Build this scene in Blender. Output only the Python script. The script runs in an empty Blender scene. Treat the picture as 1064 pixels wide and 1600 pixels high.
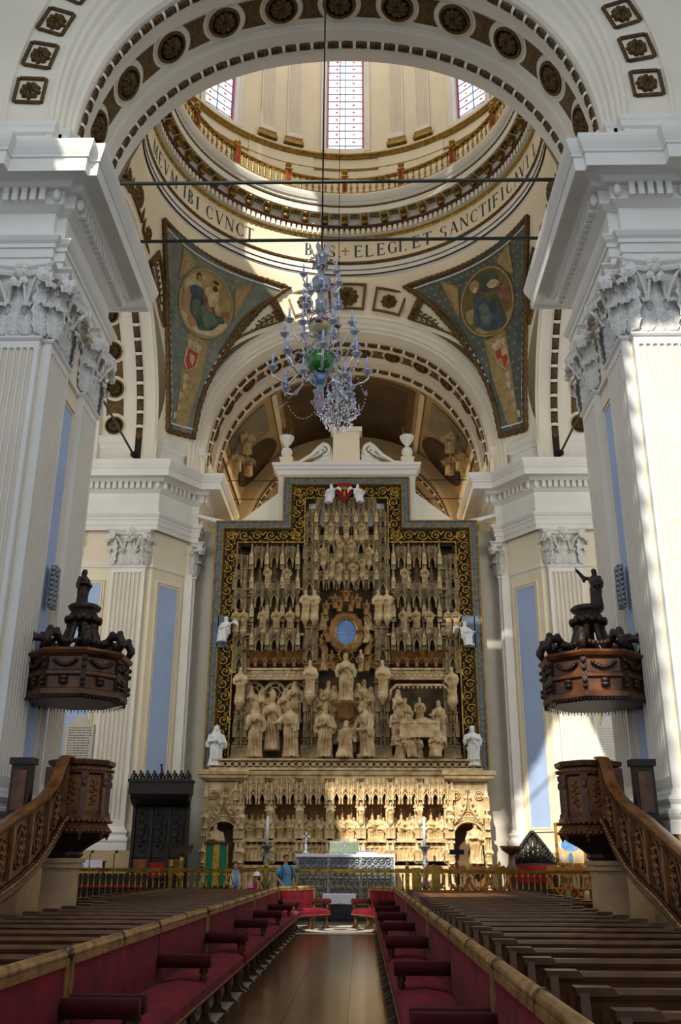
import bpy, bmesh, math, random
from math import sin, cos, pi, radians as R_, sqrt, atan2, hypot
from mathutils import Vector, Matrix, noise
random.seed(7)
SC = bpy.context.scene
COL = SC.collection

# ------------------------------------------------------------------ camera
F_PX, PITCH, YAW, ROLL, CAM = 1462.3, .3581, .0219, .0049, Vector((.5405, 0, 1.65))
cd = bpy.data.cameras.new('camera'); cam = bpy.data.objects.new('camera', cd); COL.objects.link(cam)
cd.sensor_fit = 'HORIZONTAL'; cd.sensor_width = 36; cd.lens = F_PX / 1064 * 36
cd.clip_start = .1; cd.clip_end = 400
_r0 = Vector((cos(YAW), sin(YAW), 0)); _h = Vector((-sin(YAW), cos(YAW), 0)); _z = Vector((0, 0, 1))
_f = _h * cos(PITCH) + _z * sin(PITCH); _u0 = -_h * sin(PITCH) + _z * cos(PITCH)
_r = _r0 * cos(ROLL) + _u0 * sin(ROLL); _u = _u0 * cos(ROLL) - _r0 * sin(ROLL)
cm = Matrix((_r, _u, -_f)).transposed().to_4x4(); cm.translation = CAM; cam.matrix_world = cm
SC.camera = cam

# ------------------------------------------------------------------ daylight and added fill lamps
w = bpy.data.worlds.new('daylight'); SC.world = w; w.use_nodes = True
w.node_tree.nodes['Background'].inputs[0].default_value = (.82, .89, 1.0, 1)
w.node_tree.nodes['Background'].inputs[1].default_value = .80
SUN_DIR = Vector((.213, .769, -.60)).normalized()
def lamp(name, kind, loc, direction, energy, col, **k):
    l = bpy.data.lights.new(name, kind); l.energy = energy; l.color = col
    for a, b in k.items(): setattr(l, a, b)
    o = bpy.data.objects.new(name, l); COL.objects.link(o); o.location = loc
    o.rotation_euler = Vector(direction).to_track_quat('-Z', 'Y').to_euler(); return o
lamp('sun', 'SUN', (-10, -40, 60), SUN_DIR, 7.0, (1, .93, .80), angle=.012)
lamp('dome_fill', 'AREA', (0, 28.3, 46), (0, 0, -1), 900, (1, .96, .89), shape='DISK', size=9)  # unseen fill added high in the dome to brighten the crossing
lamp('chancel_lamp', 'AREA', (0, 43, 20.5), (0, .1, -1), 900, (1, .78, .5), shape='DISK', size=3)  # added fill hidden behind the altarpiece, no real lamp there
lamp('nave_fill', 'AREA', (0, 2, 23.5), (0, .55, -1), 1500, (.88, .94, 1), shape='RECTANGLE', size=11, size_y=12)  # unseen area fill added under the slab, stands in for nave windows
for s_ in (-1, 1): lamp('transept_daylight', 'AREA', (s_*14, 24, 13), (-s_*.75, .75, -.15), 700, (1, .96, .88), shape='RECTANGLE', size=6, size_y=10)  # unseen side fills added to brighten the far piers
vs = SC.view_settings
vs.view_transform = 'Standard'; vs.look = 'None'; vs.gamma = 1; vs.use_curve_mapping = False; vs.exposure = -.16
SC.cycles.max_bounces = 7; SC.cycles.diffuse_bounces = 5; SC.cycles.caustics_reflective = False; SC.cycles.caustics_refractive = False
SC.cycles.use_denoising = True

# ------------------------------------------------------------------ materials
def lin(h):
    h = h.lstrip('#'); c = [int(h[i:i+2], 16) / 255 for i in (0, 2, 4)]
    return [x / 12.92 if x < .04045 else ((x + .055) / 1.055) ** 2.4 for x in c]
def mat(name, col, rough=.6, metal=0., var=.12, scale=2., bump=0., bscale=25., col2=None, spec=.4, detail=4, coat=0., emit=0., sheen=0.):
    m = bpy.data.materials.new(name); m.use_nodes = True; t = m.node_tree; b = t.nodes['Principled BSDF']
    c = lin(col); L = t.links.new
    tc = t.nodes.new('ShaderNodeTexCoord'); nz = t.nodes.new('ShaderNodeTexNoise'); nz.inputs['Scale'].default_value = scale; nz.inputs['Detail'].default_value = detail
    L(tc.outputs['Object'], nz.inputs['Vector'])
    rp = t.nodes.new('ShaderNodeValToRGB'); rp.color_ramp.elements[0].position = .32; rp.color_ramp.elements[1].position = .68
    c2 = lin(col2) if col2 else [min(1, x * (1 + var)) for x in c]
    c1 = c if col2 else [x * (1 - var) for x in c]
    rp.color_ramp.elements[0].color = (*c1, 1); rp.color_ramp.elements[1].color = (*c2, 1)
    L(nz.outputs['Fac'], rp.inputs['Fac']); L(rp.outputs['Color'], b.inputs['Base Color'])
    b.inputs['Roughness'].default_value = rough; b.inputs['Metallic'].default_value = metal
    b.inputs['Specular IOR Level'].default_value = spec
    if coat: b.inputs['Coat Weight'].default_value = coat; b.inputs['Coat Roughness'].default_value = .08
    if sheen: b.inputs['Sheen Weight'].default_value = sheen
    if bump:
        n2 = t.nodes.new('ShaderNodeTexNoise'); n2.inputs['Scale'].default_value = bscale; n2.inputs['Detail'].default_value = 5
        L(tc.outputs['Object'], n2.inputs['Vector']); bp = t.nodes.new('ShaderNodeBump'); bp.inputs['Strength'].default_value = bump; bp.inputs['Distance'].default_value = .03
        L(n2.outputs['Fac'], bp.inputs['Height']); L(bp.outputs['Normal'], b.inputs['Normal'])
    if emit: b.inputs['Emission Color'].default_value = (*c, 1); b.inputs['Emission Strength'].default_value = emit
    return m
MT = {}
def mk(k, *a, **kw): MT[k] = mat(k, *a, **kw)
mk('white_plaster', '#e2e0da', .62, var=.05, scale=.8)
mk('carved_plaster', '#dddbd6', .62, var=.08, scale=14, bump=1.0, bscale=17)
mk('flute_plaster', '#dad1c1', .68, var=.04, scale=.8)
mk('arch_plaster', '#e6dfcf', .64, var=.05, scale=.7)
mk('cream_plaster', '#e8dcc2', .68, var=.05, scale=.6)
mk('tan_plaster', '#dcc9a2', .7, var=.06, scale=.6)
mk('blue_panel', '#a5bbdf', .6, var=.06, scale=.8)
mk('bronze', '#3a2a12', .42, .45, col2='#75582a', scale=14, bump=.5, bscale=40)
mk('bronze_dark', '#2a1f10', .5, .3, var=.3, scale=10)
mk('gilt', '#6b4f1e', .36, .75, col2='#c09a48', scale=9, bump=.3, bscale=40)
mk('gold_paint', '#75591f', .45, .5, col2='#a3833c', scale=6)
mk('maroon_mould', '#38180c', .5, .1, col2='#5a3418', scale=18)
mk('letter_blue', '#2c3848', .6, var=.1)
mk('iron', '#262626', .5, .7)
mk('stone_pink', '#b3936e', .55, var=.12, scale=3, bump=.1)
mk('stone_tan', '#b59e78', .6, var=.1, scale=2)
mk('grey_wall', '#c2bcae', .7, var=.06)
mk('alabaster', '#96703f', .5, col2='#d8c49a', scale=4.5, detail=7, bump=.35, bscale=14)
mk('alabaster_grey', '#6e5a3c', .55, col2='#a8946c', scale=3, detail=7, bump=.5, bscale=14)
mk('alabaster_recess_shade', '#3f3120', .7, col2='#6e583a', scale=2.2, detail=7, bump=.5, bscale=12)  # shade of the recesses put into the stone colour
mk('alabaster_light', '#a98550', .5, col2='#dccba2', scale=3.5, detail=7, bump=.25, bscale=16)
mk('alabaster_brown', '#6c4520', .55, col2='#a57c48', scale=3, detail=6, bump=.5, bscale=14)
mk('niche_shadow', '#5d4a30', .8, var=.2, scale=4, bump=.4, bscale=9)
mk('white_marble', '#dfe1e2', .4, var=.06, scale=5)
mk('frame_blue', '#46525f', .5, col2='#62748a', scale=6)
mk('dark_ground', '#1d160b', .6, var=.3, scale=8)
mk('walnut', '#3c2010', .32, col2='#6c3f1e', scale=4, bump=.25, bscale=50, spec=.5)
mk('walnut_light', '#5a3416', .32, col2='#8a5a2a', scale=4, bump=.25, bscale=50, spec=.5)
mk('walnut_dark', '#1c110b', .4, col2='#38241a', scale=5, bump=.4, bscale=40)
mk('ebony', '#0c0b0b', .45, col2='#221e1c', scale=8, bump=.5, bscale=30)
mk('pew_wood', '#2e1b0c', .32, col2='#5e3c1e', scale=3, spec=.35)
mk('velvet', '#560614', .9, col2='#7c0c22', scale=4, sheen=.04, bump=.08, bscale=160, spec=.15)
mk('velvet_dark', '#2a060c', .9, col2='#40090f', scale=4, sheen=.04, spec=.15)
mk('worn_gold', '#7a5a30', .42, .35, col2='#b08a56', scale=7, bump=.15)
mk('leg_wood', '#2a1a0c', .3, col2='#5c4020', scale=8)
mk('brass', '#7a611f', .3, .9, col2='#b8973f', scale=6)
mk('silver', '#5f656d', .35, .9, col2='#aab0b8', scale=18, bump=.9, bscale=35)
mk('white_cloth', '#dcdcea', .85, var=.04)
mk('green_cloth', '#0d6a54', .85, var=.1, scale=8)
mk('gold_cloth', '#c49a2a', .6, .2, col2='#8a6a1a', scale=12)
mk('red_cloth', '#8c1018', .85, var=.1)
mk('glass_clear', '#aab4cc', .12, .0, col2='#dfe6f2', scale=9, spec=.9, coat=1)
MT['glass_clear'].node_tree.nodes['Principled BSDF'].inputs['Transmission Weight'].default_value = .55
mk('glass_grey', '#5f6876', .15, 0, col2='#9aa4b4', scale=9, spec=.9, coat=1)
mk('candle_blue', '#a9b6e6', .3, var=.05, coat=.5)
mk('glass_green', '#2c7a22', .15, var=.2, scale=6, coat=1)
mk('glass_pink', '#86506f', .2, col2='#b088a8', scale=12, coat=1)
mk('glass_cream', '#b5a05e', .25, col2='#d0c08a', scale=6, coat=1)
mk('skin', '#b07a58', .5, var=.06)
mk('hair', '#17100c', .5)
# ------------------------------------------------------------------ mesh helpers
class MB:
    def __init__(s): s.v = []; s.f = []; s.sm = []
    def add(s, vs, fs, smooth=False, M=None):
        b = len(s.v)
        s.v += [tuple(M @ Vector(p)) for p in vs] if M else [tuple(p) for p in vs]
        s.f += [tuple(b + i for i in f) for f in fs]; s.sm += [smooth] * len(fs); return s
    def box(s, x0, x1, y0, y1, z0, z1, M=None):
        v = [(x, y, z) for z in (z0, z1) for x, y in ((x0, y0), (x1, y0), (x1, y1), (x0, y1))]
        return s.add(v, [(3, 2, 1, 0), (4, 5, 6, 7), (0, 1, 5, 4), (1, 2, 6, 5), (2, 3, 7, 6), (3, 0, 4, 7)], False, M)
    def taper(s, c, w0, d0, w1, d1, z0, z1, M=None):
        x, y = c; v = [(x + sx * a / 2, y + sy * b / 2, z) for z, a, b in ((z0, w0, d0), (z1, w1, d1)) for sx, sy in ((-1, -1), (1, -1), (1, 1), (-1, 1))]
        return s.add(v, [(3, 2, 1, 0), (4, 5, 6, 7), (0, 1, 5, 4), (1, 2, 6, 5), (2, 3, 7, 6), (3, 0, 4, 7)], False, M)
    def loft(s, rings, closed=True, caps=True, smooth=True, M=None):
        n = len(rings[0]); vs = [p for r in rings for p in r]; fs = []
        for i in range(len(rings) - 1):
            for j in range(n if closed else n - 1):
                k = (j + 1) % n; fs.append((i*n + j, i*n + k, (i+1)*n + k, (i+1)*n + j))
        if caps and closed: fs += [tuple(range(n))[::-1], tuple((len(rings)-1)*n + j for j in range(n))]
        return s.add(vs, fs, smooth, M)
    def lathe(s, prof, n=14, c=(0, 0, 0), smooth=True, M=None, a0=0, a1=2*pi):
        full = abs(a1 - a0 - 2*pi) < 1e-6; m = n if full else n + 1
        rings = [[(c[0] + r*cos(a0 + (a1-a0)*j/n), c[1] + r*sin(a0 + (a1-a0)*j/n), c[2] + z) for j in range(m)] for r, z in prof]
        return s.loft(rings, full, full, smooth, M)
    def tube(s, pts, r, n=6, smooth=True, M=None, closed=False):
        P = [Vector(p) for p in pts]; rings = []; N = len(P); up = None
        for i, p in enumerate(P):
            d = (P[min(i+1, N-1)] - P[max(i-1, 0)]) if not closed else (P[(i+1) % N] - P[i-1])
            d = d.normalized() if d.length > 1e-9 else Vector((0, 0, 1))
            if up is None: up = Vector((0, 0, 1)) if abs(d.z) < .9 else Vector((1, 0, 0))
            a = d.cross(up)
            if a.length < 1e-6: a = d.cross(Vector((1, .3, 0)))
            a.normalize(); b = a.cross(d).normalized(); up = b
            rr = r[i] if isinstance(r, (list, tuple)) else r
            rings.append([p + a*rr*cos(2*pi*j/n) + b*rr*sin(2*pi*j/n) for j in range(n)])
        if closed: rings.append(rings[0])
        return s.loft(rings, True, not closed, smooth, M)
    def ball(s, c, r, n=10, m=7, M=None):
        rx, ry, rz = r if isinstance(r, (list, tuple)) else (r, r, r)
        rings = [[(c[0] + rx*sin(pi*i/m)*cos(2*pi*j/n), c[1] + ry*sin(pi*i/m)*sin(2*pi*j/n), c[2] - rz*cos(pi*i/m)) for j in range(n)] for i in range(m+1)]
        rings[0] = [(c[0] + rx*.02*cos(2*pi*j/n), c[1] + ry*.02*sin(2*pi*j/n), c[2] - rz) for j in range(n)]
        rings[-1] = [(c[0] + rx*.02*cos(2*pi*j/n), c[1] + ry*.02*sin(2*pi*j/n), c[2] + rz) for j in range(n)]
        return s.loft(rings, True, True, True, M)
    def grid(s, fn, us, vs_, smooth=True, M=None):
        P = [fn(u, v) for v in vs_ for u in us]; n = len(us)
        return s.add(P, [(j*n + i, j*n + i + 1, (j+1)*n + i + 1, (j+1)*n + i) for j in range(len(vs_)-1) for i in range(n-1)], smooth, M)
    def prism(s, poly, y0, y1, M=None, smooth=False):   # polygon in x,z extruded along y
        n = len(poly); v = [(x, y0, z) for x, z in poly] + [(x, y1, z) for x, z in poly]
        return s.add(v, [tuple(range(n)), tuple(range(2*n-1, n-1, -1))] + [(i, n+i, n+(i+1) % n, (i+1) % n) for i in range(n)], smooth, M)
    def mesh(s, name, m):
        me = bpy.data.meshes.new(name); me.from_pydata(s.v, [], s.f)
        me.polygons.foreach_set('use_smooth', s.sm)
        me.materials.append(MT[m] if isinstance(m, str) else m); me.update(); return me
def lins(a, b, n): return [a + (b - a) * i / n for i in range(n + 1)]
def T_(x=0, y=0, z=0): return Matrix.Translation((x, y, z))
def Rz(a): return Matrix.Rotation(a, 4, 'Z')
def Rx(a): return Matrix.Rotation(a, 4, 'X')
def Ry(a): return Matrix.Rotation(a, 4, 'Y')
def S_(x, y=None, z=None): return Matrix.Diagonal((x, x if y is None else y, x if z is None else z, 1))
def frame(p, x, y, z):
    m = Matrix((Vector(x), Vector(y), Vector(z))).transposed().to_4x4(); m.translation = p; return m
def obj(name, data, parent=None, M=None):
    o = bpy.data.objects.new(name, data); COL.objects.link(o)
    if parent: o.parent = parent
    if M is not None: o.matrix_basis = M
    return o
def part(name, mb, m, parent=None, M=None, label=None, stuff=False):
    o = obj(name, mb.mesh(name, m) if isinstance(mb, MB) else mb, parent, M)
    if label: o['label'] = label
    if stuff: o['kind'] = 'stuff'
    return o
def tag(o, label, cat, group=None, kind=None):
    o['label'] = label; o['category'] = cat
    if group: o['group'] = group
    if kind: o['kind'] = kind
    return o
def thing(name, label, cat, loc=(0, 0, 0), rz=0, group=None, kind=None, scale=None):
    o = bpy.data.objects.new(name, None); COL.objects.link(o); o.empty_display_size = .2
    o.location = loc; o.rotation_euler = (0, 0, rz)
    if scale: o.scale = scale
    return tag(o, label, cat, group, kind)
def struct(name, label, cat='structure', loc=(0, 0, 0), scale=None): return thing(name, label, cat, loc, 0, None, 'structure', scale)
def copy_tree(o, parent=None, **props):
    c = o.copy(); COL.objects.link(c)
    if parent: c.parent = parent; c.matrix_parent_inverse = o.matrix_parent_inverse
    for k, v in props.items():
        if k in ('location', 'rotation_euler', 'scale'): setattr(c, k, v)
        elif k == 'name': c.name = v
        else: c[k] = v
    for ch in list(o.children): copy_tree(ch, c)
    return c
def voxel(mb, name, m, size, smooth=3, fold=None):
    me = mb.mesh(name + '_raw', m); o = bpy.data.objects.new(name + '_raw', me); COL.objects.link(o)
    md = o.modifiers.new('r', 'REMESH'); md.mode = 'VOXEL'; md.voxel_size = size; md.use_smooth_shade = True
    if smooth: sm = o.modifiers.new('s', 'SMOOTH'); sm.iterations = smooth; sm.factor = .5
    dg = bpy.context.evaluated_depsgraph_get(); out = bpy.data.meshes.new_from_object(o.evaluated_get(dg)); out.name = name
    bpy.data.objects.remove(o); bpy.data.meshes.remove(me)
    if not out.materials: out.materials.append(MT[m])
    if fold:
        nr = [v.normal.copy() for v in out.vertices]
        for v, n in zip(out.vertices, nr): v.co += n * fold(v.co, n)
    out.polygons.foreach_set('use_smooth', [True] * len(out.polygons)); out.update(); return out
def offset_path(path, scales, out):
    # path in plan (walking with the open space on the RIGHT hand), each leg offset by out*scale, legs joined by their crossing
    L = []
    for i in range(len(path)-1):
        a, b = Vector(path[i]), Vector(path[i+1]); d = (b - a).normalized(); n = Vector((d.y, -d.x)); o = out * scales[i]
        L.append((a + n*o, d))
    res = [L[0][0]]
    for i in range(1, len(L)):
        (p, d), (q, e) = L[i-1], L[i]; den = d.x*e.y - d.y*e.x
        if abs(den) < 1e-6: res.append(q)
        else: t = ((q.x-p.x)*e.y - (q.y-p.y)*e.x) / den; res.append(p + d*t)
    a, b = Vector(path[-2]), Vector(path[-1]); res.append(L[-1][0] + (b - a)); return res
def run(prof, path, scales=None):   # moulding: profile (out, z) carried along a plan path
    scales = scales or [1]*(len(path)-1); mb = MB(); rows = [[(p.x, p.y, z) for p in offset_path(path, scales, o)] for o, z in prof]
    n = len(path)
    for a, b in zip(rows, rows[1:]):
        for i in range(n-1): mb.add([a[i], a[i+1], b[i+1], b[i]], [(0, 1, 2, 3)])
    for i in (0, n-1): mb.add([r[i] for r in rows], [tuple(range(len(rows)))])
    return mb
# ------------------------------------------------------------------ classical order
def leaf_mb(w, h, out, nx=12, nz=16):
    def f(u, v):
        half = w/2 * (.62 + .38*sin(pi*min(1, v*1.1))) * (1 - max(0, v-.82)*1.6) * (.74 + .34*abs(sin(v*15)))
        if v < .72: y, z = -.03 - .10*out*v, h*v/.80
        else:
            a = (v-.72)/.28*pi*1.1; r = out*.46; y, z = -.03 - .10*out*.72 - r*(1-cos(a)), h*.72/.80 + r*.8*sin(a)
        z += .05*h*abs(u)*(.5 + abs(sin(v*17))) * (v < .8)
        y += .07*w*abs(u)**1.5 - .05*w*(abs(u) < .1) + .045*w*cos(u*19) - .05*w*sin(v*30)*abs(u)
        return (u*half, y, z)
    return MB().grid(f, [i/nx*2-1 for i in range(nx+1)], [i/nz for i in range(nz+1)])
def spiral(r, turns=2.1, n=26, k=1): return [(k*(r*(1-i/n*.86))*cos(pi/2 + 2*pi*turns*i/n), r*(1-i/n*.86)*sin(pi/2 + 2*pi*turns*i/n)) for i in range(n+1)]
LEAF_A = leaf_mb(.44, .62, .22).mesh('leaf', 'carved_plaster'); LEAF_B = leaf_mb(.5, 1.06, .34).mesh('leaf', 'carved_plaster')
def volute_mb(r, k, wd=.10):
    mb = MB(); mb.tube([(x, 0, z) for x, z in spiral(r, k=k)], [r*.24*(1-.6*i/26) for i in range(27)], 5); mb.tube([(0, -wd*.4, 0), (0, wd, 0)], r*.8, 10); mb.ball((0, -wd*.5, 0), r*.25, 6, 4); return mb
VOL_L = volute_mb(.155, -1).mesh('volute', 'white_plaster'); VOL_R = volute_mb(.155, 1).mesh('volute', 'white_plaster')
VOLS_L = volute_mb(.095, -1).mesh('volute', 'white_plaster'); VOLS_R = volute_mb(.095, 1).mesh('volute', 'white_plaster')
def rosette_mb(n=9, R=1., h=.3, rows=2, na=72, nr=9):
    def f(a, r):
        pet = abs(cos(n*a/2)); edge = .78 + .22*pet**.6; x = r*edge
        z = h*(.35 + .65*sin(pi*min(1, r*1.05)**.8)*(.45+.55*pet)) if r > .28 else h*(1.0 - .3*r/.28 + .2*cos(6*a)*(r > .1))
        if .5 < r < .62 and rows > 1: z *= .72
        return (R*x*cos(a), R*x*sin(a), z if r < .999 else 0)
    return MB().grid(f, [2*pi*i/na for i in range(na+1)], [i/nr for i in range(nr+1)])
FLOWER = rosette_mb(8, .2, .13, 1, 40, 6).mesh('flower', 'white_plaster')
def capital(parent, M, w, h=1.5, d=.22, name='capital', zs=1.):
    M = M @ S_(1, 1, zs)
    hw = w/2; mb = MB(); k = w/1.3
    mb.loft([[(-hw*a, 0-b, z), (hw*a, 0-b, z), (hw*a, d, z), (-hw*a, d, z)] for a, b, z in ((.94, 0, 0), (.92, 0, .9*h), (.98, .04, .95*h))], True, True, False)
    def ab(out, z):   # concave abacus outline
        f = [(-hw-out, -out*.8)] + [(-hw-out + (2*hw+2*out)*i/10, -out*.8 + .17*k*sin(pi*i/10)) for i in range(1, 10)] + [(hw+out, -out*.8), (hw+out, d), (-hw-out, d)]
        return [(x, y-.14, z) if y < d else (x, y, z) for x, y in f]
    mb.loft([ab(.10, 1.30), ab(.14, 1.36), ab(.14, 1.40), ab(.22, 1.46), ab(.22, 1.5)], True, True, False)
    for s in (-1, 1):
        for x0, x1, zt, yo in ((.24*k, .50*k, 1.16, .25), (.22*k, .13*k, 1.08, .10)):
            mb.tube([(s*(x0 + (x1-x0)*t**2), -.05 - yo*t**1.5, .45 + (zt-.45)*t**.8) for t in lins(0, 1, 6)], [.05, .045, .045, .05, .05, .045, .03], 5)
    c = part(name, mb, 'carved_plaster', parent, M)
    for x in (-.29*k, .29*k): obj('leaf', LEAF_A, c, T_(x, -.02, 0))
    obj('leaf', LEAF_B, c, T_(0, -.0, 0))
    for s in (-1, 1):
        obj('leaf', LEAF_B, c, T_(s*hw*.97, -.02, 0) @ Rz(s*.75)); obj('leaf', LEAF_B, c, T_(s*hw*1.02, d*.8, 0) @ Rz(s*pi/2) @ S_(.7, .8, 1)); obj('leaf', LEAF_A, c, T_(s*hw*1.0, -.01, 0) @ Rz(s*.75))
        obj('volute', VOL_L if s < 0 else VOL_R, c, T_(s*(hw+.02), -.30, 1.18) @ Rz(s*.5)); obj('volute', VOL_R if s < 0 else VOL_L, c, T_(s*(hw+.12), -.16, 1.18) @ Rz(s*(pi/2+.3)))
        obj('volute', VOLS_L if s > 0 else VOLS_R, c, T_(s*.115*k, -.15, 1.14))
    obj('flower', FLOWER, c, T_(0, -.08, 1.44) @ Rx(pi/2)); return c
def fluted(parent, M, w, z0, z1, nf=7, d=.16, name='pilaster', m='white_plaster', dep=.95):
    mb = MB(); fw = w*.86/nf; r = fw*.39; xs = []
    for i in range(nf):
        c = -w*.43 + fw*(i+.5); xs += [c + r*q for q in (-1.02, -.98, -.8, -.5, 0, .5, .8, .98, 1.02)]
    xs = [-w/2] + xs + [w/2]; za, zb = z0 + .28, z1 - .22
    zs = [z0, za-r*1.02, za-r*.8, za-r*.4, za] + lins(za, zb, 4)[1:-1] + [zb, zb+r*.4, zb+r*.7, zb+r*.9, zb+r*1.02, z1]
    def f(x, z):
        c = -w*.43 + fw*(math.floor((x + w*.43)/fw)+.5); dx = x - c; dz = max(0, z - zb, za - z); q = r*r - dx*dx - dz*dz
        return (x, (sqrt(q)*dep if q > 0 and abs(x) < w*.43 else 0), z)
    mb.grid(f, xs, zs, False); fl = MB(); keep = ([], [])
    for q in mb.f: keep[sum(mb.v[i][1] for i in q) > r*.25].append(q)
    fl.v = mb.v; fl.f = keep[1]; fl.sm = [True]*len(keep[1]); mb.f = keep[0]; mb.sm = [False]*len(keep[0]); part('flutes', fl, 'flute_plaster', parent, M)
    mb.v = list(mb.v)
    for x in (-w/2, w/2): mb.add([(x, 0, z0), (x, d, z0), (x, d, z1), (x, 0, z1)], [(0, 1, 2, 3)])
    return part(name, mb, m, parent, M)
def rect_stack(hw, d, prof):
    return MB().loft([[(-hw-o, -o, z), (hw+o, -o, z), (hw+o, d, z), (-hw-o, d, z)] for o, z in prof], True, True, False)
BASE = [(.22, 0), (.22, .22), (.20, .24), (.24, .30), (.25, .36), (.22, .42), (.14, .45), (.12, .52), (.16, .56), (.18, .61), (.15, .66), (.08, .68), (.06, .74), (.0, .80)]
def full_pilaster(parent, M, w, zb, zt, nf=7, d=.16, cap=True, zs=1.17):
    fluted(parent, M, w, zb + .8, zt - .12, nf, d)
    part('base', rect_stack(w/2, d, [(o*.8, zb+z) for o, z in BASE]), 'white_plaster', parent, M)
    part('astragal', rect_stack(w/2, d, [(0, zt-.12), (.03, zt-.10), (.06, zt-.06), (.06, zt-.02), (.03, zt), (0, zt)]), 'white_plaster', parent, M)
    if cap: capital(parent, M @ T_(0, 0, zt), w, 1.5, d, zs=zs)
def blue_recess(parent, M, w, z0, z1):   # framed panel, local frame as the pilasters
    mb = MB()
    for k, (a, o) in enumerate(((0, .05), (.09, .03))):
        x0, x1, y0, y1 = -w/2 + a, w/2 - a, z0 + a, z1 - a; t = .05
        mb.box(x0, x1, -o, .01, y0, y0+t); mb.box(x0, x1, -o, .01, y1-t, y1); mb.box(x0, x0+t, -o, .01, y0+t, y1-t); mb.box(x1-t, x1, -o, .01, y0+t, y1-t)
    part('panel_moulding', mb, 'cream_plaster', parent, M)
    part('blue_panel', MB().box(-w/2+.14, w/2-.14, -.012, .01, z0+.14, z1-.14), 'blue_panel', parent, M, label='flat blue panel')
def ent_profile(ab, at, ft, dB, dT, so, cB, top, ov):
    h = at - ab; c = top - cB
    return [(0, ab), (.05, ab), (.05, ab+.3*h), (.09, ab+.3*h), (.09, ab+.62*h), (.13, ab+.62*h), (.13, ab+.75*h), (.19, ab+.83*h), (.24, ab+.95*h), (.24, at), (.03, at+.04), (0, at+.08),
       (0, ft-.06), (.06, ft-.04), (.14, ft+.0), (.22, dB), (.22, dT), (.36, dT), (.40, dT+.02), (.46, so-.02), (.48, so), (ov-.20, so+.02), (ov-.20, cB), (ov-.17, cB), (ov-.15, cB+.42*c), (ov-.11, cB+.46*c), (ov-.11, cB+.52*c), (ov-.08, cB+.6*c), (ov-.03, cB+.75*c), (ov, cB+.9*c), (ov, top), (.1, top+.03), (0, top+.03)]
ZN = (14.25, 15.0, 15.8, 15.84, 16.19, 16.3, 16.22, 16.98, 1.05); ZF = (13.85, 14.52, 15.48, 15.52, 15.79, 15.9, 15.8, 16.43, 1.15)
ENT_N, ENT_F = ent_profile(*ZN), ent_profile(*ZF)
DENTIL = MB().box(-.065, .065, -.16, .02, ZN[3], ZN[4]).mesh('dentil', 'white_plaster')
DENTIL_F = MB().box(-.07, .07, -.14, .02, ZF[3], ZF[4]).mesh('dentil', 'white_plaster')
KNOB = MB().ball((0, -.08, 0), (.085, .10, .16), 8, 6).mesh('egg_knob', 'white_plaster')
def dentils(parent, path, scales, o, pitch, me, zk, vis=None):
    P = offset_path(path, scales, o)
    for i in range(len(P)-1):
        a, b = P[i], P[i+1]; L = (b-a).length
        if L < 1: continue
        d = (b-a)/L; n = Vector((d.y, -d.x)); ang = atan2(d.y, d.x); k = int((L-.5)/pitch); s0 = (L-(k-1)*pitch)/2
        for e in (.13, L-.13): obj('egg_knob', KNOB, parent, T_(*(a + d*e), zk) @ Rz(ang))
        for j in range(k):
            p = a + d*(s0 + j*pitch)
            if vis and not vis(p): continue
            obj('dentil', me or DENTIL, parent, T_(p.x, p.y, 0) @ Rz(ang))

# ------------------------------------------------------------------ near piers (left built, right mirrored)
FS = 1.45
P_NEAR = [(-20, 17.55), (-8.25, 17.55), (-8.25, 17.8), (-6.5, 17.8), (-6.5, 17.97), (-6.28, 17.97), (-6.28, 21.85), (-20, 21.85)]
S_NEAR = [1]*7
pier = struct('wall_near_left', 'white fluted crossing pier in front, left of the aisle, behind the left pulpit', 'pier')
part('core', MB().box(-20, -6.44, 18.02, 21.85, 0, 16), 'cream_plaster', pier)
part('plinth', MB().box(-20, -6.2, 17.72, 21.9, 0, 2.15).box(-8.4, -6.05, 17.55, 21.95, 0, .35), 'stone_pink', pier)
full_pilaster(pier, T_(-7.1, 17.85, 0), 1.2, 2.15, 12.5, 7)
full_pilaster(pier, T_(-8.9, 17.75, 0), 1.2, 2.15, 12.5, 7)
MR = lambda x, y: T_(x, y, 0) @ Rz(pi/2)
full_pilaster(pier, MR(-6.28, 18.66), 1.3, 2.15, 12.5, 7); full_pilaster(pier, MR(-6.28, 21.17), 1.3, 2.15, 12.5, 7)
blue_recess(pier, MR(-6.43, 19.92), 1.0, 2.9, 11.9)
part('string_course', MB().box(-6.46, -6.36, 19.3, 20.5, 12.38, 12.5), 'white_plaster', pier)
ent = struct('trim_1', 'white dentilled entablature on the near left pier', 'entablature')
part('cornice', run(ENT_N, P_NEAR, S_NEAR), 'white_plaster', ent)
part('frieze_core', MB().box(-20, -6.3, 18.0, 21.84, 14.0, 16.9), 'cream_plaster', ent)
dentils(ent, P_NEAR, S_NEAR, .22, .21, DENTIL, 16.02, lambda p: p.x > -9 and p.y < 22)
ATT = [(.0, 15.9), (.03, 16.2), (.0, 16.2), (.0, 17.75), (.05, 17.78), (.08, 17.95), (.15, 18.0), (.15, 18.15), (.18, 18.2), (.18, 18.32), (.0, 18.36)]
P_ATT = [(-20, 17.8), (-6.9, 17.8), (-6.9, 18.05), (-6.62, 18.05), (-6.62, 21.85)]
part('attic_block', run(ATT, P_ATT), 'white_plaster', ent); part('attic_core', MB().box(-20, -6.64, 18.06, 21.84, 16, 18.3), 'white_plaster', ent)
copy_tree(pier, name='wall_near_right', scale=(-1, 1, 1), label='white fluted crossing pier in front, right of the aisle, lit by the sun')
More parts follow.
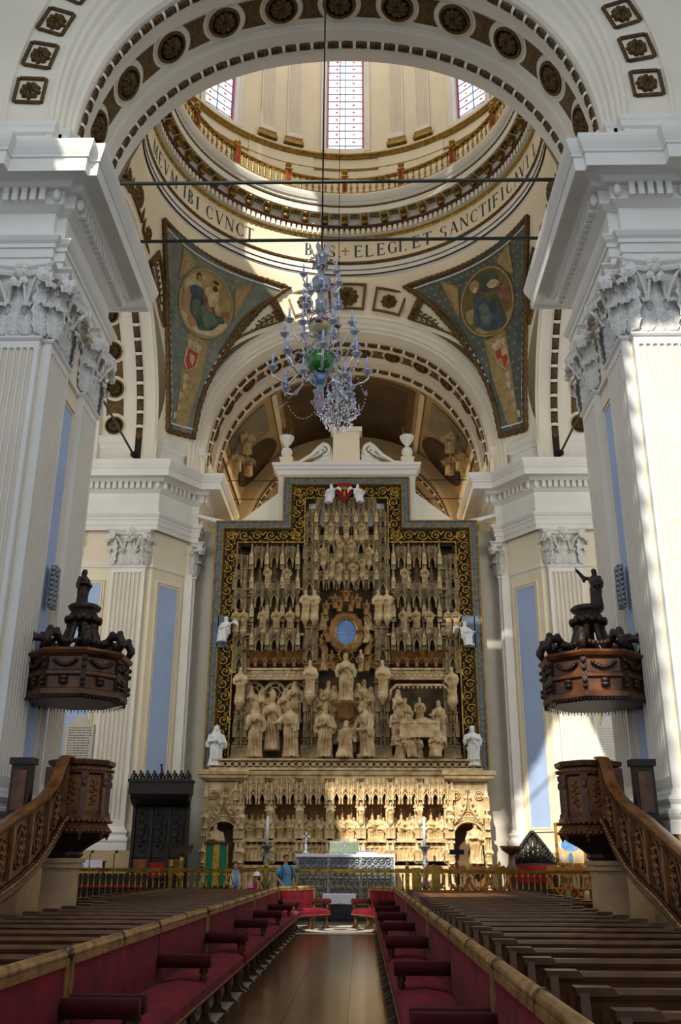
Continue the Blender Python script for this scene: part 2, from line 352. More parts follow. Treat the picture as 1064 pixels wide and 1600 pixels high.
copy_tree(ent, name='trim_2', scale=(-1, 1, 1), label='white dentilled entablature on the near right pier')

# ------------------------------------------------------------------ arches
def arch(name, label, prof, ribs, rmed, e, zc, T, th=(-9, 189), n=96, npc=46, med_n=14, gw=.2, wall=None, mats=('arch_plaster', 'cream_plaster'), med=True, vis=lambda t: True):
    A = struct(name, label, 'arch'); A.matrix_world = T
    def pt(y, R, z0, t):
        r = R - e*cos(4*t)
        if t < 0: return Vector((R-e, y, z0 + R*t))
        if t > pi: return Vector((-(R-e), y, z0 + R*(pi-t)))
        return Vector((r*cos(t), y, z0 + r*sin(t)))
    ts = [R_(th[0]) + (R_(th[1])-R_(th[0]))*i/n for i in range(n+1)]
    for nm, sl, m in (('soffit', prof, mats[0]),):
        mb = MB()
        for (y0, R0, z0), (y1, R1, z1) in zip(sl, sl[1:]): mb.add([p for t in ts for p in (pt(y0, R0, z0, t), pt(y1, R1, z1, t))], [(2*i, 2*i+1, 2*i+3, 2*i+2) for i in range(n)], True)
        part(nm, mb, m, A)
    def fr(y, R, z0, t):
        p = pt(y, R, z0, t); q = (pt(y, R, z0, t+.01) - pt(y, R, z0, t-.01)).normalized(); yv = Vector((0, 1, 0)); nn = q.cross(yv)
        if nn.dot(Vector((0, 0, z0)) - p) < 0: nn = -nn
        return frame(p, q, yv, nn) if q.cross(yv).dot(nn) > 0 else frame(p, -q, yv, nn)
    A['_'] = 0; del A['_']
    for (y, R) in ribs:
        mb = MB()
        for s in (-1, 1): mb.add([p for t in ts for p in (pt(y+s*gw*.62, R-.012, zc, t), pt(y+s*gw*.5, R-.03, zc, t), pt(y+s*gw*.5, R+.02, zc, t))], [q for i in range(n) for q in ((3*i, 3*i+1, 3*i+4, 3*i+3), (3*i+1, 3*i+2, 3*i+5, 3*i+4))], True)
        part('garland_edge', mb, 'white_plaster', A)
        mb = MB(); mb.add([p for t in ts for p in (pt(y-gw/2, R-.004, zc, t), pt(y+gw/2, R-.004, zc, t))], [(2*i, 2*i+1, 2*i+3, 2*i+2) for i in range(n)]); part('garland_channel', mb, 'bronze_dark', A)
        L = R*pi/npc
        def gl(u, v):
            a = v*pi; pr = sin(pi*min(.999, max(.001, (u+1)/2)))**.35
            return (u*L*.42, -cos(a)*gw*.46*pr, .015 + (sin(a)*.08 + .018*cos(v*26)*sin(a) + .014*sin(u*11+v*9))*pr)
        gm = MB().grid(gl, lins(-1, 1, 9), lins(0, 1, 10)).mesh('garland', 'bronze'); bm = MB().grid(lambda u, v: (u*L*.1, -cos(v*pi)*gw*.5, .005 + sin(v*pi)*.09), [-1, 1], lins(0, 1, 6)).mesh('garland_band', 'white_plaster')
        for k in range(npc):
            t = pi*(k+.5)/npc
            if vis(t): obj('garland', gm, A, fr(y, R, zc, t))
            t = pi*k/npc
            if k and vis(t): obj('garland_band', bm, A, fr(y, R, zc, t))
    if med:
        y, R, rad = rmed
        ring = MB().lathe([(rad*.86, .02), (rad*.86, .05), (rad*.92, .08), (rad*1.02, .08), (rad*1.08, .04), (rad*1.08, -.01)], 32).mesh('roundel_ring', 'bronze')
        wring = MB(); wring.lathe([(rad*1.06, .03), (rad*1.24, .03), (rad*1.28, -.01)], 32); wring = wring.mesh('roundel_border', 'cream_plaster')
        disc = MB().lathe([(0.001, .035), (rad*.87, .035)], 32).mesh('roundel_ground', 'bronze_dark'); ro = rosette_mb(10, rad*.8, .15, 2, 60, 8).mesh('rosette', 'bronze')
        hg = MB()
        W = R*pi/med_n/2; sw = rad*.98
        for sgn in (0,):
            def hf(u, v):
                yy = sw*v; xe = max(.05, W - sqrt((rad*1.44)**2 - yy*yy)); return (u*min(xe, W*.72), yy, .012 + .03*(1-abs(u))*(1-abs(v)))
            hg.grid(hf, lins(-1, 1, 6), lins(-1, 1, 12))
        hg = hg.mesh('spandrel_panel', 'bronze')
        for k in range(med_n):
            t = pi*(k+.5)/med_n
            if not vis(t): continue
            F = fr(y, R, zc, t); m_ = obj('roundel', ring, A, F); obj('border', wring, m_); obj('ground', disc, m_); obj('rosette', ro, m_)
            if k: obj('spandrel_panel', hg, A, fr(y, R, zc, pi*k/med_n))
    return A, pt
def coffer_mb(w, h, rw=.07):
    mb = MB()
    for a, b, z in ((1, 1, .05),):
        for s in (-1, 1):
            mb.box(-w/2, w/2, s*h/2 - rw/2, s*h/2 + rw/2, -.01, .07); mb.box(s*w/2 - rw/2, s*w/2 + rw/2, -h/2 + rw/2, h/2 - rw/2, -.01, .07)
    return mb
PN = [(17.80, 9.6, 18.87), (17.80, 8.25, 18.87), (17.72, 8.22, 18.87), (17.72, 8.15, 18.87), (17.8, 8.12, 18.87), (17.8, 7.10, 18.87), (17.70, 7.08, 18.87), (17.70, 6.98, 18.8), (17.78, 6.96, 18.7), (17.80, 6.88, 18.6), (17.9, 6.86, 18.5), (17.9, 6.78, 18.4), (18.02, 6.76, 18.25), (18.04, 6.70, 18.1),
      (18.12, 6.68, 17.9), (18.14, 6.62, 17.75), (18.25, 6.60, 17.7), (18.75, 6.68, 17.7), (19.15, 6.72, 17.7), (19.18, 6.80, 17.7), (19.22, 6.82, 17.7), (19.24, 6.97, 17.7), (20.5, 6.97, 17.7), (20.52, 6.86, 17.7), (20.56, 6.84, 17.7), (20.58, 6.78, 17.7), (21.3, 6.85, 17.7), (21.75, 6.87, 17.7), (21.85, 6.9, 17.7), (21.85, 9.4, 17.7)]
A1, pt1 = arch('trim_3', 'wide nave arch across the top of the picture with two bronze garlands', PN, ((18.5, 6.64), (21.15, 6.835)), (19.87, 6.96, .44), .13, 17.7, Matrix.Identity(4), npc=50, med_n=13, gw=.27)
cof = coffer_mb(.74, .70, .07).mesh('coffer', 'bronze'); cofr = rosette_mb(9, .27, .16).mesh('rosette', 'bronze')
for k in range(-10, 11):
    t = pi/2 + (k/10)*(pi/2 - .07)
    p = pt1(17.8, 7.68, 18.87, t); rad = Vector((cos(t), 0, sin(t))); tn = Vector((-sin(t), 0, cos(t)))
    c = obj('coffer', cof, A1, frame(p, tn, rad, Vector((0, -1, 0)))); obj('rosette', cofr, c)
W = struct('wall_near_arch', 'plain plaster wall above the wide nave arch', 'wall')
mb = MB()
for s in (-1, 1): mb.box(min(s*9.3, s*30), max(s*9.3, s*30), 18.0, 21.8, 17.9, 30)
part('side', mb, 'white_plaster', W); mb = MB(); mb.box(-9.3, 9.3, 18.2, 21.8, 26.6, 30); part('top', mb, 'white_plaster', W)
mb = MB()
for Y in (18.0, 21.84): mb.add([q for i in range(49) for q in ((8.6*cos(pi*i/48), Y, 18.2+8.6*sin(pi*i/48)), (9.3*(1 if i < 24 else -1) if abs(i-24) > 10 else 9.3*cos(pi*i/48)/abs(sin(pi*i/48)), Y, 30 if abs(i-24) <= 10 else 18 + 12*min(1, sin(pi*i/48)/.8)))], [(2*i, 2*i+1, 2*i+3, 2*i+2) for i in range(48)])
part('spandrel', mb, 'white_plaster', W)

# far arch into the chancel
YC = 28.3
def rho(Z): return 7.45 + 2.4*(max(0, (26.15-Z)/8.25))**1.3
PF = [(35.62, 6.75, 17.6), (35.55, 6.74, 17.6), (35.55, 6.62, 17.6), (35.66, 6.60, 17.6), (35.68, 6.48, 17.55), (35.8, 6.46, 17.5), (35.82, 6.34, 17.5), (35.95, 6.32, 17.5), (35.97, 6.22, 17.5),
      (36.3, 6.18, 17.5), (37.3, 6.12, 17.5), (37.34, 6.3, 17.5), (38.3, 6.3, 17.5), (38.34, 6.08, 17.5), (39.6, 6.08, 17.5), (39.7, 6.12, 17.5), (39.7, 8.5, 17.5)]
A2, pt2 = arch('trim_4', 'chancel arch behind the chandelier with bronze garlands and roundels', PF, ((36.85, 6.13), (39.0, 6.06)), (37.82, 6.28, .36), .1, 17.5, Matrix.Identity(4), npc=33, med_n=14, gw=.36)
def quadrant(inner, zc, e, plane=7.3):   # wall over an arch that melts into the pendentives, local frame: arch faces -y, dome axis at origin
    def f(t, k):
        t0 = max(0, min(pi, t)); c, s = cos(t0), sin(t0); hi = 12.
        lo_, hi_ = inner, 14.
        def ok(r):
            X, Z = r*c, zc + r*s; return Z <= 26.2 and abs(X) <= rho(Z)*.7072
        a, b = inner, 14.
        for _ in range(30):
            m = (a+b)/2
            if ok(m): a = m
            else: b = m
        r = inner - e*cos(4*t0) + (a - inner + e*cos(4*t0))*k; X, Z = r*c, zc + r*s + (0 if 0 <= t <= pi else inner*(t if t < 0 else pi-t))
        return (X, min(plane, sqrt(max(.01, rho(Z)**2 - X*X))), Z)
    return MB().grid(f, lins(-.02, pi+.02, 72), lins(0, 1, 14))
PW = struct('wall_pendentives', 'cream pendentive zone between the arches and the dome ring', 'wall')
part('chancel_side', quadrant(6.7, 17.6, .1), 'cream_plaster', PW, T_(0, YC, 0))
part('left_side', quadrant(5.85, 17.7, -.12, 7.7), 'cream_plaster', PW, T_(0, YC, 0) @ Rz(pi/2))
part('right_side', quadrant(5.85, 17.7, -.12, 7.7), 'cream_plaster', PW, T_(0, YC, 0) @ Rz(-pi/2))
part('seam', MB().grid(lambda a, z: (-(rho(z)+.015)*sin(R_(a)), (rho(z)+.015)*cos(R_(a)), z), lins(30, 60, 12), lins(25, 26.25, 5)), 'cream_plaster', PW, T_(0, YC, 0)); part('seam', MB().grid(lambda a, z: ((rho(z)+.015)*sin(R_(a)), (rho(z)+.015)*cos(R_(a)), z), lins(30, 60, 12), lins(25, 26.25, 5)), 'cream_plaster', PW, T_(0, YC, 0))
# coffers on the chancel arch front
def wall_y(x, z, plane): return min(plane, sqrt(max(.01, rho(z)**2 - x*x)))
def tri_frame(poly, rw=.09, depth=.08, yf=lambda x, z: 0):
    mb = MB(); n = len(poly); cx = sum(p[0] for p in poly)/n; cz = sum(p[1] for p in poly)/n
    inn = [(x + (cx-x)*rw*1.6, z + (cz-z)*rw*1.6) for x, z in poly]
    for i in range(n):
        j = (i+1) % n; q = [poly[i], poly[j], inn[j], inn[i]]; mb.add([(x, yf(x, z), z) for x, z in q] + [(x, yf(x, z)-depth, z) for x, z in q], [(4, 5, 6, 7), (0, 1, 5, 4), (2, 3, 7, 6)])
    return mb
big_ro = rosette_mb(11, .52, .2).mesh('rosette', 'bronze'); mid_ro = rosette_mb(8, .36, .18).mesh('rosette', 'bronze')
def spray_mb(L, k=1):
    mb = MB()
    for i in range(7):
        t = i/6; x = k*L*(t-.5); z = .0
        for s in (-1, 1): mb.tube([(x, -.05, z), (x + k*.12, -.1, z + s*(.10+.12*(1-t))), (x + k*.26, -.06, z + s*(.06+.16*(1-t)))], [.03, .05, .01], 5)
    mb.tube([(-k*L*.5, -.05, 0), (k*L*.55, -.05, 0)], [.05, .02], 5); return mb
def front_coffers(parent, y, zc, plane, rc=(8.25, 6.9), rm=(8.15, 6.92), tri=((23, 8.0), (28, 7.85), (33, 7.66), (38, 7.44), (43, 7.2), (48, 6.98), (52, 6.88), (46, 6.9), (40, 6.92), (34, 6.92), (28, 6.92), (22.5, 6.92)), xk=1.):
    yf = lambda x, z: wall_y(x, z+zc, plane) - plane
    for sx in (-1, 1):
        def arcq(a0, a1, r0, r1, nn=5): return [(sx*r0*sin(R_(a)), r0*cos(R_(a))) for a in lins(a0, a1, nn)] + [(sx*r1*sin(R_(a)), r1*cos(R_(a))) for a in lins(a1, a0, nn)]
        M = T_(0, y, zc)
        if sx > 0: c = part('coffer', tri_frame(arcq(-6.2*xk, 6.2*xk, *rc)), 'bronze', parent, M); obj('rosette', big_ro, c, T_(0, -.01, sum(rc)/2) @ Rx(pi/2))
        c = part('coffer', tri_frame(arcq(9.2, 19.5, *rm)), 'bronze', parent, M); obj('rosette', mid_ro, c, T_(sx*sum(rm)/2*sin(R_(14.3)), -.01, sum(rm)/2*cos(R_(14.3))) @ Rx(pi/2))
        q = [(sx*r*sin(R_(a)), r*cos(R_(a))) for a, r in tri]; rt_ = (tri[2][1] + tri[-2][1])/2 - .18
        c = part('coffer', tri_frame(q, .13, .09, yf), 'bronze', parent, M); xs_, zs_ = sx*rt_*sin(R_(29)), rt_*cos(R_(29)); part('leaf_spray', spray_mb(1.5, sx), 'bronze', c, T_(xs_, yf(xs_, zs_)-.06, zs_) @ Ry(sx*.55))
front_coffers(A2, YC + 7.26, 17.6, 7.3)
# side arches (axis along x); local frame: arch faces -y = towards the dome axis
PS = [(7.72, 6.3, 17.7), (7.66, 6.0, 17.7), (7.66, 5.92, 17.7), (7.74, 5.9, 17.7), (7.78, 5.86, 17.7), (7.88, 5.92, 17.7), (7.92, 6.02, 17.7), (8.0, 6.12, 17.7), (9.0, 6.15, 17.7), (9.04, 6.4, 17.7), (10.1, 6.4, 17.7), (10.14, 6.15, 17.7), (11.6, 6.15, 17.7), (11.6, 8.5, 17.7)]
for sx, nm, lb in ((1, 'trim_5', 'transept arch on the left with roundels and a bronze garland'), (-1, 'trim_6', 'transept arch on the right with a bronze garland')):
    A, pt_ = arch(nm, lb, PS, ((8.45, 6.12), (10.9, 6.13)), (9.57, 6.39, .36), -.1, 17.7, T_(0, YC, 0) @ Rz(sx*pi/2), npc=32, med_n=13, gw=.28, vis=(lambda t: t < pi*.62) if sx > 0 else (lambda t: t > pi*.38))
    front_coffers(A, 7.68, 17.7, 7.7, (7.7, 6.6), (7.45, 6.45), ((21, 7.0), (26, 6.78), (31, 6.55), (36, 6.32), (41, 6.1), (46, 5.86), (41, 5.84), (36, 5.9), (31, 6.0), (26, 6.14), (21, 6.25)), 1.2)

# ------------------------------------------------------------------ far piers
P_FAR = [(-16, 34.6), (-7.45, 34.6), (-6.4, 36.1), (-6.1, 36.1), (-6.1, 40)]
S_FAR = [1]*4
fp = struct('wall_far_left', 'cream pier with fluted pilasters and blue panels, left of the high altar', 'pier')
mb = MB(); poly = [(-16, 34.8), (-7.55, 34.8), (-6.5, 36.2), (-6.3, 36.2), (-6.3, 46), (-16, 46)]
mb.loft([[(x, y, z) for x, y in poly] for z in (0, 16.2)], True, True, False); part('core', mb, 'cream_plaster', fp)
poly2 = [(-16, 34.45), (-7.45, 34.45), (-6.35, 35.95), (-6.0, 35.95), (-6.0, 44), (-16, 44)]
mb = MB().loft([[(x, y, z) for x, y in poly2] for z in (0, 2.0)], True, True, False); part('plinth', mb, 'stone_tan', fp)
full_pilaster(fp, T_(-8.45, 34.62, 0), 1.32, 2.0, 12.42, 7, zs=.95); full_pilaster(fp, T_(-11.3, 34.62, 0), 1.32, 2.0, 12.42, 7, zs=.95)
blue_recess(fp, T_(-9.92, 34.79, 0), 1.15, 2.7, 11.9)
MD = T_(-7.025, 35.5, 0) @ Rz(atan2(1.4, 1.05)); blue_recess(fp, MD, 1.25, 2.7, 11.9)
MP = T_(-6.1, 36.85, 0) @ Rz(pi/2)
full_pilaster(fp, MP, 1.3, 2.0, 12.42, 7, .2, zs=.95)
part('corner_strip', MB().box(-6.52, -6.2, 36.1, 36.25, 2, 12.4), 'white_plaster', fp)
part('string_course', run([(0, 12.38), (.05, 12.38), (.07, 12.46), (.05, 12.5), (0, 12.5)], [(-16, 34.8), (-7.55, 34.8), (-6.5, 36.2), (-6.3, 36.2), (-6.3, 40)]), 'white_plaster', fp)
fe = struct('trim_7', 'white dentilled entablature on the pier left of the high altar', 'entablature')
part('cornice', run(ENT_F, P_FAR, S_FAR), 'white_plaster', fe)
mb = MB().loft([[(x, y+.1, z) for x, y in poly[:4]] + [(-6.3, 40, z), (-16, 40, z)] for z in (13.8, 16.2)], True, True, False); part('frieze_core', mb, 'cream_plaster', fe)
dentils(fe, P_FAR, S_FAR, .22, .235, DENTIL_F, 15.66, lambda p: p.x > -10.5 and p.y < 38)
ATF = [(o*.9, z-.34 if z > 17 else z) for o, z in ATT]
P_AF = [(-16, 34.75), (-7.55, 34.75), (-6.5, 36.0), (-6.15, 36.0), (-6.15, 40)]
part('attic_block', run(ATF, P_AF), 'white_plaster', fe)
mb = MB().loft([[(x, y+.03, z) for x, y in P_AF] + [(-16, 40, z)] for z in (16, 17.9)], True, True, False); part('attic_core', mb, 'cream_plaster', fe)
copy_tree(fp, name='wall_far_right', scale=(-1, 1, 1), label='cream pier with fluted pilasters and blue panels, right of the high altar')
copy_tree(fe, name='trim_8', scale=(-1, 1, 1), label='white dentilled entablature on the pier right of the high altar')
# ------------------------------------------------------------------ dome ring, gallery, drum
def rev(prof, a0=-180, a1=180, n=144, M=None):
    return MB().grid(lambda a, k: (prof[k][0]*sin(R_(a)), prof[k][0]*cos(R_(a)), prof[k][1]), lins(a0, a1, n), list(range(len(prof))), False)
def ringM(phi, R, z): return T_(R*sin(R_(phi)), R*cos(R_(phi)), z) @ Rz(-R_(phi))    # local -y looks at the dome axis
ring = struct('ceiling', 'dome ring with painted inscription, dentils and bronze consoles', 'dome', (0, YC, 0))
part('fasciae', rev([(7.72, 26.1), (7.55, 26.12), (7.50, 26.2), (7.50, 26.42), (7.46, 26.45), (7.46, 26.68), (7.42, 26.70), (7.42, 26.93)]), 'white_plaster', ring)
for z in (26.43, 26.69): part('fascia_line', rev([(7.49, z-.02), (7.43, z-.02), (7.43, z+.015)]), 'bronze_dark', ring)
def rope(R, z0, z1, name, m, n=200):
    return part(name, MB().grid(lambda a, v: ((R - .07*sin(v*pi) - .015*sin(a*n/360*6.28*1.0)*sin(v*pi))*sin(R_(a)), (R - .07*sin(v*pi) - .015*sin(a*n/360*6.28)*sin(v*pi))*cos(R_(a)), z0 + (z1-z0)*v), lins(-180, 180, 500), lins(0, 1, 4)), m, ring)
rope(7.42, 26.93, 27.13, 'leaf_moulding', 'bronze'); rope(7.42, 28.25, 28.44, 'gilt_moulding', 'gilt')
part('frieze', rev([(7.42, 27.12), (7.42, 28.26)]), 'cream_plaster', ring)
part('dentil_bed', rev([(7.38, 28.42), (7.30, 28.44), (7.30, 28.74)]), 'tan_plaster', ring)
part('brown_moulding', rev([(7.3, 28.72), (7.18, 28.74), (7.12, 28.8), (7.12, 28.86), (7.2, 28.9), (7.25, 28.92)]), 'maroon_mould', ring)
part('console_band', rev([(7.25, 28.9), (7.22, 29.30), (6.84, 29.33)]), 'white_plaster', ring)
part('corona', rev([(6.84, 29.33), (6.83, 29.62), (6.86, 29.64)]), 'white_plaster', ring); rope(6.86, 29.63, 29.72, 'bead_moulding', 'bronze')
part('cyma', rev([(6.86, 29.72), (6.80, 29.78), (6.80, 29.85), (6.72, 29.92), (6.66, 30.05), (6.63, 30.15), (6.63, 30.24), (8.3, 30.24)]), 'white_plaster', ring)
den = MB().box(-.075, .075, -.10, .02, 28.46, 28.72).mesh('dentil', 'white_plaster')
for k in range(-52, 53): obj('dentil', den, ring, ringM(k*1.95, 7.28, 0))
cons = MB(); cons.prism([(-.02, -.40), (-.14, -.36), (-.17, -.22), (-.12, -.15), (-.24, -.12), (-.36, -.03), (-.38, 0), (0, 0), (0, -.40)], -.13, .13, Rz(pi/2)); cons.tube([(-.1, -.30, -.06), (.1, -.30, -.06)], .07, 8); cons.tube([(-.14, -.15, -.3), (.14, -.15, -.3)], .08, 8)
for s in (-1, 0, 1): cons.tube([(s*.07, -.19, -.20), (s*.07, -.18, -.33), (s*.06, -.05, -.42)], [.035, .045, .01], 5)
cons = cons.mesh('console', 'gilt')
ccof = MB(); ccof.box(-.2, .2, -.32, -.26, -.06, 0).box(-.2, .2, -.06, 0, -.06, 0).box(-.2, -.14, -.27, -.05, -.06, 0).box(.14, .2, -.27, -.05, -.06, 0); ccof = ccof.mesh('soffit_coffer', 'gold_paint')
crs = MB().ball((0, -.16, -.03), (.09, .07, .05), 8, 5).mesh('rosette', 'gilt'); cgr = MB().box(-.15, .15, -.28, -.04, -.012, 0).mesh('coffer_ground', 'bronze_dark')
for k in range(-14, 15):
    obj('console', cons, ring, ringM(k*7.3-.8, 7.24, 29.32))
    c = obj('soffit_coffer', ccof, ring, ringM((k+.5)*7.3-.8, 7.2, 29.325)); obj('rosette', crs, c); obj('coffer_ground', cgr, c)
# inscription: roman capitals drawn as strokes with serifs
def letter_mb(ch, h=.62):
    th, tn = .155, .06; mb = MB(); y = -.012
    def st(x0, z0, x1, z1, wd):
        mb.add([(x0-wd/2, y, z0), (x0+wd/2, y, z0), (x1+wd/2, y, z1), (x1-wd/2, y, z1)], [(0, 1, 2, 3)])
    def hb(x0, x1, z, t=tn): mb.add([(x0, y-.001, z-t/2), (x1, y-.001, z-t/2), (x1, y-.001, z+t/2), (x0, y-.001, z+t/2)], [(0, 1, 2, 3)])
    def sf(x, z, wd=.13): hb(x-wd, x+wd, z, .035)
    def arc(cx, cz, rx, rz, a0, a1, n=14):
        P = []
        for i in range(n+1):
            a = R_(a0 + (a1-a0)*i/n); t = tn*.6 + (th*1.05 - tn*.6)*abs(cos(a)); P += [(cx+rx*cos(a), y, cz+rz*sin(a)), (cx+(rx-t)*cos(a), y, cz+(rz-tn*.9)*sin(a))]
        mb.add(P, [(2*i, 2*i+1, 2*i+3, 2*i+2) for i in range(n)])
    b, t, m = -.5, .5, 0.
    if ch == 'I': st(0, b, 0, t, th); sf(0, b); sf(0, t)
    elif ch == 'M':
        st(-.34, b, -.30, t, tn); st(.34, b, .30, t, th); st(-.28, t, .02, b, th); st(.26, t, .02, b, tn); sf(-.34, b, .1); sf(.34, b); sf(-.32, t, .08); sf(.32, t, .08)
    elif ch == 'N': st(-.28, b, -.28, t, tn); st(.28, b, .28, t, tn); st(-.27, t, .27, b, th); sf(-.28, b, .1); sf(-.3, t, .1); sf(.28, t, .1)
    elif ch == 'V': st(-.28, t, .02, b, th); st(.28, t, .02, b, tn); sf(-.28, t); sf(.28, t, .1)
    elif ch == 'A': st(.28, b, -.02, t, th); st(-.28, b, -.02, t, tn); hb(-.18, .18, -.14); sf(-.28, b, .1); sf(.28, b)
    elif ch in 'EFL':
        st(-.2, b, -.2, t, th); sf(-.2, t if ch != 'L' else t, .12); sf(-.2, b, .12)
        if ch != 'F': hb(-.2, .26, b+.02); st(.25, b, .25, b+.2, .05)
        if ch != 'L': hb(-.2, .22, t-.02); st(.21, t-.17, .21, t, .05); hb(-.2, .12, .02); st(.11, -.08, .11, .12, .05)
    elif ch == 'T': st(0, b, 0, t, th); hb(-.32, .32, t-.02); sf(0, b); st(-.31, t-.18, -.31, t, .05); st(.31, t-.18, .31, t, .05)
    elif ch == 'B': st(-.2, b, -.2, t, th); arc(-.14, .25, .30, .25, -90, 90); arc(-.14, -.25, .36, .26, -90, 90); sf(-.2, b); sf(-.2, t); hb(-.2, -.1, 0); hb(-.2, -.1, b+.02); hb(-.2, -.1, t-.02)
    elif ch in 'CG':
        arc(.06, 0, .38, .51, 50, 310); st(.27, .22, .27, .42, .05)
        if ch == 'G': st(.27, -.42, .27, -.05, th*.9); hb(.14, .38, -.05, .035)
        else: st(.27, -.42, .27, -.25, .04)
    elif ch == 'S': arc(.0, .24, .25, .26, 40, 270); arc(.0, -.25, .28, .26, -140, 90); st(.2, .22, .2, .44, .05); st(-.24, -.44, -.24, -.22, .05)
    elif ch == '.': mb.add([(.07*cos(i), y, b+.06+.07*sin(i)) for i in lins(0, 2*pi, 8)[:-1]], [tuple(range(8))])
    elif ch == '+': st(0, -.36, 0, .36, .11); hb(-.3, .3, .06, .11)
    for i, (x, yy, z) in enumerate(mb.v): mb.v[i] = (x*h*1.0, yy, z*h)
    return mb
lm = {}
for ch, phi in [('M', -84.2), ('E', -79.6), ('V', -75.4), ('M', -70.4), ('I', -64.1), ('B', -60.8), ('I', -57.6), ('C', -52.0), ('V', -47.7), ('N', -43.4), ('C', -39.2), ('T', -35.4), ('B', -13.4), ('V', -9.2), ('S', -5.5), ('.', -2.6), ('+', -.6),
                ('E', 4.0), ('L', 7.9), ('E', 12.0), ('G', 15.9), ('I', 18.9), ('.', 20.9), ('E', 24.8), ('T', 28.9), ('S', 35.0), ('A', 39.2), ('N', 43.5), ('C', 47.7), ('T', 51.6), ('I', 54.7), ('F', 57.8), ('I', 61.2), ('C', 64.8), ('A', 69.2), ('V', 72.9), ('I', 76.8), ('L', 82.9)]:
    if ch not in lm: lm[ch] = letter_mb(ch).mesh('letter', 'gilt' if ch == '+' else 'letter_blue')
    obj('letter', lm[ch], ring, ringM(phi, 7.42, 27.66))
# gallery balustrade
gal = thing('gallery_railing', 'gilded balustrade with ball finials around the dome gallery', 'railing', (0, YC, 30.24), 0, None)
part('base_rail', rev([(6.80, 0), (6.68, 0), (6.68, .1), (6.80, .1)], -120, 120, 96), 'gilt', gal)
part('hand_rail', rev([(6.83, .78), (6.66, .78), (6.63, .84), (6.66, .90), (6.83, .90), (6.83, .78)], -120, 120, 96), 'gilt', gal)
bal = MB().lathe([(.05, .1), (.06, .14), (.035, .2), (.06, .32), (.065, .4), (.04, .52), (.03, .62), (.05, .68), (.05, .78)], 8).mesh('baluster', 'gilt')
nw = MB().box(-.13, .13, -.1, .1, 0, .98); nw.box(-.16, .16, -.13, .13, .98, 1.05); nw.lathe([(.06, 1.05), (.05, 1.1), (.13, 1.2), (.15, 1.27), (.13, 1.35), (.06, 1.41), (.0, 1.42)], 12); nw = nw.mesh('newel_post', 'gilt')
npn = MB().box(-.09, .09, -.115, -.1, .15, .9).mesh('newel_panel', 'red_cloth'); nrg = MB().tube([(.05*cos(a), -.12, .5+.09*sin(a)) for a in lins(0, 2*pi, 12)], .014, 4).mesh('newel_ring', 'gilt')
for k in range(-4, 5):
    c = obj('newel_post', nw, gal, ringM(k*22.4-.9, 6.74, 0)); obj('newel_panel', npn, c); obj('newel_ring', nrg, c)
    for j in range(1, 9): obj('baluster', bal, gal, ringM((k + j/9)*22.4-.9, 6.74, 0))
# drum
mk('drum_plaster', '#e6dcc6', .68, var=.04, scale=.6)
drum = struct('wall_drum', 'cream drum above the gallery with pairs of white pilasters', 'wall', (0, YC, 0))
RD = 8.2; WIN = (34.15, 40.2)
def seg(prof, a0, a1, m, nm='panel', n=24): return part(nm, rev(prof, a0, a1, n), m, drum)
part('wainscot', rev([(RD-.02, 30.2), (RD-.02, 33.9)]), 'drum_plaster', drum)
hwA = 6.5
for k in range(8):
    c = k*45 - .8; a, b = (241 if k == 5 else c + hwA), (217.5 if k == 4 else c + 45 - hwA)  # one unseen unglazed gap, placed to let sun onto the ring
    part('wall_bay', rev([(RD+.02, 33.9), (RD+.02, 44)], a, b, 16), 'drum_plaster', drum)
    part('wall_under_window', rev([(RD, 33.6), (RD, WIN[0])], (217.5 if k == 5 else c-hwA), (241 if k == 5 else c+hwA), 6), 'drum_plaster', drum); part('wall_over_window', rev([(RD, WIN[1]), (RD, 44)], (217.5 if k == 5 else c-hwA), (241 if k == 5 else c+hwA), 6), 'drum_plaster', drum)
    for s in ((-1, 1) if k != 5 else ()):
        e = c + s*hwA; part('reveal', rev([(RD+.7, WIN[0]), (RD+.7, WIN[1])], e, e+.01, 1), 'white_plaster', drum) if False else None
        mb = MB(); p = [(R*sin(R_(e)), R*cos(R_(e))) for R in (RD-.06, RD+.7)]; mb.add([(*p[0], WIN[0]), (*p[1], WIN[0]), (*p[1], WIN[1]), (*p[0], WIN[1])], [(0, 1, 2, 3)]); part('reveal', mb, 'white_plaster', drum)
        part('window_architrave', rev([(RD+.02, 34), (RD-.06, 34), (RD-.06, 41.5), (RD+.02, 41.5)], e + (0 if s > 0 else -2.0), e + (2.0 if s > 0 else 0), 3), 'white_plaster', drum)
    if k != 5: part('sill', rev([(RD-.06, WIN[0]-.3), (RD-.06, WIN[0]), (RD+.7, WIN[0]+.05)], c-hwA, c+hwA, 6), 'white_plaster', drum)
    if k in (0, 1, 7, 2, 6):
        for s in (-1, 1):
            ph = c + 22.5 + s*4.7
            M = ringM(ph, RD-.10, 0); fluted(drum, M, .72, 34.5, 44, 6, .16); part('pilaster_base', rect_stack(.36, .16, [(.12, 34.02), (.12, 34.2), (.06, 34.3), (.08, 34.4), (0, 34.5)]), 'gold_paint', drum, M)
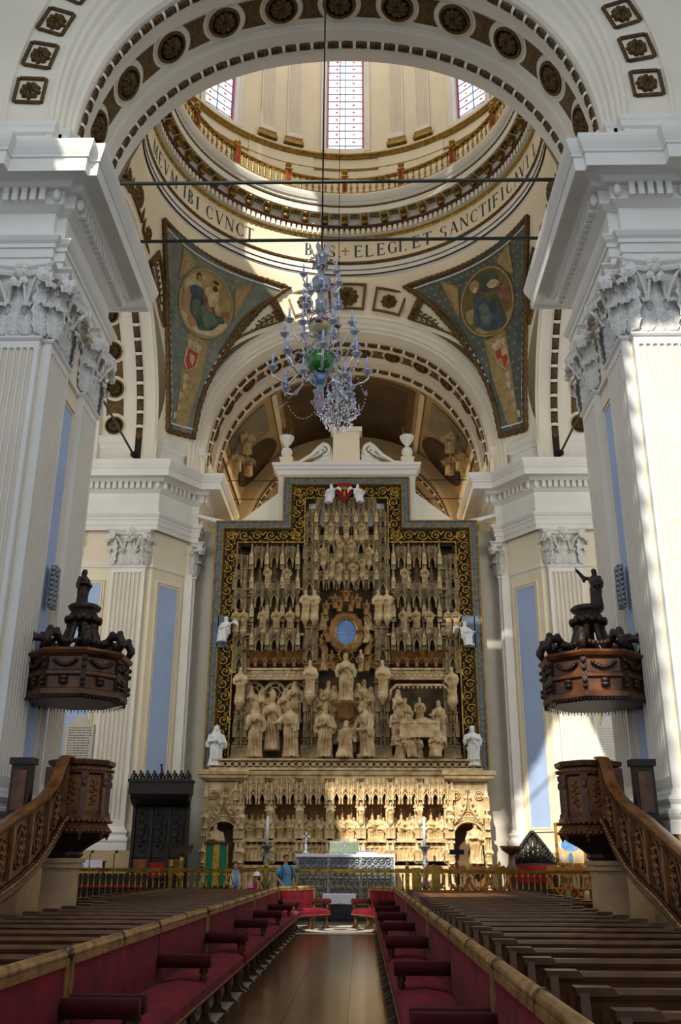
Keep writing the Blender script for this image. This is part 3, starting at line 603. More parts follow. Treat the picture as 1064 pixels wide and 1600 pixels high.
for z, o, nm in ((33.62, .0, 'gold_cornice'), (32.88, .02, 'gold_line')):
    part(nm, rev([(RD, z-.12), (RD-.1-o*2, z-.1), (RD-.12, z-.04), (RD-.16, z+.0), (RD-.2+o*6, z+.06), (RD-.2+o*6, z+.12), (RD, z+.14)] if o == 0 else [(RD, z-.07), (RD-.05, z-.05), (RD-.07, z+.05), (RD, z+.07)]), 'gold_paint', drum)
    part(nm + '_top', rev([(RD, z+.14), (RD-.14, z+.15), (RD-.14, z+.26), (RD, z+.3)] if o == 0 else [(RD, z+.07), (RD-.04, z+.08), (RD, z+.12)]), 'drum_plaster', drum)
for k in range(8):
    if k in (0, 1, 7, 2, 6): part('pedestal_break', rev([(RD-.06, 30.3), (RD-.06, 33.5)], k*45+10.5, k*45+33.5, 10), 'drum_plaster', drum)
part('dome_shell', rev([(RD+.02, 44), (8.4, 44.3), (8, 47), (6.5, 50.5), (4, 53), (.01, 54.3)]), 'drum_plaster', drum)
MT['stained'] = mat('stained', '#f4f6ff', .3, emit=1.0); MT['stained_red'] = mat('stained_red', '#c8283a', .3, emit=.55); MT['stained_blue'] = mat('stained_blue', '#55658c', .3, emit=.3); MT['stained_amber'] = mat('stained_amber', '#d98a3a', .3, emit=.6)
part('window_glass', MB().box(-1.4, 1.4, 0, .03, -.2, WIN[1]-WIN[0]+.2), 'stained', drum, ringM(179.2, RD+.3, WIN[0]))  # unseen oversized sheet added to keep sun out of the near window
for k, (nn, lb) in {0: (1, 'tall stained window in the middle of the drum'), 7: (2, 'stained window cut by the arch on the left of the drum'), 1: (3, 'stained window cut by the arch on the right of the drum')}.items():
    wn = struct('window_%d' % nn, lb, 'window', (0, YC, 0)); c = k*45 - .8; Rw = RD + .3; hw = .93
    Mw = ringM(c, Rw, WIN[0] + .02); H = WIN[1] - WIN[0]; rows = 13; rh = H/rows
    pm = MB().box(-.40, .40, 0, .02, .03, rh-.03).mesh('pane', 'stained'); rd = MB().add([(0, -.006, -.07), (.10, -.006, 0), (0, -.006, .07), (-.10, -.006, 0)], [(0, 1, 2, 3)]); am = rd.mesh('diamond', 'stained_amber'); rd = rd.mesh('diamond', 'stained_red')
    fm = MB()
    for x in (-.91, -.43, 0, .43, .91): fm.box(x-.02, x+.02, -.03, .03, 0, H) if abs(x) != .43 else None
    for i in range(rows+1): fm.box(-.92, .92, -.02, .03, i*rh-.02, i*rh+.02)
    part('leading', fm, 'stained_blue', wn, Mw); fm = MB()
    for s in (-1, 1): fm.box(s*.87-.045, s*.87+.045, .0, .02, 0, H)
    part('red_border', fm, 'stained_red', wn, Mw)
    for i in range(rows):
        for s in (-1, 1):
            p = obj('pane', pm, wn, Mw @ T_(s*.42, 0, i*rh)); obj('diamond', am if (i*7 + s) % 5 == 0 else rd, p, T_(0, -.005, rh*.5)); obj('diamond', am, p, T_(-s*.40, -.01, rh*.98) @ S_(.6)) if i % 2 else None
# roofs around the dome so that daylight only enters through its windows
rf = struct('ceiling_vaults', 'closed vaults above nave and transepts', 'ceiling')
mb = MB(); oc = [(60*c_, 28.3+60*s_) for c_, s_ in ((1, 1), (-1, 1), (-1, -1), (1, -1))]
N = 48; inner_ = [(8.3*cos(2*pi*i/N), YC + 8.3*sin(2*pi*i/N)) for i in range(N)]
def sq(i):
    a = 2*pi*i/N; k = 50/max(abs(cos(a)), abs(sin(a))); y = YC + k*sin(a); return (k*cos(a), max(y, 18.2))
mb.add([(*p, 30.2) for p in inner_] + [(*sq(i), 30.2) for i in range(N)], [(i, (i+1) % N, N+(i+1) % N, N+i) for i in range(N)])
part('crossing_roof', mb, 'cream_plaster', rf)
# unseen flat slab added over the nave, its cells left out to shape sun patches
Zv = 24.0; open_ = set()
def sun_gap(pts, pad=0):  # leaves out slab cells so the sun reaches the given points
    Q = [(p[0] - SUN_DIR.x/SUN_DIR.z*(p[2]-Zv), p[1] - SUN_DIR.y/SUN_DIR.z*(p[2]-Zv)) for p in pts]
    n = len(Q)
    # convex hull containment
    H = []; S = sorted(set(Q))
    def half(seq):
        h = []
        for q in seq:
            while len(h) > 1 and (h[-1][0]-h[-2][0])*(q[1]-h[-2][1]) - (h[-1][1]-h[-2][1])*(q[0]-h[-2][0]) <= 0: h.pop()
            h.append(q)
        return h
    H = half(S)[:-1] + half(S[::-1])[:-1]
    for ix in range(int(min(q[0] for q in Q)*4)-1, int(max(q[0] for q in Q)*4)+2):
        for iy in range(int(min(q[1] for q in Q)*4)-1, int(max(q[1] for q in Q)*4)+2):
            c = (ix*.25+.125, iy*.25+.125)
            if all((b[0]-a[0])*(c[1]-a[1]) - (b[1]-a[1])*(c[0]-a[0]) > 0 for a, b in zip(H, H[1:]+H[:1])): open_.add((ix, iy))
sun_gap([(6.32, 17.7, .5), (10, 17.7, .5), (6.32, 17.7, 12.6), (10, 17.7, 13.4)])
sun_gap([(6.1, 36.2, .4), (9.4, 34.6, .4), (9.4, 34.6, 6.6), (7.9, 34.6, 6.8), (6.3, 36, 4.0)])
sun_gap([(.6, 35, .4), (5.4, 35, .4), (.6, 35, 4.7), (5.4, 35, 4.7)]); sun_gap([(-1.3, 35, 1.2), (.6, 35, 1.2), (-1.0, 35, 4.7), (.6, 35, 4.7)])
sun_gap([(4.6, 18.6, 4.9), (5.5, 18.6, 4.7), (4.8, 18.6, 6.3), (5.5, 18.6, 6.1)])
sun_gap([(2.0, 23.5, .9), (4.4, 24.3, .9), (2.0, 26.2, .9), (4.0, 26.8, .9)]); sun_gap([(-1.5, 25.8, 0), (1.0, 25.8, 0), (-1.3, 29.6, .5), (.8, 29.4, .3)])
mb = MB()
for iy in range(-160, 73):
    run0 = None
    for ix in range(-100, 161):
        solid = ix < 160 and (ix, iy) not in open_
        if solid and run0 is None: run0 = ix
        if not solid and run0 is not None: mb.add([(run0*.25, iy*.25, Zv), (ix*.25, iy*.25, Zv), (ix*.25, iy*.25+.25, Zv), (run0*.25, iy*.25+.25, Zv)], [(0, 1, 2, 3)]); run0 = None
part('nave_sun_mask', mb, 'white_plaster', rf)
mb = MB().box(-9.3, 9.3, 18, 18.2, 24, 30.2); 
# ------------------------------------------------------------------ floor, platform, chancel
def marble_mat():
    m = mat('floor_marble', '#3b2f28', .2, col2='#6c5440', scale=.55, detail=8, spec=.5); return m
MT['floor_marble'] = marble_mat(); mk('floor_dark', '#1c1b19', .3, col2='#3a362f', scale=.7, detail=7, spec=.3); mk('floor_white', '#c9c2b4', .2, col2='#e4ddd0', scale=1.5, detail=7); mk('step_dark', '#1d2429', .35, col2='#333c42', scale=2)
mk('tile_warm', '#3a281b', .17, col2='#6e4c32', scale=2.2, detail=9, spec=.4); mk('tile_brown', '#33241a', .17, col2='#5e4330', scale=1.9, detail=9, spec=.4)
fl = struct('floor', 'polished marble church floor', 'floor')
part('floor_slab', MB().box(-30, 30, -10, 60, -.3, -.012), 'floor_dark', fl)
ta = MB().box(-.357, .357, -.6, .6, -.012, 0).mesh('tile', 'tile_warm'); tb = MB().box(-.357, .357, -.6, .6, -.012, 0).mesh('tile', 'tile_brown')
for j in range(19):
    for i in range(3): obj('tile', ta if (i*5 + j*3) % 4 else tb, fl, T_(-.72 + i*.72 + .03, 2.2 + j*1.205, 0))
for s in (-1, 1): part('white_border', MB().box(s*1.32-.26, s*1.32+.26, 1.5, 28.3, -.012, -.002), 'floor_white', fl)
# inlaid rosette in front of the altar rail
def ann(mb, r0, r1, y, z): return mb.grid(lambda t, r: (r*cos(t), y + r*1.3*sin(t), z), lins(0, 2*pi, 40), [r0, r1], False)
mb = MB(); ann(mb, .62, 1.02, 26.95, -.006); ann(mb, .2, .45, 26.95, -.006); mb.box(-1.6, 1.6, 25.2, 25.55, -.012, -.005).box(-1.6, 1.6, 28.3, 28.6, -.012, -.005); part('floor_inlay', mb, 'floor_white', fl)
part('floor_inlay', ann(MB(), .001, .2, 26.95, -.006), 'tile_warm', fl)
part('presbytery_step', MB().box(-13, 13, 31.3, 46, 0, .2).box(-13, 13, 31.4, 46, .2, .42), 'step_dark', fl); part('presbytery_floor', MB().box(-13, 13, 31.7, 46, .42, .425), 'floor_marble', fl)
# chancel
ch = struct('wall_chancel', 'chancel walls behind the altarpiece', 'wall')
mb = MB()
for s in (-1, 1): mb.box(min(s*6.25, s*6.5), max(s*6.25, s*6.5), 37.5, 52, 0, 17.6)
part('side_wall', mb, 'grey_wall', ch); part('altar_wall', MB().box(-6.3, -4.9, 36.6, 36.9, 0, 14.5).box(4.9, 6.3, 36.6, 36.9, 0, 14.5), 'grey_wall', ch); part('back_wall', MB().box(-9, 9, 49.5, 49.8, 0, 26), 'cream_plaster', ch)
def vault(R, zc, y0, y1, a0, a1, m, nm, off=0, n=40, M=None): return part(nm, MB().grid(lambda a, y: ((R-off)*cos(R_(a)), y, zc + (R-off)*sin(R_(a))), lins(a0, a1, n), lins(y0, y1, 6)), m, ch)
mk('fresco_dark', '#171008', .55, col2='#4a3016', scale=.9, detail=8); mk('vault_tan', '#a08a64', .6, col2='#b8a078', scale=.5); mk('fresco_grey', '#6d6a62', .6, col2='#8d8878', scale=1)
vault(6.3, 17.5, 39.7, 49.6, -2, 182, 'vault_tan', 'vault')
vault(6.3, 17.5, 40.6, 46.2, 62, 118, 'fresco_dark', 'ceiling_painting', .06)
for a in (60.5, 119.5): vault(6.3, 17.5, 40.2, 46.6, a-1.4, a+1.4, 'bronze', 'painting_frame', .12, 4)
for y in (40.4, 46.4): vault(6.3, 17.5, y-.16, y+.16, 59, 121, 'bronze', 'painting_frame', .12)
for s in (0, 1):
    A = (lambda a: a) if s == 0 else (lambda a: 180-a)
    for a in (55, 20): vault(6.3, 17.5, 40.0, 46.8, A(a)-1.2, A(a)+1.2, 'cream_plaster', 'vault_rib', .1, 4)
    vault(6.3, 17.5, 40.3, 43.2, min(A(26), A(50)), max(A(26), A(50)), 'fresco_grey', 'lunette_panel', .05, 12)
    mb = MB().grid(lambda u, v: ((6.24-.02)*cos(R_(A(38 + 14*v*cos(u)))), 45 + 1.6*v*sin(u), 17.5 + 6.22*sin(R_(A(38 + 14*v*cos(u))))), lins(0, 2*pi, 24), lins(.01, 1, 3)); part('lunette_oval', mb, 'fresco_dark', ch)
PB = [(46.6, 6.4, 17.2), (46.6, 5.75, 17.2), (46.7, 5.7, 17.2), (46.75, 5.6, 17.2), (47.9, 5.5, 17.2), (48.0, 5.4, 17.2), (49.3, 5.4, 17.2), (49.4, 6.4, 17.2)]
arch('trim_9', 'dim inner arch of bronze garlands behind the altarpiece top', PB, ((47.0, 5.56), (48.6, 5.4)), None, .08, 17.0, Matrix.Identity(4), npc=36, gw=.3, med=False, mats=('vault_tan', 'vault_tan'))
part('chancel_roof', MB().box(-16, 16, 36, 52, 30, 30.2), 'cream_plaster', ch)
for x0, x1 in ((-16, -6.4), (6.4, 16)): part('shoulder', MB().box(x0, x1, 37.2, 49, 16, 30), 'cream_plaster', ch)
part('over_arch', MB().box(-9, 9, 39.75, 39.9, 23.9, 30), 'cream_plaster', ch)
# tie rods
mk('rod', '#3a3d3a', .45, .6)
def rod(a, b, r, label):
    return tag(part('tie_rod', MB().tube([a, b], r, 8), 'rod'), label, 'tie rod', 'iron tie rods')
rod((-6.6, 18.65, 17.28), (6.6, 18.65, 17.28), .045, 'upper iron tie rod across the wide nave arch'); rod((-6.7, 21.1, 17.4), (6.7, 21.1, 17.4), .045, 'lower iron tie rod across the wide nave arch')
for s, w_ in ((-1, 'left'), (1, 'right')):
    t = thing('tie_rod', 'slanting iron tie rod with a ball end across the %s transept arch' % w_, 'tie rod', (s*8.6, 34.5, 17.05), 0, 'iron tie rods'); part('rod', MB().tube([(0, 0, 0), (0, -13, 0)], .045, 8), 'rod', t); part('ball_end', MB().ball((0, -.05, 0), .13), 'iron', t)
rod((-6.15, 37.5, 17.15), (6.15, 37.5, 17.15), .02, 'thin upper tie rod above the altarpiece'); rod((-6.15, 39.2, 16.95), (6.15, 39.2, 16.95), .02, 'thin lower tie rod above the altarpiece')
# painted pendentives
def pen_pt(phi, Z, off): r = rho(Z) - off; return Vector((r*sin(R_(phi)), r*cos(R_(phi)), Z))
OUT = [(73, 25.45), (62, 25.47), (50, 25.5), (38, 25.55), (28, 25.58), (20, 25.5), (22.8, 25.2), (28.8, 24.35), (34, 23.2), (37.8, 22.15), (40.3, 21.25), (41.7, 20.35), (42.2, 19.5), (41.6, 18.3), (49, 18.2), (51.6, 19.4), (56, 21.0), (62.3, 22.92), (68.7, 24.45)]
def spans(Z):   # phi range of the outline at height Z
    xs = []
    for (a, z0), (b, z1) in zip(OUT, OUT[1:]+OUT[:1]):
        if (z0-Z)*(z1-Z) <= 0 and z0 != z1: xs.append(a + (b-a)*(Z-z0)/(z1-z0))
    return (min(xs), max(xs)) if xs else (45, 45)
def pendentive_mat(name, ground, sky, robe, robe2, cloud, flip):
    m = mat(name, ground, .6); t = m.node_tree; b = t.nodes['Principled BSDF']; L = t.links.new
    return m
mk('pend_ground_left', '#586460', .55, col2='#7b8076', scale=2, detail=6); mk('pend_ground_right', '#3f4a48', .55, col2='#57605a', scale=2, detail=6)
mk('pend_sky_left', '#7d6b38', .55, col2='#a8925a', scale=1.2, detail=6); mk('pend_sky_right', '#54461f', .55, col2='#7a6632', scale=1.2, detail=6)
mk('pend_ochre', '#8a7648', .6, col2='#a8925f', scale=5, detail=6); mk('robe_green', '#26362e', .6, col2='#4a5a48', scale=3, detail=6); mk('robe_blue', '#2a3340', .6, col2='#465260', scale=3, detail=6); mk('robe_light', '#46564a', .6, col2='#66725c', scale=4); mk('robe_rose', '#6e4034', .6, col2='#8c6450', scale=3); mk('robe_cream', '#a08e68', .6, col2='#c4b48c', scale=4); mk('cloud_pale', '#a89878', .6, col2='#c8b898', scale=3); mk('paint_skin', '#a07a54', .6); mk('paint_hair', '#3a2818', .6); mk('heraldic_red', '#a83a24', .6); mk('star_gold', '#a89050', .5)
def pend(sg, nm, lb, gr, sk):
    P = struct(nm, lb, 'mural', (0, YC, 0)); P['kind'] = 'thing'
    def flat(poly, off, m, name, closed_fan=True, label=None):   # poly: (phi,Z); phi measured from the chancel axis, sg chooses the side
        c = (sum(p[0] for p in poly)/len(poly), sum(p[1] for p in poly)/len(poly)); mb = MB(); n = len(poly); K = 4; vs = []
        for k in lins(.001, 1, K): vs += [pen_pt(sg*(c[0]+(a-c[0])*k), c[1]+(z-c[1])*k, off) for a, z in poly]
        mb.add(vs, [(k*n+i, k*n+(i+1) % n, (k+1)*n+(i+1) % n, (k+1)*n+i) for k in range(K) for i in range(n)], True); return part(name, mb, m, P, label=label)
    mb = MB(); rows = lins(18.25, 25.5, 40); vs = []
    for z in rows: a, b = spans(z); vs += [pen_pt(sg*(a+(b-a)*u), z, .05) for u in lins(0, 1, 16)]
    mb.add(vs, [(r*17+i, r*17+i+1, r*17+18+i, r*17+17+i) for r in range(40) for i in range(16)], True); part('painted_ground', mb, gr, P)
    # raised leaf moulding round the field, and a white inner fillet
    def edge(poly, off, r, m, name, wav=0):
        pts = []; n = len(poly)
        for (a, z), (a2, z2) in zip(poly, poly[1:]+poly[:1]):
            L = int(max(2, hypot((a2-a)*.14, z2-z)/.14))
            pts += [pen_pt(sg*(a+(a2-a)*i/L), z+(z2-z)*i/L, off) for i in range(L)]
        part(name, MB().tube(pts, [r*(1+wav*(i % 2)) for i in range(len(pts))], 6, closed=True) if False else MB().tube(pts + pts[:1], [r*(1+wav*(i % 2)) for i in range(len(pts)+1)], 6), m, P)
    edge(OUT, .06, .10, 'bronze', 'leaf_moulding', .35)
    c0 = (47, 22.6); inn = [(a+(c0[0]-a)*.055 + (0 if z < 24 else 0), z+(c0[1]-z)*.07) for a, z in OUT]; edge(inn, .07, .035, 'white_plaster', 'inner_fillet')
    def ell(c, ra, rz, n=28, rot=0): return [(c[0]+(ra*cos(t)), c[1]+rz*sin(t) + .055*ra*cos(t)*0) for t in lins(0, 2*pi, n)[:-1]]
    med = (48.4, 23.55)
    flat(ell(med, 9.9, 1.38), .075, sk, 'medallion'); edge(ell(med, 9.9, 1.38), .08, .05, 'pend_ochre', 'medallion_rim')
    for q in ([(61.5, 25.2), (54.8, 24.95), (60, 23.9)], [(33.0, 25.25), (38.6, 24.75), (37.3, 23.45), ]): flat(q, .07, 'pend_ochre', 'ornament_panel'); edge(q, .075, .03, 'pend_ochre', 'panel_rim')
    q = [(51.5, 22.15), (44.2, 22.05), (43.8, 20.6), (44.6, 18.6), (47.6, 18.55), (49.7, 20.4)]; flat(q, .065, 'pend_ochre', 'ornament_panel'); edge(q, .07, .03, 'pend_ochre', 'panel_rim')
    def f(pts, m, name, off): flat([(med[0] + sg*a, med[1]+z) for a, z in pts], off, m, name)   # a grows to the right in the picture
    def poly(pts, m, name, off): # outline in picture units about the medallion centre, rounded by a closed spline
        P = [(x/185*9.9, -y/220*1.36) for x, y in pts]; n = len(P); Q = []
        for i in range(n):
            p0, p1, p2, p3 = (P[(i+j-1) % n] for j in range(4))
            for t in (0, .25, .5, .75): Q.append(tuple(.5*((2*p1[k]) + (p2[k]-p0[k])*t + (2*p0[k]-5*p1[k]+4*p2[k]-p3[k])*t*t + (3*p1[k]-p0[k]-3*p2[k]+p3[k])*t**3) for k in (0, 1)))
        f(Q, m, name, off)
    def blob(x, y, rx, ry, m, name, off): poly([(x + rx*cos(t), y + ry*sin(t)) for t in lins(0, 2*pi, 8)[:-1]], m, name, off)
    robe = 'robe_green' if sg < 0 else 'robe_blue'
    if sg < 0:
        poly([(-150, 120), (-60, 150), (40, 175), (130, 110), (150, 60), (170, 90), (110, 170), (0, 208), (-110, 180)], 'cloud_pale', 'painted_cloud', .085); blob(-55, 130, 40, 60, 'paint_skin', 'painted_cherub', .088)
        blob(-110, -60, 62, 90, 'robe_cream', 'painted_angel', .088); blob(-128, 20, 30, 80, 'paint_skin', 'painted_angel_arm', .09); blob(-60, -160, 34, 16, 'robe_cream', 'painted_wing', .09); blob(-82, -148, 22, 28, 'paint_hair', 'painted_hair', .092); blob(-78, -140, 16, 20, 'paint_skin', 'painted_face', .096)
        blob(-70, -40, 58, 48, 'robe_blue', 'painted_tunic', .094)
        poly([(-100, -20), (-40, -30), (30, 0), (110, 20), (150, 70), (120, 90), (80, 150), (0, 180), (-30, 140), (-90, 90)], robe, 'painted_robe', .098); poly([(-20, 20), (60, 30), (100, 90), (40, 150), (0, 90)], 'robe_light', 'painted_fold', .102); poly([(-80, 10), (-40, 10), (-50, 110), (-80, 70)], 'robe_light', 'painted_fold', .102)
        poly([(-20, -100), (30, -130), (70, -110), (80, -60), (50, 0), (0, 0), (-20, -50)], 'robe_cream', 'painted_tunic', .106); poly([(-25, -60), (5, -40), (25, 0), (60, 20), (40, 40), (-10, 10)], 'robe_rose', 'painted_sleeve', .11); poly([(60, -60), (90, -20), (110, 20), (80, 30), (60, -10)], 'robe_cream', 'painted_sleeve', .112)
        blob(100, 30, 26, 14, 'paint_skin', 'painted_hands', .116); poly([(105, 20), (150, -10), (168, 10), (125, 45)], 'robe_rose', 'painted_book', .118); blob(43, -148, 36, 40, 'star_gold', 'painted_halo', .108); blob(43, -140, 20, 28, 'paint_skin', 'painted_face', .114); blob(43, -122, 19, 18, 'paint_hair', 'painted_beard', .118); blob(40, -166, 22, 14, 'paint_hair', 'painted_hair', .118)
    else:
        poly([(-120, 130), (-40, 160), (60, 170), (140, 120), (120, 170), (0, 205), (-90, 180)], 'pend_ochre', 'painted_cloud', .085); poly([(-160, 10), (-110, 0), (-100, 70), (-150, 90)], 'pend_ochre', 'painted_beast', .088); blob(120, 20, 40, 70, 'robe_rose', 'painted_angel', .088)
        poly([(-30, -160), (40, -190), (100, -150), (90, -80), (20, -60), (-30, -90)], 'robe_green', 'painted_cloak', .092); poly([(-90, -60), (-30, -70), (10, 10), (60, 60), (90, 180), (-40, 190), (-120, 90), (-100, 10)], robe, 'painted_robe', .098); poly([(20, -20), (70, 0), (80, 100), (40, 90)], 'robe_green', 'painted_fold', .102); poly([(-70, 20), (-20, 0), (0, 120), (-60, 130)], 'robe_light', 'painted_fold', .102)
        poly([(20, -110), (70, -120), (110, -80), (100, -60), (40, -70)], 'cloud_pale', 'painted_sleeve', .106); blob(98, -66, 16, 12, 'paint_skin', 'painted_hands', .11); blob(-68, -140, 36, 40, 'pend_ochre', 'painted_halo', .104); blob(-68, -134, 19, 27, 'paint_skin', 'painted_face', .11); blob(-68, -112, 17, 20, 'cloud_pale', 'painted_beard', .114)
    cs = (48.4, 21.15); sh = [(cs[0]+a, cs[1]+z) for a, z in ((-2.0, .38), (2.0, .42), (2.0, -.15), (0.2, -.48), (-2.0, -.2))]
    flat(sh, .10, 'heraldic_red', 'coat_of_arms'); edge(sh, .10, .035, 'cloud_pale', 'shield_rim')
    if sg < 0: flat([(cs[0]+a, cs[1]+z) for a, z in ((-.9, -.22), (.1, -.1), (.9, .1), (.5, .25), (-.2, .2), (-1.1, .1))], .11, 'robe_cream', 'shield_charge')
    else:
        flat([(cs[0]-.1, cs[1]-.4), (cs[0]-1.9, cs[1]-.2), (cs[0]-1.9, cs[1]), (cs[0]-.1, cs[1])], .11, 'pend_ochre', 'shield_quarter'); flat([(cs[0]+.2, cs[1]+.05), (cs[0]+1.8, cs[1]+.05), (cs[0]+1.8, cs[1]+.36), (cs[0]+.2, cs[1]+.34)], .11, 'cloud_pale', 'shield_charge')
    for i, (a, z) in enumerate(((0, .62), (-1.6, .55), (1.6, .6), (.2, -.75), (-.3, -1.1), (.1, -1.5), (-.3, -1.95), (.1, -2.3))): flat([(cs[0]+a+(.9-.06*i)*cos(t)*(1+.3*sin(3*t)), cs[1]+z+.16*sin(t)) for t in lins(0, 2*pi, 10)[:-1]], .085, 'cloud_pale', 'painted_garland')
    mb = MB(); st = pen_pt
    rr = random.Random(5)
    for i in range(24*22):
        a, z = 20 + 2.3*(i % 24) + (1.15 if (i//24) % 2 else 0), 18.5 + .33*(i//24); lo, hi = spans(z)
        if lo+2 < a < hi-2 and hypot((a-med[0])/10.6, (z-med[1])/1.5) > 1:
            for k in range(2): mb.add([pen_pt(sg*(a + .75*cos(k*pi/2 + q*pi)*(1 if q % 1 == 0 else .2)), z + .1*sin(k*pi/2 + q*pi), .06) for q in (0,)] + [pen_pt(sg*(a+.12), z+.02, .06), pen_pt(sg*(a + .75*cos(k*pi/2+pi)), z + .07*sin(k*pi/2+pi), .06), pen_pt(sg*(a-.12), z-.02, .06)], [(0, 1, 2, 3)])
    part('painted_stars', mb, 'star_gold', P, stuff=True)
    return P
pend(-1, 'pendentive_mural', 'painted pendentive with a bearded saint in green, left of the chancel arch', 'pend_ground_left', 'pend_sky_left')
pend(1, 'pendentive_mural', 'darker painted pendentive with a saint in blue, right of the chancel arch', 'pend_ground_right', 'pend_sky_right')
# ------------------------------------------------------------------ carved figures
def at(u, v, Y):   # a point of the photograph measured on the upright plane at depth Y
    d = _f + _r*((u-532)/F_PX) - _u*((v-800)/F_PX); return CAM + d*((Y-CAM.y)/d.y)
def fold_fn(freq, amp, zmax=.8, seed=0., zmin=-1):
    def f(c, n):
        if c.z > zmax or c.z < zmin: return 0
        a = atan2(c.x, -c.y); k = min(1, (zmax - c.z)/.15)
        return k*amp*(sin(freq*a + 5*noise.noise(Vector((c.x*4, c.y*4, c.z*2.2+seed))) + c.z*6*sin(seed+1)) + .6*noise.noise(c*11 + Vector((seed, 0, 0))))
    return f
def figure(name, m, arms, head=(0, -.01), hood=False, mitre=False, beard=False, hair=True, seated=False, kneel=False, lean=0., wings=False, wide=1., staff=None, seed=0., vox=.016, amp=.011, halo=False, bare_legs=False):
    """one continuous robed figure of height 1, feet at z=0, looking along -y"""
    mb = MB(); W = wide*.94; top = 0.
    if seated: rings = [(.0, .15, .12, 0, -.16), (.06, .14, .12, 0, -.15), (.24, .14, .14, 0, -.12), (.30, .15, .20, 0, -.07), (.36, .145, .17, 0, -.03), (.46, .12, .10, 0, .02), (.58, .145, .105, 0, .02), (.66, .15, .09, 0, .02), (.70, .07, .06, 0, .02), (.735, .045, .045, 0, .015)]; hs, sh = .80, .64
    elif kneel: rings = [(.0, .16, .24, 0, .06), (.08, .16, .22, 0, .06), (.2, .14, .15, 0, .02), (.36, .13, .11, 0, 0), (.46, .115, .09, 0, -.01), (.58, .145, .10, 0, -.02), (.66, .15, .085, 0, -.03), (.70, .07, .06, 0, -.03), (.735, .045, .045, 0, -.035)]; hs, sh = .80, .64
    else: rings = [(.0, .155, .12, 0, 0), (.04, .15, .115, .0, 0), (.26, .125, .10, .008, -.005), (.46, .135, .10, .012, 0), (.56, .115, .085, .008, 0), (.68, .135, .095, 0, 0), (.765, .145, .08, 0, 0), (.81, .07, .055, 0, 0), (.85, .045, .045, 0, -.005)]; hs, sh = .915, .755
    mb.loft([[(W*rx*cos(t) + ox + lean*z, ry*sin(t) + oy, z) for t in lins(0, 2*pi, 20)[:-1]] for z, rx, ry, ox, oy in rings])
    y0 = rings[-1][4]; hx, hy = head[0] + lean*hs, head[1] + y0
    mb.ball((hx, hy, hs), (.054, .064, .08), 12, 9); mb.ball((hx + head[0]*.6, hy-.061, hs-.012), (.012, .02, .018), 6, 5); mb.ball((hx, hy-.035, hs-.045), (.032, .03, .03), 8, 6)
    if hair and not hood: mb.ball((hx, hy+.014, hs+.016), (.058, .062, .07), 10, 8); mb.tube([(hx, hy+.04, hs), (hx, hy+.05, hs-.09)], [.05, .045], 8)
    if beard: mb.ball((hx, hy-.04, hs-.075), (.034, .03, .055), 8, 6)
    if hood: mb.ball((hx, hy+.016, hs+.008), (.066, .07, .085), 12, 8); mb.loft([[(hx + a*cos(t), hy + .02 + b*sin(t), z) for t in lins(0, 2*pi, 14)[:-1]] for z, a, b in ((hs, .06, .06), (hs-.08, .09, .07), (hs-.2, .14, .085))])
    if mitre: mb.loft([[(hx + a*cos(t), hy + .01 + b*sin(t), hs + z) for t in lins(0, 2*pi, 12)[:-1]] for z, a, b in ((.02, .062, .066), (.09, .07, .06), (.17, .012, .02))])
    for s, A in zip((-1, 1), arms):
        if A is None: continue
        y_s = rings[-3][4]; P = [(s*.125*W + lean*sh, y_s, sh)] + [(p[0] + lean*sh, p[1], p[2]) for p in A]
        mb.tube(P, [.055, .05, .036][:len(P)], 8); h = P[-1]; mb.ball(h, .055, 8, 6) if False else mb.ball((h[0], h[1]-.012, h[2]), (.026, .03, .03), 8, 6)
        mb.tube([P[1], (P[1][0], P[1][1]+.01, P[1][2]-.13)], [.05, .03], 7)
    mb.tube([(-.13*W, -.03 + y0, sh), (.02, -.10 + y0, sh-.14), (.13*W, -.08 + rings[3][4], .44 if not (seated or kneel) else .36)], [.04, .04, .03], 7)
    if wings:
        for s in (-1, 1): mb.loft([[(s*(x + r_*.3*cos(t)), .10 + r_*.16*sin(t) + y0, z + r_*cos(t)*.5) for t in lins(0, 2*pi, 10)[:-1]] for x, z, r_ in ((.06, sh, .10), (.2, sh+.08, .12), (.33, sh-.02, .11), (.36, sh-.2, .03))])
    if staff: mb.tube(staff, .014, 6)
    if bare_legs:
        for s in (-1, 1): mb.tube([(s*.05, -.05, .2), (s*.06, -.1, 0)], [.04, .03], 7); mb.ball((s*.06, -.13, .015), (.03, .06, .02), 8, 5)
    else:
        for s in (-1, 1): mb.ball((s*.07, -.125 + rings[0][4], .014), (.032, .055, .022), 8, 5)
    return voxel(mb, name, m, vox, 2, fold_fn(11, amp, sh, seed))
PRAY = ([(-.16, -.06, .62), (-.01, -.15, .68)], [(.16, -.06, .62), (.01, -.15, .68)])
DOWN = ([(-.18, .0, .58), (-.13, -.1, .48)], [(.18, .0, .58), (.13, -.1, .46)])
BOOK = ([(-.17, -.02, .58), (-.03, -.14, .60)], [(.18, -.01, .57), (.06, -.15, .56)])
REACHR = ([(-.16, -.05, .6), (.02, -.15, .6)], [(.17, -.07, .62), (.22, -.2, .60)])
REACHL = ([(-.17, -.07, .62), (-.24, -.18, .60)], [(.16, -.05, .6), (.0, -.15, .58)])
LOW = lambda A: tuple([(x, y-.03, z-.115) for x, y, z in a] for a in A)
FIG = {}
mk('alabaster_mid', '#85683e', .5, col2='#c4ac7e', scale=4.5, detail=7, bump=.3, bscale=14)
def mkf(k, m, *a, **kw): FIG[k] = figure(k, m, *a, **kw)
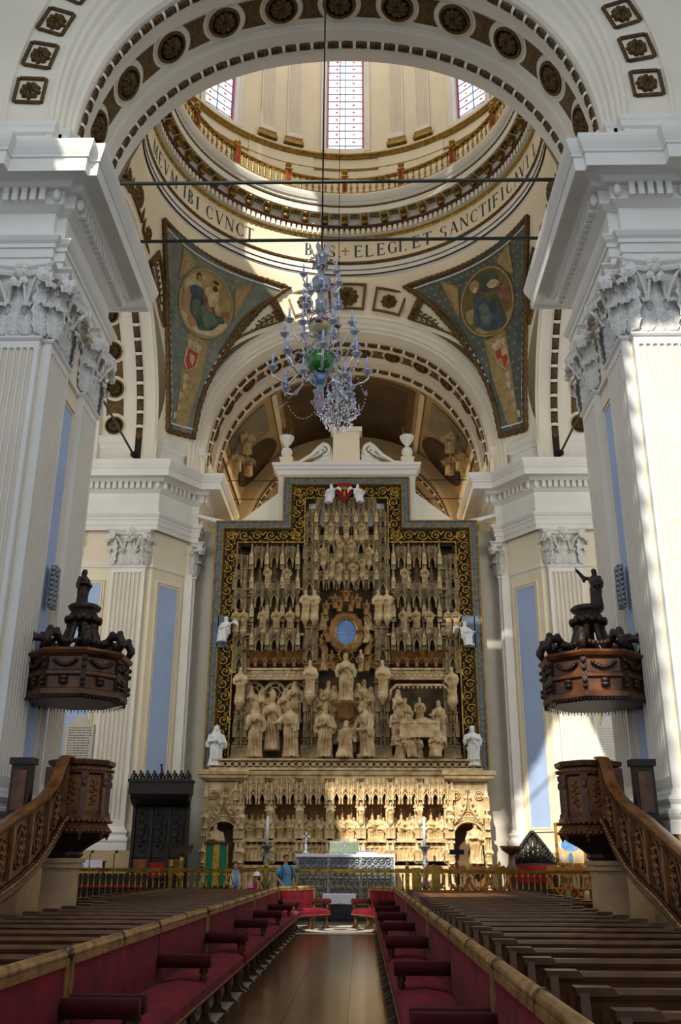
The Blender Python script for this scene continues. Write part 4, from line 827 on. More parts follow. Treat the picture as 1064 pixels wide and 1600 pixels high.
for k, m in (('a', 'alabaster'),):
    VX = dict(vox=.012, amp=.016)
    mkf('robed_pray', m, PRAY, seed=1, hood=True, **VX); mkf('robed_book', m, BOOK, seed=2, beard=True, head=(.008, -.015), **VX); mkf('robed_reach', m, REACHR, seed=3, beard=True, head=(.012, -.02), lean=.03, **VX); mkf('robed_reach_left', m, REACHL, seed=4, head=(-.01, -.03), lean=-.04, **VX)
    mkf('kneeling', m, LOW(PRAY), kneel=True, seed=5, **VX); mkf('seated', m, LOW(BOOK), seated=True, seed=6, **VX); mkf('bishop', m, PRAY, mitre=True, seed=7, **VX); mkf('virgin', m, PRAY, seed=8, wide=1.05, **VX); mkf('bowing', m, LOW(REACHL), seed=9, beard=True, head=(-.03, -.06), lean=-.05, **VX)
SMALL = [figure('statuette', 'alabaster_mid', A, seed=s_, vox=.03, amp=.012, beard=b_) for A, s_, b_ in ((PRAY, 1, False), (BOOK, 2, True), (DOWN, 3, False), (REACHR, 4, True))]
SMALLW = [figure('statuette', 'alabaster_light', A, seed=s_, vox=.03, amp=.014, beard=b_) for A, s_, b_ in ((PRAY, 5, False), (BOOK, 6, True), (REACHL, 7, False), (REACHR, 8, True))]
BUST = figure('cherub', 'alabaster_brown', LOW(PRAY), seated=True, wings=True, seed=3, vox=.035)
def stand(name, label, mesh_, X, Y, Z, H, rz=0, cat='statue', group=None, w=1.):
    o = obj(name, mesh_, None, T_(X, Y, Z) @ Rz(rz) @ S_(H*w, H*w, H)); return tag(o, label, cat, group)

PUT = figure('vault_putto', 'alabaster_light', LOW(REACHL), seated=True, wings=True, seed=17, vox=.03)
for s_ in (-1, 1):
    for a_, y_, k_ in ((33, 41.3, 1.7), (24, 41.5, 1.4), (30, 43.4, 1.6)): obj('vault_putto', PUT, ch, T_(s_*5.95*cos(R_(a_)), y_, 17.5 + 5.95*sin(R_(a_)) - .7) @ Rz(s_*-.5) @ S_(k_))
# ------------------------------------------------------------------ altarpiece
YA = 36.0
alt = thing('altarpiece', 'tall carved alabaster altarpiece in a blue and gold frame behind the altar', 'altarpiece', (0, 0, 0))
FPATH = [(-5.3, 4.8), (-5.3, 14.65), (-2.6, 14.65), (-2.6, 16.56), (2.6, 16.56), (2.6, 14.65), (5.3, 14.65), (5.3, 4.8)]
V2 = lambda Y: Matrix(((1, 0, 0, 0), (0, 0, -1, Y), (0, 1, 0, 0), (0, 0, 0, 1)))
def vrun(prof, path, m, name, parent, Y=YA): return part(name, run(prof, path), m, parent, V2(Y))
vrun([(0, -.3), (0, .33), (.02, .37), (.06, .37), (.09, .33)], FPATH, 'gold_paint', 'gilt_edge', alt); vrun([(.085, .32), (.27, .32)], FPATH, 'frame_blue', 'blue_band', alt)
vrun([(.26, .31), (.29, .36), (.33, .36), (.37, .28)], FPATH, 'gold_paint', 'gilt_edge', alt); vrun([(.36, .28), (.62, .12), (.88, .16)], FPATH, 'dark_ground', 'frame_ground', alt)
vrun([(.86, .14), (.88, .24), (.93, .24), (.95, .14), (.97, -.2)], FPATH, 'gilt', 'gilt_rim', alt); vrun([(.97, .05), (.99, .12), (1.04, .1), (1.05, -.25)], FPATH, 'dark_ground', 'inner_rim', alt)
mb = MB(); P = offset_path(FPATH, [1]*7, .177)
for a, b in zip(P, P[1:]):
    n = max(1, int((b-a).length/.42))
    for i in range(n): q = a + (b-a)*(i+.5)/n; mb.ball((q.x, YA-.325, q.y), (.04, .02, .055), 6, 4)
part('gilt_studs', mb, 'gilt', alt, stuff=True)
def scroll_mb(k):
    mb = MB(); pts = [(k*x, -.05 - .05*sin(pi*i/26), z) for i, (x, z) in enumerate(spiral(.21, 1.7))]
    mb.tube(pts, [.05*(1-.55*i/26) for i in range(27)], 5)
    mb.tube([(k*.0, -.04, .21), (-k*.14, -.06, .30), (-k*.22, -.04, .42)], [.05, .045, .02], 5)
    for a in (.3, 1.5, 2.7, 4.0, 5.2): mb.tube([(k*.20*cos(a), -.05, .20*sin(a)), (k*.27*cos(a+.25), -.08, .27*sin(a+.25)), (k*.25*cos(a+.6), -.04, .25*sin(a+.6))], [.03, .045, .01], 4)
    mb.ball((0, -.09, 0), .06, 7, 5); return mb.mesh('scroll', 'gilt')
SCR = (scroll_mb(1), scroll_mb(-1)); P = offset_path(FPATH, [1]*7, .62); kk = 0
for a, b in zip(P, P[1:]):
    L = (b-a).length; n = max(1, int(L/.46)); d = (b-a)/L
    for i in range(n + 1):
        q = a + d*(L*i/n); kk += 1; obj('scroll', SCR[kk % 2], alt, T_(q.x + (.05 if kk % 2 else -.05)*d.y, YA-.14, q.y) @ Ry(-atan2(d.x, d.y)*-1))
# stone field, coloured dark to deepen the gaps behind the carving
part('stone_field', MB().box(-4.35, 4.35, YA+.4, YA+.6, 4.7, 13.65).box(-1.75, 1.75, YA+.4, YA+.6, 13.6, 15.62), 'alabaster_recess_shade', alt)
def crocket_line(mb, a, b, n, r):
    for i in range(n): t = (i+.5)/n; mb.ball([a[k] + (b[k]-a[k])*t for k in range(3)], r, 5, 3)
def pinnacle_mb(h, w):
    mb = MB(); mb.taper((0, 0), w, w, w*.9, w*.9, 0, h*.5)
    for s in (-1, 1): mb.box(s*w*.55-.012, s*w*.55+.012, -w*.6, -w*.4, 0, h*.52)
    mb.taper((0, 0), w*1.3, w*1.3, w*1.1, w*1.1, h*.48, h*.53); mb.taper((0, 0), w*.85, w*.85, w*.1, w*.1, h*.53, h*.95)
    for s in (-1, 1): crocket_line(mb, (s*w*.42, -w*.3, h*.56), (s*w*.06, -w*.05, h*.92), 4, w*.16)
    mb.ball((0, 0, h*.96), w*.22, 6, 4); return mb
def canopy_mb(w, h, dep=.22):
    mb = MB(); F = [((-w/2, 0), (-w*.25, -dep)), ((-w*.25, -dep), (w*.25, -dep)), ((w*.25, -dep), (w/2, 0))]
    for (x0, y0), (x1, y1) in F:
        p = lambda t, z, o=0: (x0+(x1-x0)*t, y0+(y1-y0)*t - o, z)
        L = hypot(x1-x0, y1-y0)
        mb.tube([p(0, 0), p(.08, h*.22), p(.3, h*.40), p(.5, h*.48), p(.7, h*.40), p(.92, h*.22), p(1, 0)], .036*w/.5, 4); mb.tube([p(0, h*.34), p(.5, h*.86), p(1, h*.34)], .032*w/.5, 4)
        for a, b in (((0, h*.36), (.5, h*.86)), ((1, h*.36), (.5, h*.86))): crocket_line(mb, p(*a, .02), p(*b, .02), 4, .032*w/.5)
        for t in (.25, .5, .75): mb.tube([p(t, h*.45), p(t, h*.95)], .014, 4)
        mb.ball(p(.5, h*.93, .02), .045*w/.5, 5, 4)
        for z_ in (.98, .72): mb.tube([p(0, h*z_), p(1, h*z_)], .018, 4)
        for t in (.17, .34, .66, .83): mb.tube([p(t, h*.36), p(t, h*.98)], .011, 3)
    for x, y in ((-w/2, 0), (-w*.25, -dep), (w*.25, -dep), (w/2, 0)): mb.taper((x, y), .05*w/.5, .05*w/.5, .045*w/.5, .045*w/.5, -h*.12, h*.8); mb.taper((x, y), .05*w/.5, .05*w/.5, .01, .01, h*.8, h*1.12); mb.ball((x, y, -h*.15), .04*w/.5, 5, 4)
    mb.add([(-w/2, 0, h*.9), (-w*.25, -dep, h*.9), (w*.25, -dep, h*.9), (w/2, 0, h*.9)], [(0, 1, 2, 3)]); return mb
PIN_L = pinnacle_mb(1.5, .15).mesh('pinnacle', 'alabaster_grey'); PIN_M = pinnacle_mb(1.0, .11).mesh('pinnacle', 'alabaster_grey'); PIN_LL = pinnacle_mb(1.0, .13).mesh('pinnacle', 'alabaster_light')
CAN = canopy_mb(.52, .8).mesh('canopy', 'alabaster_grey'); CAN_L = canopy_mb(.62, .8).mesh('canopy', 'alabaster_light'); CON = MB().lathe([(.01, -.3), (.06, -.26), (.08, -.16), (.15, -.08), (.17, 0), (.0, .0)], 8).mesh('corbel', 'alabaster')
rr = random.Random(3)
def pin(u, v, me=PIN_L, Y=YA-.05, s=1., parent=None): p = at(u, v, Y); return obj('pinnacle', me, parent or alt, T_(p.x, Y, p.z) @ S_(1, 1, s))
def can(u, v, Y=YA-.02, me=CAN, s=1., parent=None): p = at(u, v, Y); return obj('canopy', me, parent or alt, T_(p.x, Y, p.z) @ S_(s))
def sta(u, v, hpx, Y=YA-.12, me=None, rz=None, corbel=True, parent=None, name='statuette', set_=SMALL, w=1.08):
    p = at(u, v, Y); H = hpx/37.; o = obj(name, me or rr.choice(set_), parent or alt, T_(p.x, Y, p.z) @ Rz(rr.uniform(-.4, .4) if rz is None else rz) @ S_(H*w, H*w, H))
    if corbel: obj('corbel', CON, parent or alt, T_(p.x, Y, p.z) @ S_(min(1.3, H)))
    return o
# buttresses between the fields
for u0 in (374, 484, 598, 707):
    inner = u0 in (484, 598); ytop = 795 if inner else 868
    a = at(u0, 1186, YA-.05); b = at(u0, ytop, YA-.05); w_ = .56 if inner else .5
    mb = MB(); mb.box(-w_/2, w_/2, 0, .3, 0, b.z-a.z)
    for s in (-1, 0, 1): mb.box(s*w_*.38-.035, s*w_*.38+.035, -.10+.06*abs(s), .05, 0, b.z-a.z)
    for z in lins(0, b.z-a.z, 14)[1:-1]: mb.box(-w_*.56, w_*.56, -.13, .02, z-.03, z+.03)
    mb.box(-w_*.7, w_*.7, -.22, .1, 0, .12); mb.box(-w_*.62, w_*.62, -.18, .1, .12, .5)
    part('buttress', mb, 'alabaster_grey', alt, T_(a.x, YA-.02, a.z))
    for v in ((852, 880, 905, 1010, 1090, 1130) if inner else (900, 930, 1010, 1030, 1130)):
        for s in (-1, 1): pin(u0 + s*8, v + 22, PIN_M, YA-.2)
    for v in (1165, 1140, 1115): can(u0, v, YA-.1, CAN, .62)
    if inner:
        for s in (-7, 7): sta(u0+s, 965, 42, YA-.3, set_=SMALLW)
        sta(u0, 1086, 50, YA-.34, set_=SMALLW); can(u0, 928, YA-.1, CAN, 1.05); can(u0, 1030, YA-.1, CAN, 1.0)
        for v in (880, 905, 850, 825): can(u0, v, YA-.1, CAN, .8)
    else:
        for s in (-6, 6): sta(u0+s, 985, 34, YA-.26)
        sta(u0, 1095, 48, YA-.28, set_=SMALLW); can(u0, 948, YA-.1, CAN, .9); can(u0, 1042, YA-.1, CAN, .9)
        for v in (890, 915, 1010): can(u0, v, YA-.1, CAN, .75)
# side fields: rows of canopies and saints over the lower scenes
for c, xs3, xs2 in ((429, (410, 431, 453), (418, 448)), (651, (631, 651, 671), (632, 664))):
    for u in (c-36, c-12, c+12, c+36):
        for v in (1016, 972, 928, 890): pin(u, v, PIN_L, YA-.16, .85); pin(u, v-8, PIN_LL, YA-.26, .62)
    for u in (c-24, c, c+24): pin(u, 926, PIN_M, YA+.1, 1.5); pin(u, 1000, PIN_M, YA+.1, 1.8)
    for u in xs2: sta(u, 916, 33, YA-.22)
    for u in xs3: sta(u, 986, 36, YA-.3)
    for d_ in (-24, 0, 24):
        u = c + d_; can(u, 884, YA-.12, CAN, .95); can(u, 868, YA+.1, CAN, .6); can(u, 946, YA-.2, CAN, 1.05); can(u, 930, YA+.05, CAN, .7); can(u, 1014, YA-.2, CAN, 1.0)
    for v in (921, 992): q = at(c, v, YA-.1); part('ledge', MB().box(q.x-1.15, q.x+1.15, YA-.22, YA+.3, q.z-.05, q.z+.04), 'alabaster_mid', alt)
    a = at(c, 1032, YA); mb = MB(); 
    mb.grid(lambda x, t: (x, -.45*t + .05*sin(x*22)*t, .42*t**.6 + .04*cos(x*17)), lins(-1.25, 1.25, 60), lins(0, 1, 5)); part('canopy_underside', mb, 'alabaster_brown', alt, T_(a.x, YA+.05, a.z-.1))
    for i in range(5): p = at(c-30+15*i, 1036, YA-.15); obj('cherub', BUST, alt, T_(p.x, YA-.1, p.z-.15) @ S_(.5))
    # frieze of small rings
    z0 = at(c, 1059, YA).z; part('frieze_band', MB().box(a.x-1.3, a.x+1.3, YA-.14, YA+.2, z0-.09, z0+.26).box(a.x-1.34, a.x+1.34, YA-.22, YA+.2, z0+.26, z0+.34), 'alabaster', alt)
    rg = MB().tube([(.09*cos(t), 0, .09*sin(t)) for t in lins(0, 2*pi, 10)], .022, 4).mesh('frieze_ring', 'alabaster_light')
    for i in range(12): obj('frieze_ring', rg, alt, T_(a.x-1.15+i*.209, YA-.16, z0+.085))
# lower left scene: round blind tracery behind the presentation group
a = at(429, 1075, YA)
rg = MB()
for r_ in (.42, .36, .2): rg.tube([(r_*cos(t), -.03, r_*sin(t)) for t in lins(0, 2*pi, 20)], .03, 4)
for t in lins(0, 2*pi, 6)[:-1]: rg.tube([(.2*cos(t), -.03, .2*sin(t)), (.36*cos(t), -.03, .36*sin(t))], .025, 4)
rg = rg.mesh('tracery_wheel', 'alabaster')
for dx in (-.82, 0, .82): obj('tracery_wheel', rg, alt, T_(a.x+dx, YA+.22, a.z-.15))
part('scene_floor', MB().box(a.x-1.3, a.x+1.3, YA-.5, YA+.3, 5.12, 5.24), 'alabaster', alt)
for u, v in ((389, 1085), (407, 1092), (445, 1090), (460, 1078), (418, 1105), (385, 1105)): sta(u, v+52, 60, YA+.1, corbel=False, name='relief_figure', set_=[FIG['robed_book'], FIG['robed_pray']], w=1.1)
GA = 'carved figures in the lower scenes of the altarpiece'
def big(k, label, u, v0, v1, Y, rz=0, w=1.0, cat='statue'):
    p = at(u, v1, Y); q = at(u, v0, Y); return stand('carved_figure', label, FIG[k], p.x, Y, p.z, q.z-p.z, rz, cat, GA, w)
big('robed_pray', 'praying alabaster woman, outermost figure of the lower left scene', 397, 1098, 1183, YA-.35, .3)
big('bishop', 'alabaster high priest in a pointed mitre, middle of the lower left scene', 424, 1084, 1172, YA-.1, 0, 1.0)
big('robed_reach_left', 'bearded alabaster man stepping left beside the priest in the mitre', 454, 1096, 1183, YA-.38, -.3, 1.02)
# centre field
for u in (494, 510, 526, 541, 556, 572, 588):
    for v, me in ((822, PIN_M), (850, PIN_L), (884, PIN_L), (912, PIN_M)): pin(u, v + 4*abs(u-541)/47 - 4, me, YA-.12 - .12*(1-abs(u-541)/60), .85); pin(u, v-6, PIN_LL, YA-.26, .55)
for i, v in enumerate((800, 826, 858, 890, 914)):
    for u in ((502, 518, 534, 549, 564, 580) if i != 1 else (541, 517, 565)): can(u, v+4, YA-.16, CAN, .8 if i != 3 else .9)
for u, v in ((505, 880), (531, 868), (549, 868), (577, 880), (541, 838), (517, 842), (565, 842), (530, 905), (552, 905), (518, 898), (566, 898)): sta(u, v, 30, YA-.32)
for u, v in ((524, 945), (541, 935), (558, 945), (510, 955), (573, 955), (532, 950), (550, 950)): p = at(u, v, YA-.2); obj('cherub', BUST, alt, T_(p.x, YA-.25, p.z-.2) @ Rz(rr.uniform(-.5, .5)) @ S_(.75))
for u, v, f_ in ((505, 985, 0), (503, 1025, 1), (577, 985, 0), (579, 1025, 1), (509, 1005, 1), (573, 1005, 0), (506, 1048, 0), (578, 1050, 1), (519, 1050, 1), (565, 1050, 0)): p = at(u, v, YA); obj('angel_relief', BUST if f_ else FIG['kneeling'], alt, T_(p.x, YA-.02, p.z) @ Rz(.9 if u < 541 else -.9) @ S_(1.0))
for s, u in ((1, 505), (-1, 577)):
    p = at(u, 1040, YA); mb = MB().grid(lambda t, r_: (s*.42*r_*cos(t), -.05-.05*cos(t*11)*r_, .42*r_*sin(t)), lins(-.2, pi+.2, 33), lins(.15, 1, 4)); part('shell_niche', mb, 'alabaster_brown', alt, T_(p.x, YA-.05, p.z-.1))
# oval window of blue glass
p = at(541, 988, YA-.12); ov = lambda r_, n=32: [(p.x + .42*r_*cos(t), p.z + .55*r_*sin(t)) for t in lins(0, 2*pi, n)[:-1]]
mk('oval_glass', '#3a67ac', .2, col2='#5c86c4', scale=1.2, emit=.12)
part('oval_glass', MB().prism(ov(1), YA-.1, YA-.06), 'oval_glass', alt, label='oval pane of blue glass')
mb = MB(); mb.tube([(x, YA-.13, z) for x, z in ov(1.02)] + [(ov(1.02)[0][0], YA-.13, ov(1.02)[0][1])], .06, 6); part('oval_frame', mb, 'gilt', alt); part('glazing_bars', MB().box(p.x-.015, p.x+.015, YA-.13, YA-.1, p.z-.55, p.z+.55).box(p.x-.42, p.x+.42, YA-.13, YA-.1, p.z-.05, p.z-.02), 'alabaster_light', alt)
mb = MB(); mb.tube([(x, YA-.05, z) for x, z in ov(1.3)] + [(ov(1.3)[0][0], YA-.05, ov(1.3)[0][1])], [.14+.05*(i % 2) for i in range(33)], 6); part('cloud_ring', mb, 'alabaster_brown', alt)
v_ = at(540, 1097, YA-.45); vt = at(540, 1018, YA-.45); big('virgin', 'alabaster Virgin with a gold sunburst halo under the oval window', 540, 1020, 1096, YA-.45, 0, 1.05)
part('virgin_pedestal', MB().lathe([(.1, -.7), (.3, -.6), (.34, -.2), (.5, -.1), (.55, 0), (0, 0)], 14), 'alabaster_brown', alt, T_(v_.x, YA-.4, v_.z))
mb = MB(); mb.tube([(.26*cos(t), 0, .26*sin(t)) for t in lins(0, 2*pi, 18)], .03, 5)
for i in range(18): t = i*2*pi/18; mb.tube([(.26*cos(t), 0, .26*sin(t)), ((.40+.06*(i % 2))*cos(t), 0, (.40+.06*(i % 2))*sin(t))], [.025, .006], 4)
hb_ = tag(part('halo', mb, 'gilt', None, T_(vt.x, YA-.36, vt.z-.1)), 'gold sunburst halo behind the head of the alabaster Virgin', 'halo')
for u, v in ((500, 1095), (512, 1082), (522, 1090), (530, 1108), (552, 1104), (560, 1086), (568, 1080), (580, 1092), (504, 1112), (545, 1120)): sta(u, v+55, 66, YA+.02, corbel=False, name='relief_figure', set_=[FIG['robed_book'], FIG['robed_pray'], FIG['robed_reach']], w=1.05)
big('robed_book', 'bearded alabaster apostle with a book, left below the Virgin', 507, 1100, 1183, YA-.5, .25, 1.02)
big('kneeling', 'kneeling alabaster apostle seen from behind, straight below the Virgin', 540, 1117, 1184, YA-.62, pi-.3, 1.2)
big('bowing', 'alabaster apostle in a broad mantle bowing in, right below the Virgin', 574, 1096, 1183, YA-.5, -.7, 1.08)
# lower right scene: the birth chamber
a = at(655, 1075, YA); part('scene_floor', MB().box(a.x-1.2, a.x+1.25, YA-.5, YA+.3, 5.12, 5.24), 'alabaster', alt)
mb = MB(); mb.tube([(-1.15, 0, -.5), (-1.1, -.05, -.1), (-.9, -.05, .1), (.9, -.05, .1), (1.1, -.05, -.1), (1.15, 0, -.5)], .06, 5)
for i in range(12): mb.ball((-.95+i*.173, -.08, .0), .05, 5, 4)
part('scene_arch', mb, 'alabaster', alt, T_(a.x, YA-.3, a.z-.05))
bd = at(655, 1130, YA-.3); mb = MB(); mb.box(-.75, .75, -.35, .3, -.55, -.05); mb.loft([[(-.75+i*.15, -.38+.03*sin(i*2), -.05), (-.75+i*.15, -.1, .18+.06*sin(i*1.3)), (-.75+i*.15, .3, .05)] for i in range(11)], False, False); part('carved_bed', mb, 'alabaster_light', alt, T_(bd.x, YA-.25, bd.z))
obj('relief_figure', FIG['seated'], alt, T_(bd.x-.5, YA-.1, bd.z-.2) @ Rz(.5) @ S_(1.35)); obj('relief_figure', FIG['kneeling'], alt, T_(bd.x+.05, YA+.05, bd.z+.05) @ S_(1.1)); obj('relief_figure', FIG['robed_book'], alt, T_(bd.x+.75, YA-.05, bd.z-.6) @ Rz(-.5) @ S_(1.5))
for u, v, k, s_, rz in ((623, 1140, 'robed_pray', 1.5, .5), (619, 1165, 'robed_book', 1.45, .6), (638, 1184, 'seated', 1.5, .6), (655, 1185, 'kneeling', 1.0, -.4), (626, 1186, 'kneeling', 1.3, .3), (690, 1150, 'robed_reach_left', 1.3, -.5)): p = at(u, v, YA-.4); obj('relief_figure', FIG[k], alt, T_(p.x, YA-.35, p.z) @ Rz(rz) @ S_(s_))
big('seated', 'seated alabaster nurse with a child at the front right of the lower right scene', 685, 1132, 1184, YA-.6, -.4, 1.45)
# plinth under the scenes
part('plinth', MB().box(-5.0, 5.0, YA-.75, YA+.3, 4.80, 4.88).box(-4.75, 4.75, YA-.6, YA+.3, 4.88, 5.14).box(-4.9, 4.9, YA-.72, YA+.3, 5.14, 5.2), 'alabaster_light', alt)
lz = MB()
for s in (-1, 1): lz.tube([(-.13, 0, s*.1), (0, -.03, s*.0), (.13, 0, -s*.1)], .022, 4)
lz.tube([(.06*cos(t), -.02, .06*sin(t)) for t in lins(0, 2*pi, 8)], .02, 4); lz = lz.mesh('lattice', 'alabaster_light')
for i in range(36): obj('lattice', lz, alt, T_(-4.55+i*.26, YA-.62, 5.01))
part('plinth_ground', MB().box(-4.7, 4.7, YA-.604, YA-.59, 4.9, 5.12), 'alabaster_recess_shade', alt)
# pale marble figures on the frame
wm = lambda k, *a, **kw: figure(k, 'white_marble', *a, **kw)
p = at(336, 1197, YA-.5); q = at(336, 1133, YA-.5); stand('marble_statue', 'white marble statue of a veiled woman, left foot of the gilded frame', wm('marble_statue', BOOK, hood=True, seed=11, amp=.014), p.x, YA-.5, p.z, q.z-p.z, .2, 'statue', None, 1.2)
p = at(740, 1197, YA-.5); q = at(740, 1133, YA-.5); stand('marble_statue', 'white marble statue with clasped hands, right foot of the gilded frame', wm('marble_statue', PRAY, beard=True, seed=12, amp=.014), p.x, YA-.5, p.z, q.z-p.z, -.2, 'statue', None, 1.2)
ang = wm('marble_angel', LOW(REACHR), seated=True, wings=True, seed=13, amp=.014)
for u, v0, v1, rz, lb in ((351, 963, 1004, -.5, 'white marble angel on the left upright of the gilded frame'), (728, 971, 1010, .5, 'white marble angel on the right upright of the gilded frame'), (517, 756, 787, -.5, 'white marble angel left of the red shield on the top frame'), (559, 756, 786, .5, 'white marble angel right of the red shield on the top frame')):
    p = at(u, v1, YA-.5); q = at(u, v0, YA-.5); stand('marble_angel', lb, ang, p.x, YA-.45, p.z, (q.z-p.z)*1.15, rz, 'statue', None, 1.15)
p = at(538, 768, YA-.4); mb = MB().prism([(-.3, .36), (.3, .36), (.32, -.1), (.0, -.5), (-.32, -.1)], -.08, 0); sh_ = part('red_shield', mb, 'red_cloth', alt, T_(p.x, YA-.36, p.z)); part('shield_charge', MB().tube([(0, -.1, -.35), (0, -.12, 0), (0, -.1, .2)], [.05, .07, .05], 5).ball((0, -.1, .12), (.16, .05, .1), 7, 5), 'gilt', sh_)
for s in (-1, 1): p = at(346 if s < 0 else 733, 985, YA); part('blue_plaque', MB().box(p.x-.3, p.x+.3, YA-.36, YA-.3, p.z-.75, p.z+.5), 'frame_blue', alt)

# ------------------------------------------------------------------ plaster crowning behind the frame
cr = thing('altarpiece_crowning', 'cream plaster pediment crowning the altarpiece, with scrolls and a pedestal', 'pediment', (0, 0, 0))
part('block', MB().box(-2.85, 2.85, YA+.05, YA+.7, 14.5, 17.0), 'arch_plaster', cr); part('shoulders', MB().prism([(-4.6, 14.6), (-2.8, 16.05), (2.8, 16.05), (4.6, 14.6)], YA+.1, YA+.6), 'arch_plaster', cr)
part('cornice', run([(0, 16.75), (.05, 16.8), (.08, 16.95), (.16, 17.0), (.18, 17.1), (.24, 17.14), (.26, 17.25), (0, 17.3)], [(-2.85, YA+.7), (-2.85, YA+.0), (2.85, YA+.0), (2.85, YA+.7)]).box(-2.85, 2.85, YA, YA+.7, 17.2, 17.28), 'white_plaster', cr)
part('pedestal', MB().taper((-.02, YA+.3), 1.15, .5, 1.1, .5, 17.25, 18.8).taper((-.02, YA+.3), 1.34, .62, 1.34, .62, 18.8, 19.0).taper((-.02, YA+.3), 1.3, .6, 1.3, .6, 17.25, 17.45), 'cream_plaster', cr)
for s in (-1, 1):
    mb = MB(); sp = [(s*(.95 + .42*0 - x), z) for x, z in spiral(.3, 1.6)]
    mb.tube([(s*2.5, YA+.2, 17.38), (s*2.0, YA+.2, 17.42), (s*1.5, YA+.2, 17.75), (s*1.15, YA+.2, 18.15)] + [(s*(.98 - .3*(1-i/20)*sin(pi*.0+i*.5)) , YA+.2, 17.98 + .3*(1-i/20)*cos(i*.5)) for i in range(20)], [.09]*4 + [.09*(1-.6*i/20) for i in range(20)], 6)
    mb.tube([(s*(2.42 + .17*(1-i/14)*sin(i*.55)), YA+.2, 17.48 + .15*(1-i/14)*cos(i*.55)) for i in range(14)], .06, 5)
    mb.prism([(s*.62, 17.28), (s*2.3, 17.28), (s*1.9, 17.42), (s*1.4, 17.72), (s*1.05, 18.0), (s*.62, 18.0)], YA+.22, YA+.4); part('scroll_volute', mb, 'white_plaster', cr)
    ml = MB()
    for i in range(4): ml.tube([(s*1.95, YA+.16, 17.36), (s*(1.6-.14*i), YA+.12, 17.45+.07*i), (s*(1.35-.16*i), YA+.16, 17.55+.13*i)], [.03, .045, .02], 4)
    part('gilt_leaves', ml, 'gold_paint', cr)
    p = at(447 if s < 0 else 637, 726, YA+.2); un = thing('stone_urn', 'cream urn with gilt foliage on the %s end of the altarpiece pediment' % ('left' if s < 0 else 'right'), 'urn', (p.x, YA+.3, 17.28))
    part('urn_base', MB().box(-.24, .24, -.2, .2, 0, .3).box(-.28, .28, -.24, .24, .3, .36), 'cream_plaster', un); part('urn_body', MB().lathe([(.08, .36), (.16, .4), (.2, .52), (.24, .66), (.2, .8), (.08, .88), (.07, .95), (.14, 1.02), (.26, 1.2), (.3, 1.32), (.31, 1.38), (.2, 1.4), (0, 1.4)], 16), 'white_plaster', un)
    mb = MB(); rq = random.Random(2)
    for i in range(24): a = i*2.4; r_ = rq.uniform(.05, .2); mb.tube([(r_*.4*cos(a), r_*.4*sin(a), 1.36), (r_*.9*cos(a), r_*.9*sin(a), 1.36+rq.uniform(.12, .28)), (r_*1.2*cos(a), r_*1.2*sin(a), 1.4+rq.uniform(.3, .52))], [.04, .05, .01], 4)
    part('gilt_foliage', mb, 'bronze', un)
for s in (-1, 1): part('side_ledge', MB().prism([(s*5.0, 14.55), (s*6.1, 14.9), (s*6.1, 15.0), (s*5.0, 14.75)], YA-.1, YA+.4), 'white_plaster', cr)

# ------------------------------------------------------------------ predella
YP = 35.5
FIGW = {k: None for k in ()}
BUSTW = figure("cherub", "alabaster_light", LOW(PRAY), seated=True, wings=True, seed=3, vox=.035)
pre = thing('predella', 'pale carved predella of seven relief niches and two arched niches under the altarpiece', 'predella', (0, 0, 0))
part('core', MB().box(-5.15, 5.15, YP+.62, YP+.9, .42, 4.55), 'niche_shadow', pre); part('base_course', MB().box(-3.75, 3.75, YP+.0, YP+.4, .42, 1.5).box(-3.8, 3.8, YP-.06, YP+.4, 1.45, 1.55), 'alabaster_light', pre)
part('cornice', run([(0, 4.42), (.05, 4.46), (.16, 4.52), (.18, 4.6), (.24, 4.64), (.26, 4.76), (.2, 4.8), (0, 4.82)], [(-5.2, YP+.9), (-5.2, YP-.12), (-3.75, YP-.12), (-3.75, YP+.05), (3.75, YP+.05), (3.75, YP-.12), (5.2, YP-.12), (5.2, YP+.9)]).box(-5.2, 5.2, YP, YP+.9, 4.74, 4.82), 'alabaster_light', pre)
mb = MB(); 
for i in range(52): mb.ball((-5.1+i*.2, YP-.14 if abs(-5.1+i*.2) > 3.75 else YP+.02, 4.55), (.08, .07, .06), 6, 4)
part('leaf_frieze', mb, 'alabaster_light', pre, stuff=True)
ZB = at(500, 1312, YP).z
part('relief_sill', MB().box(-3.75, 3.75, YP+.0, YP+.4, ZB-.08, ZB+.04), 'alabaster_light', pre)
for u in (372, 421, 467, 515, 564, 610, 656, 703):
    a = at(u, 1350, YP); b = at(u, 1222, YP); mb = MB(); mb.box(-.15, .15, .0, .3, 0, b.z-a.z)
    for s in (-1, 1): mb.box(s*.12-.03, s*.12+.03, -.06, .02, 0, b.z-a.z)
    for z in (.05, ZB-a.z-.1, ZB-a.z+.25, 1.9): mb.box(-.2, .2, -.1, .1, z, z+.08)
    part('pier_shaft', mb, 'alabaster_light', pre, T_(a.x, YP, a.z)); sta(u, 1285, 25, YP-.14, set_=SMALLW, parent=pre); can(u, 1253, YP-.02, CAN_L, .55, pre)
    for v in (1250, 1310, 1345): pin(u-4, v, PIN_LL, YP-.1, .7, pre); pin(u+4, v, PIN_LL, YP-.1, .7, pre)
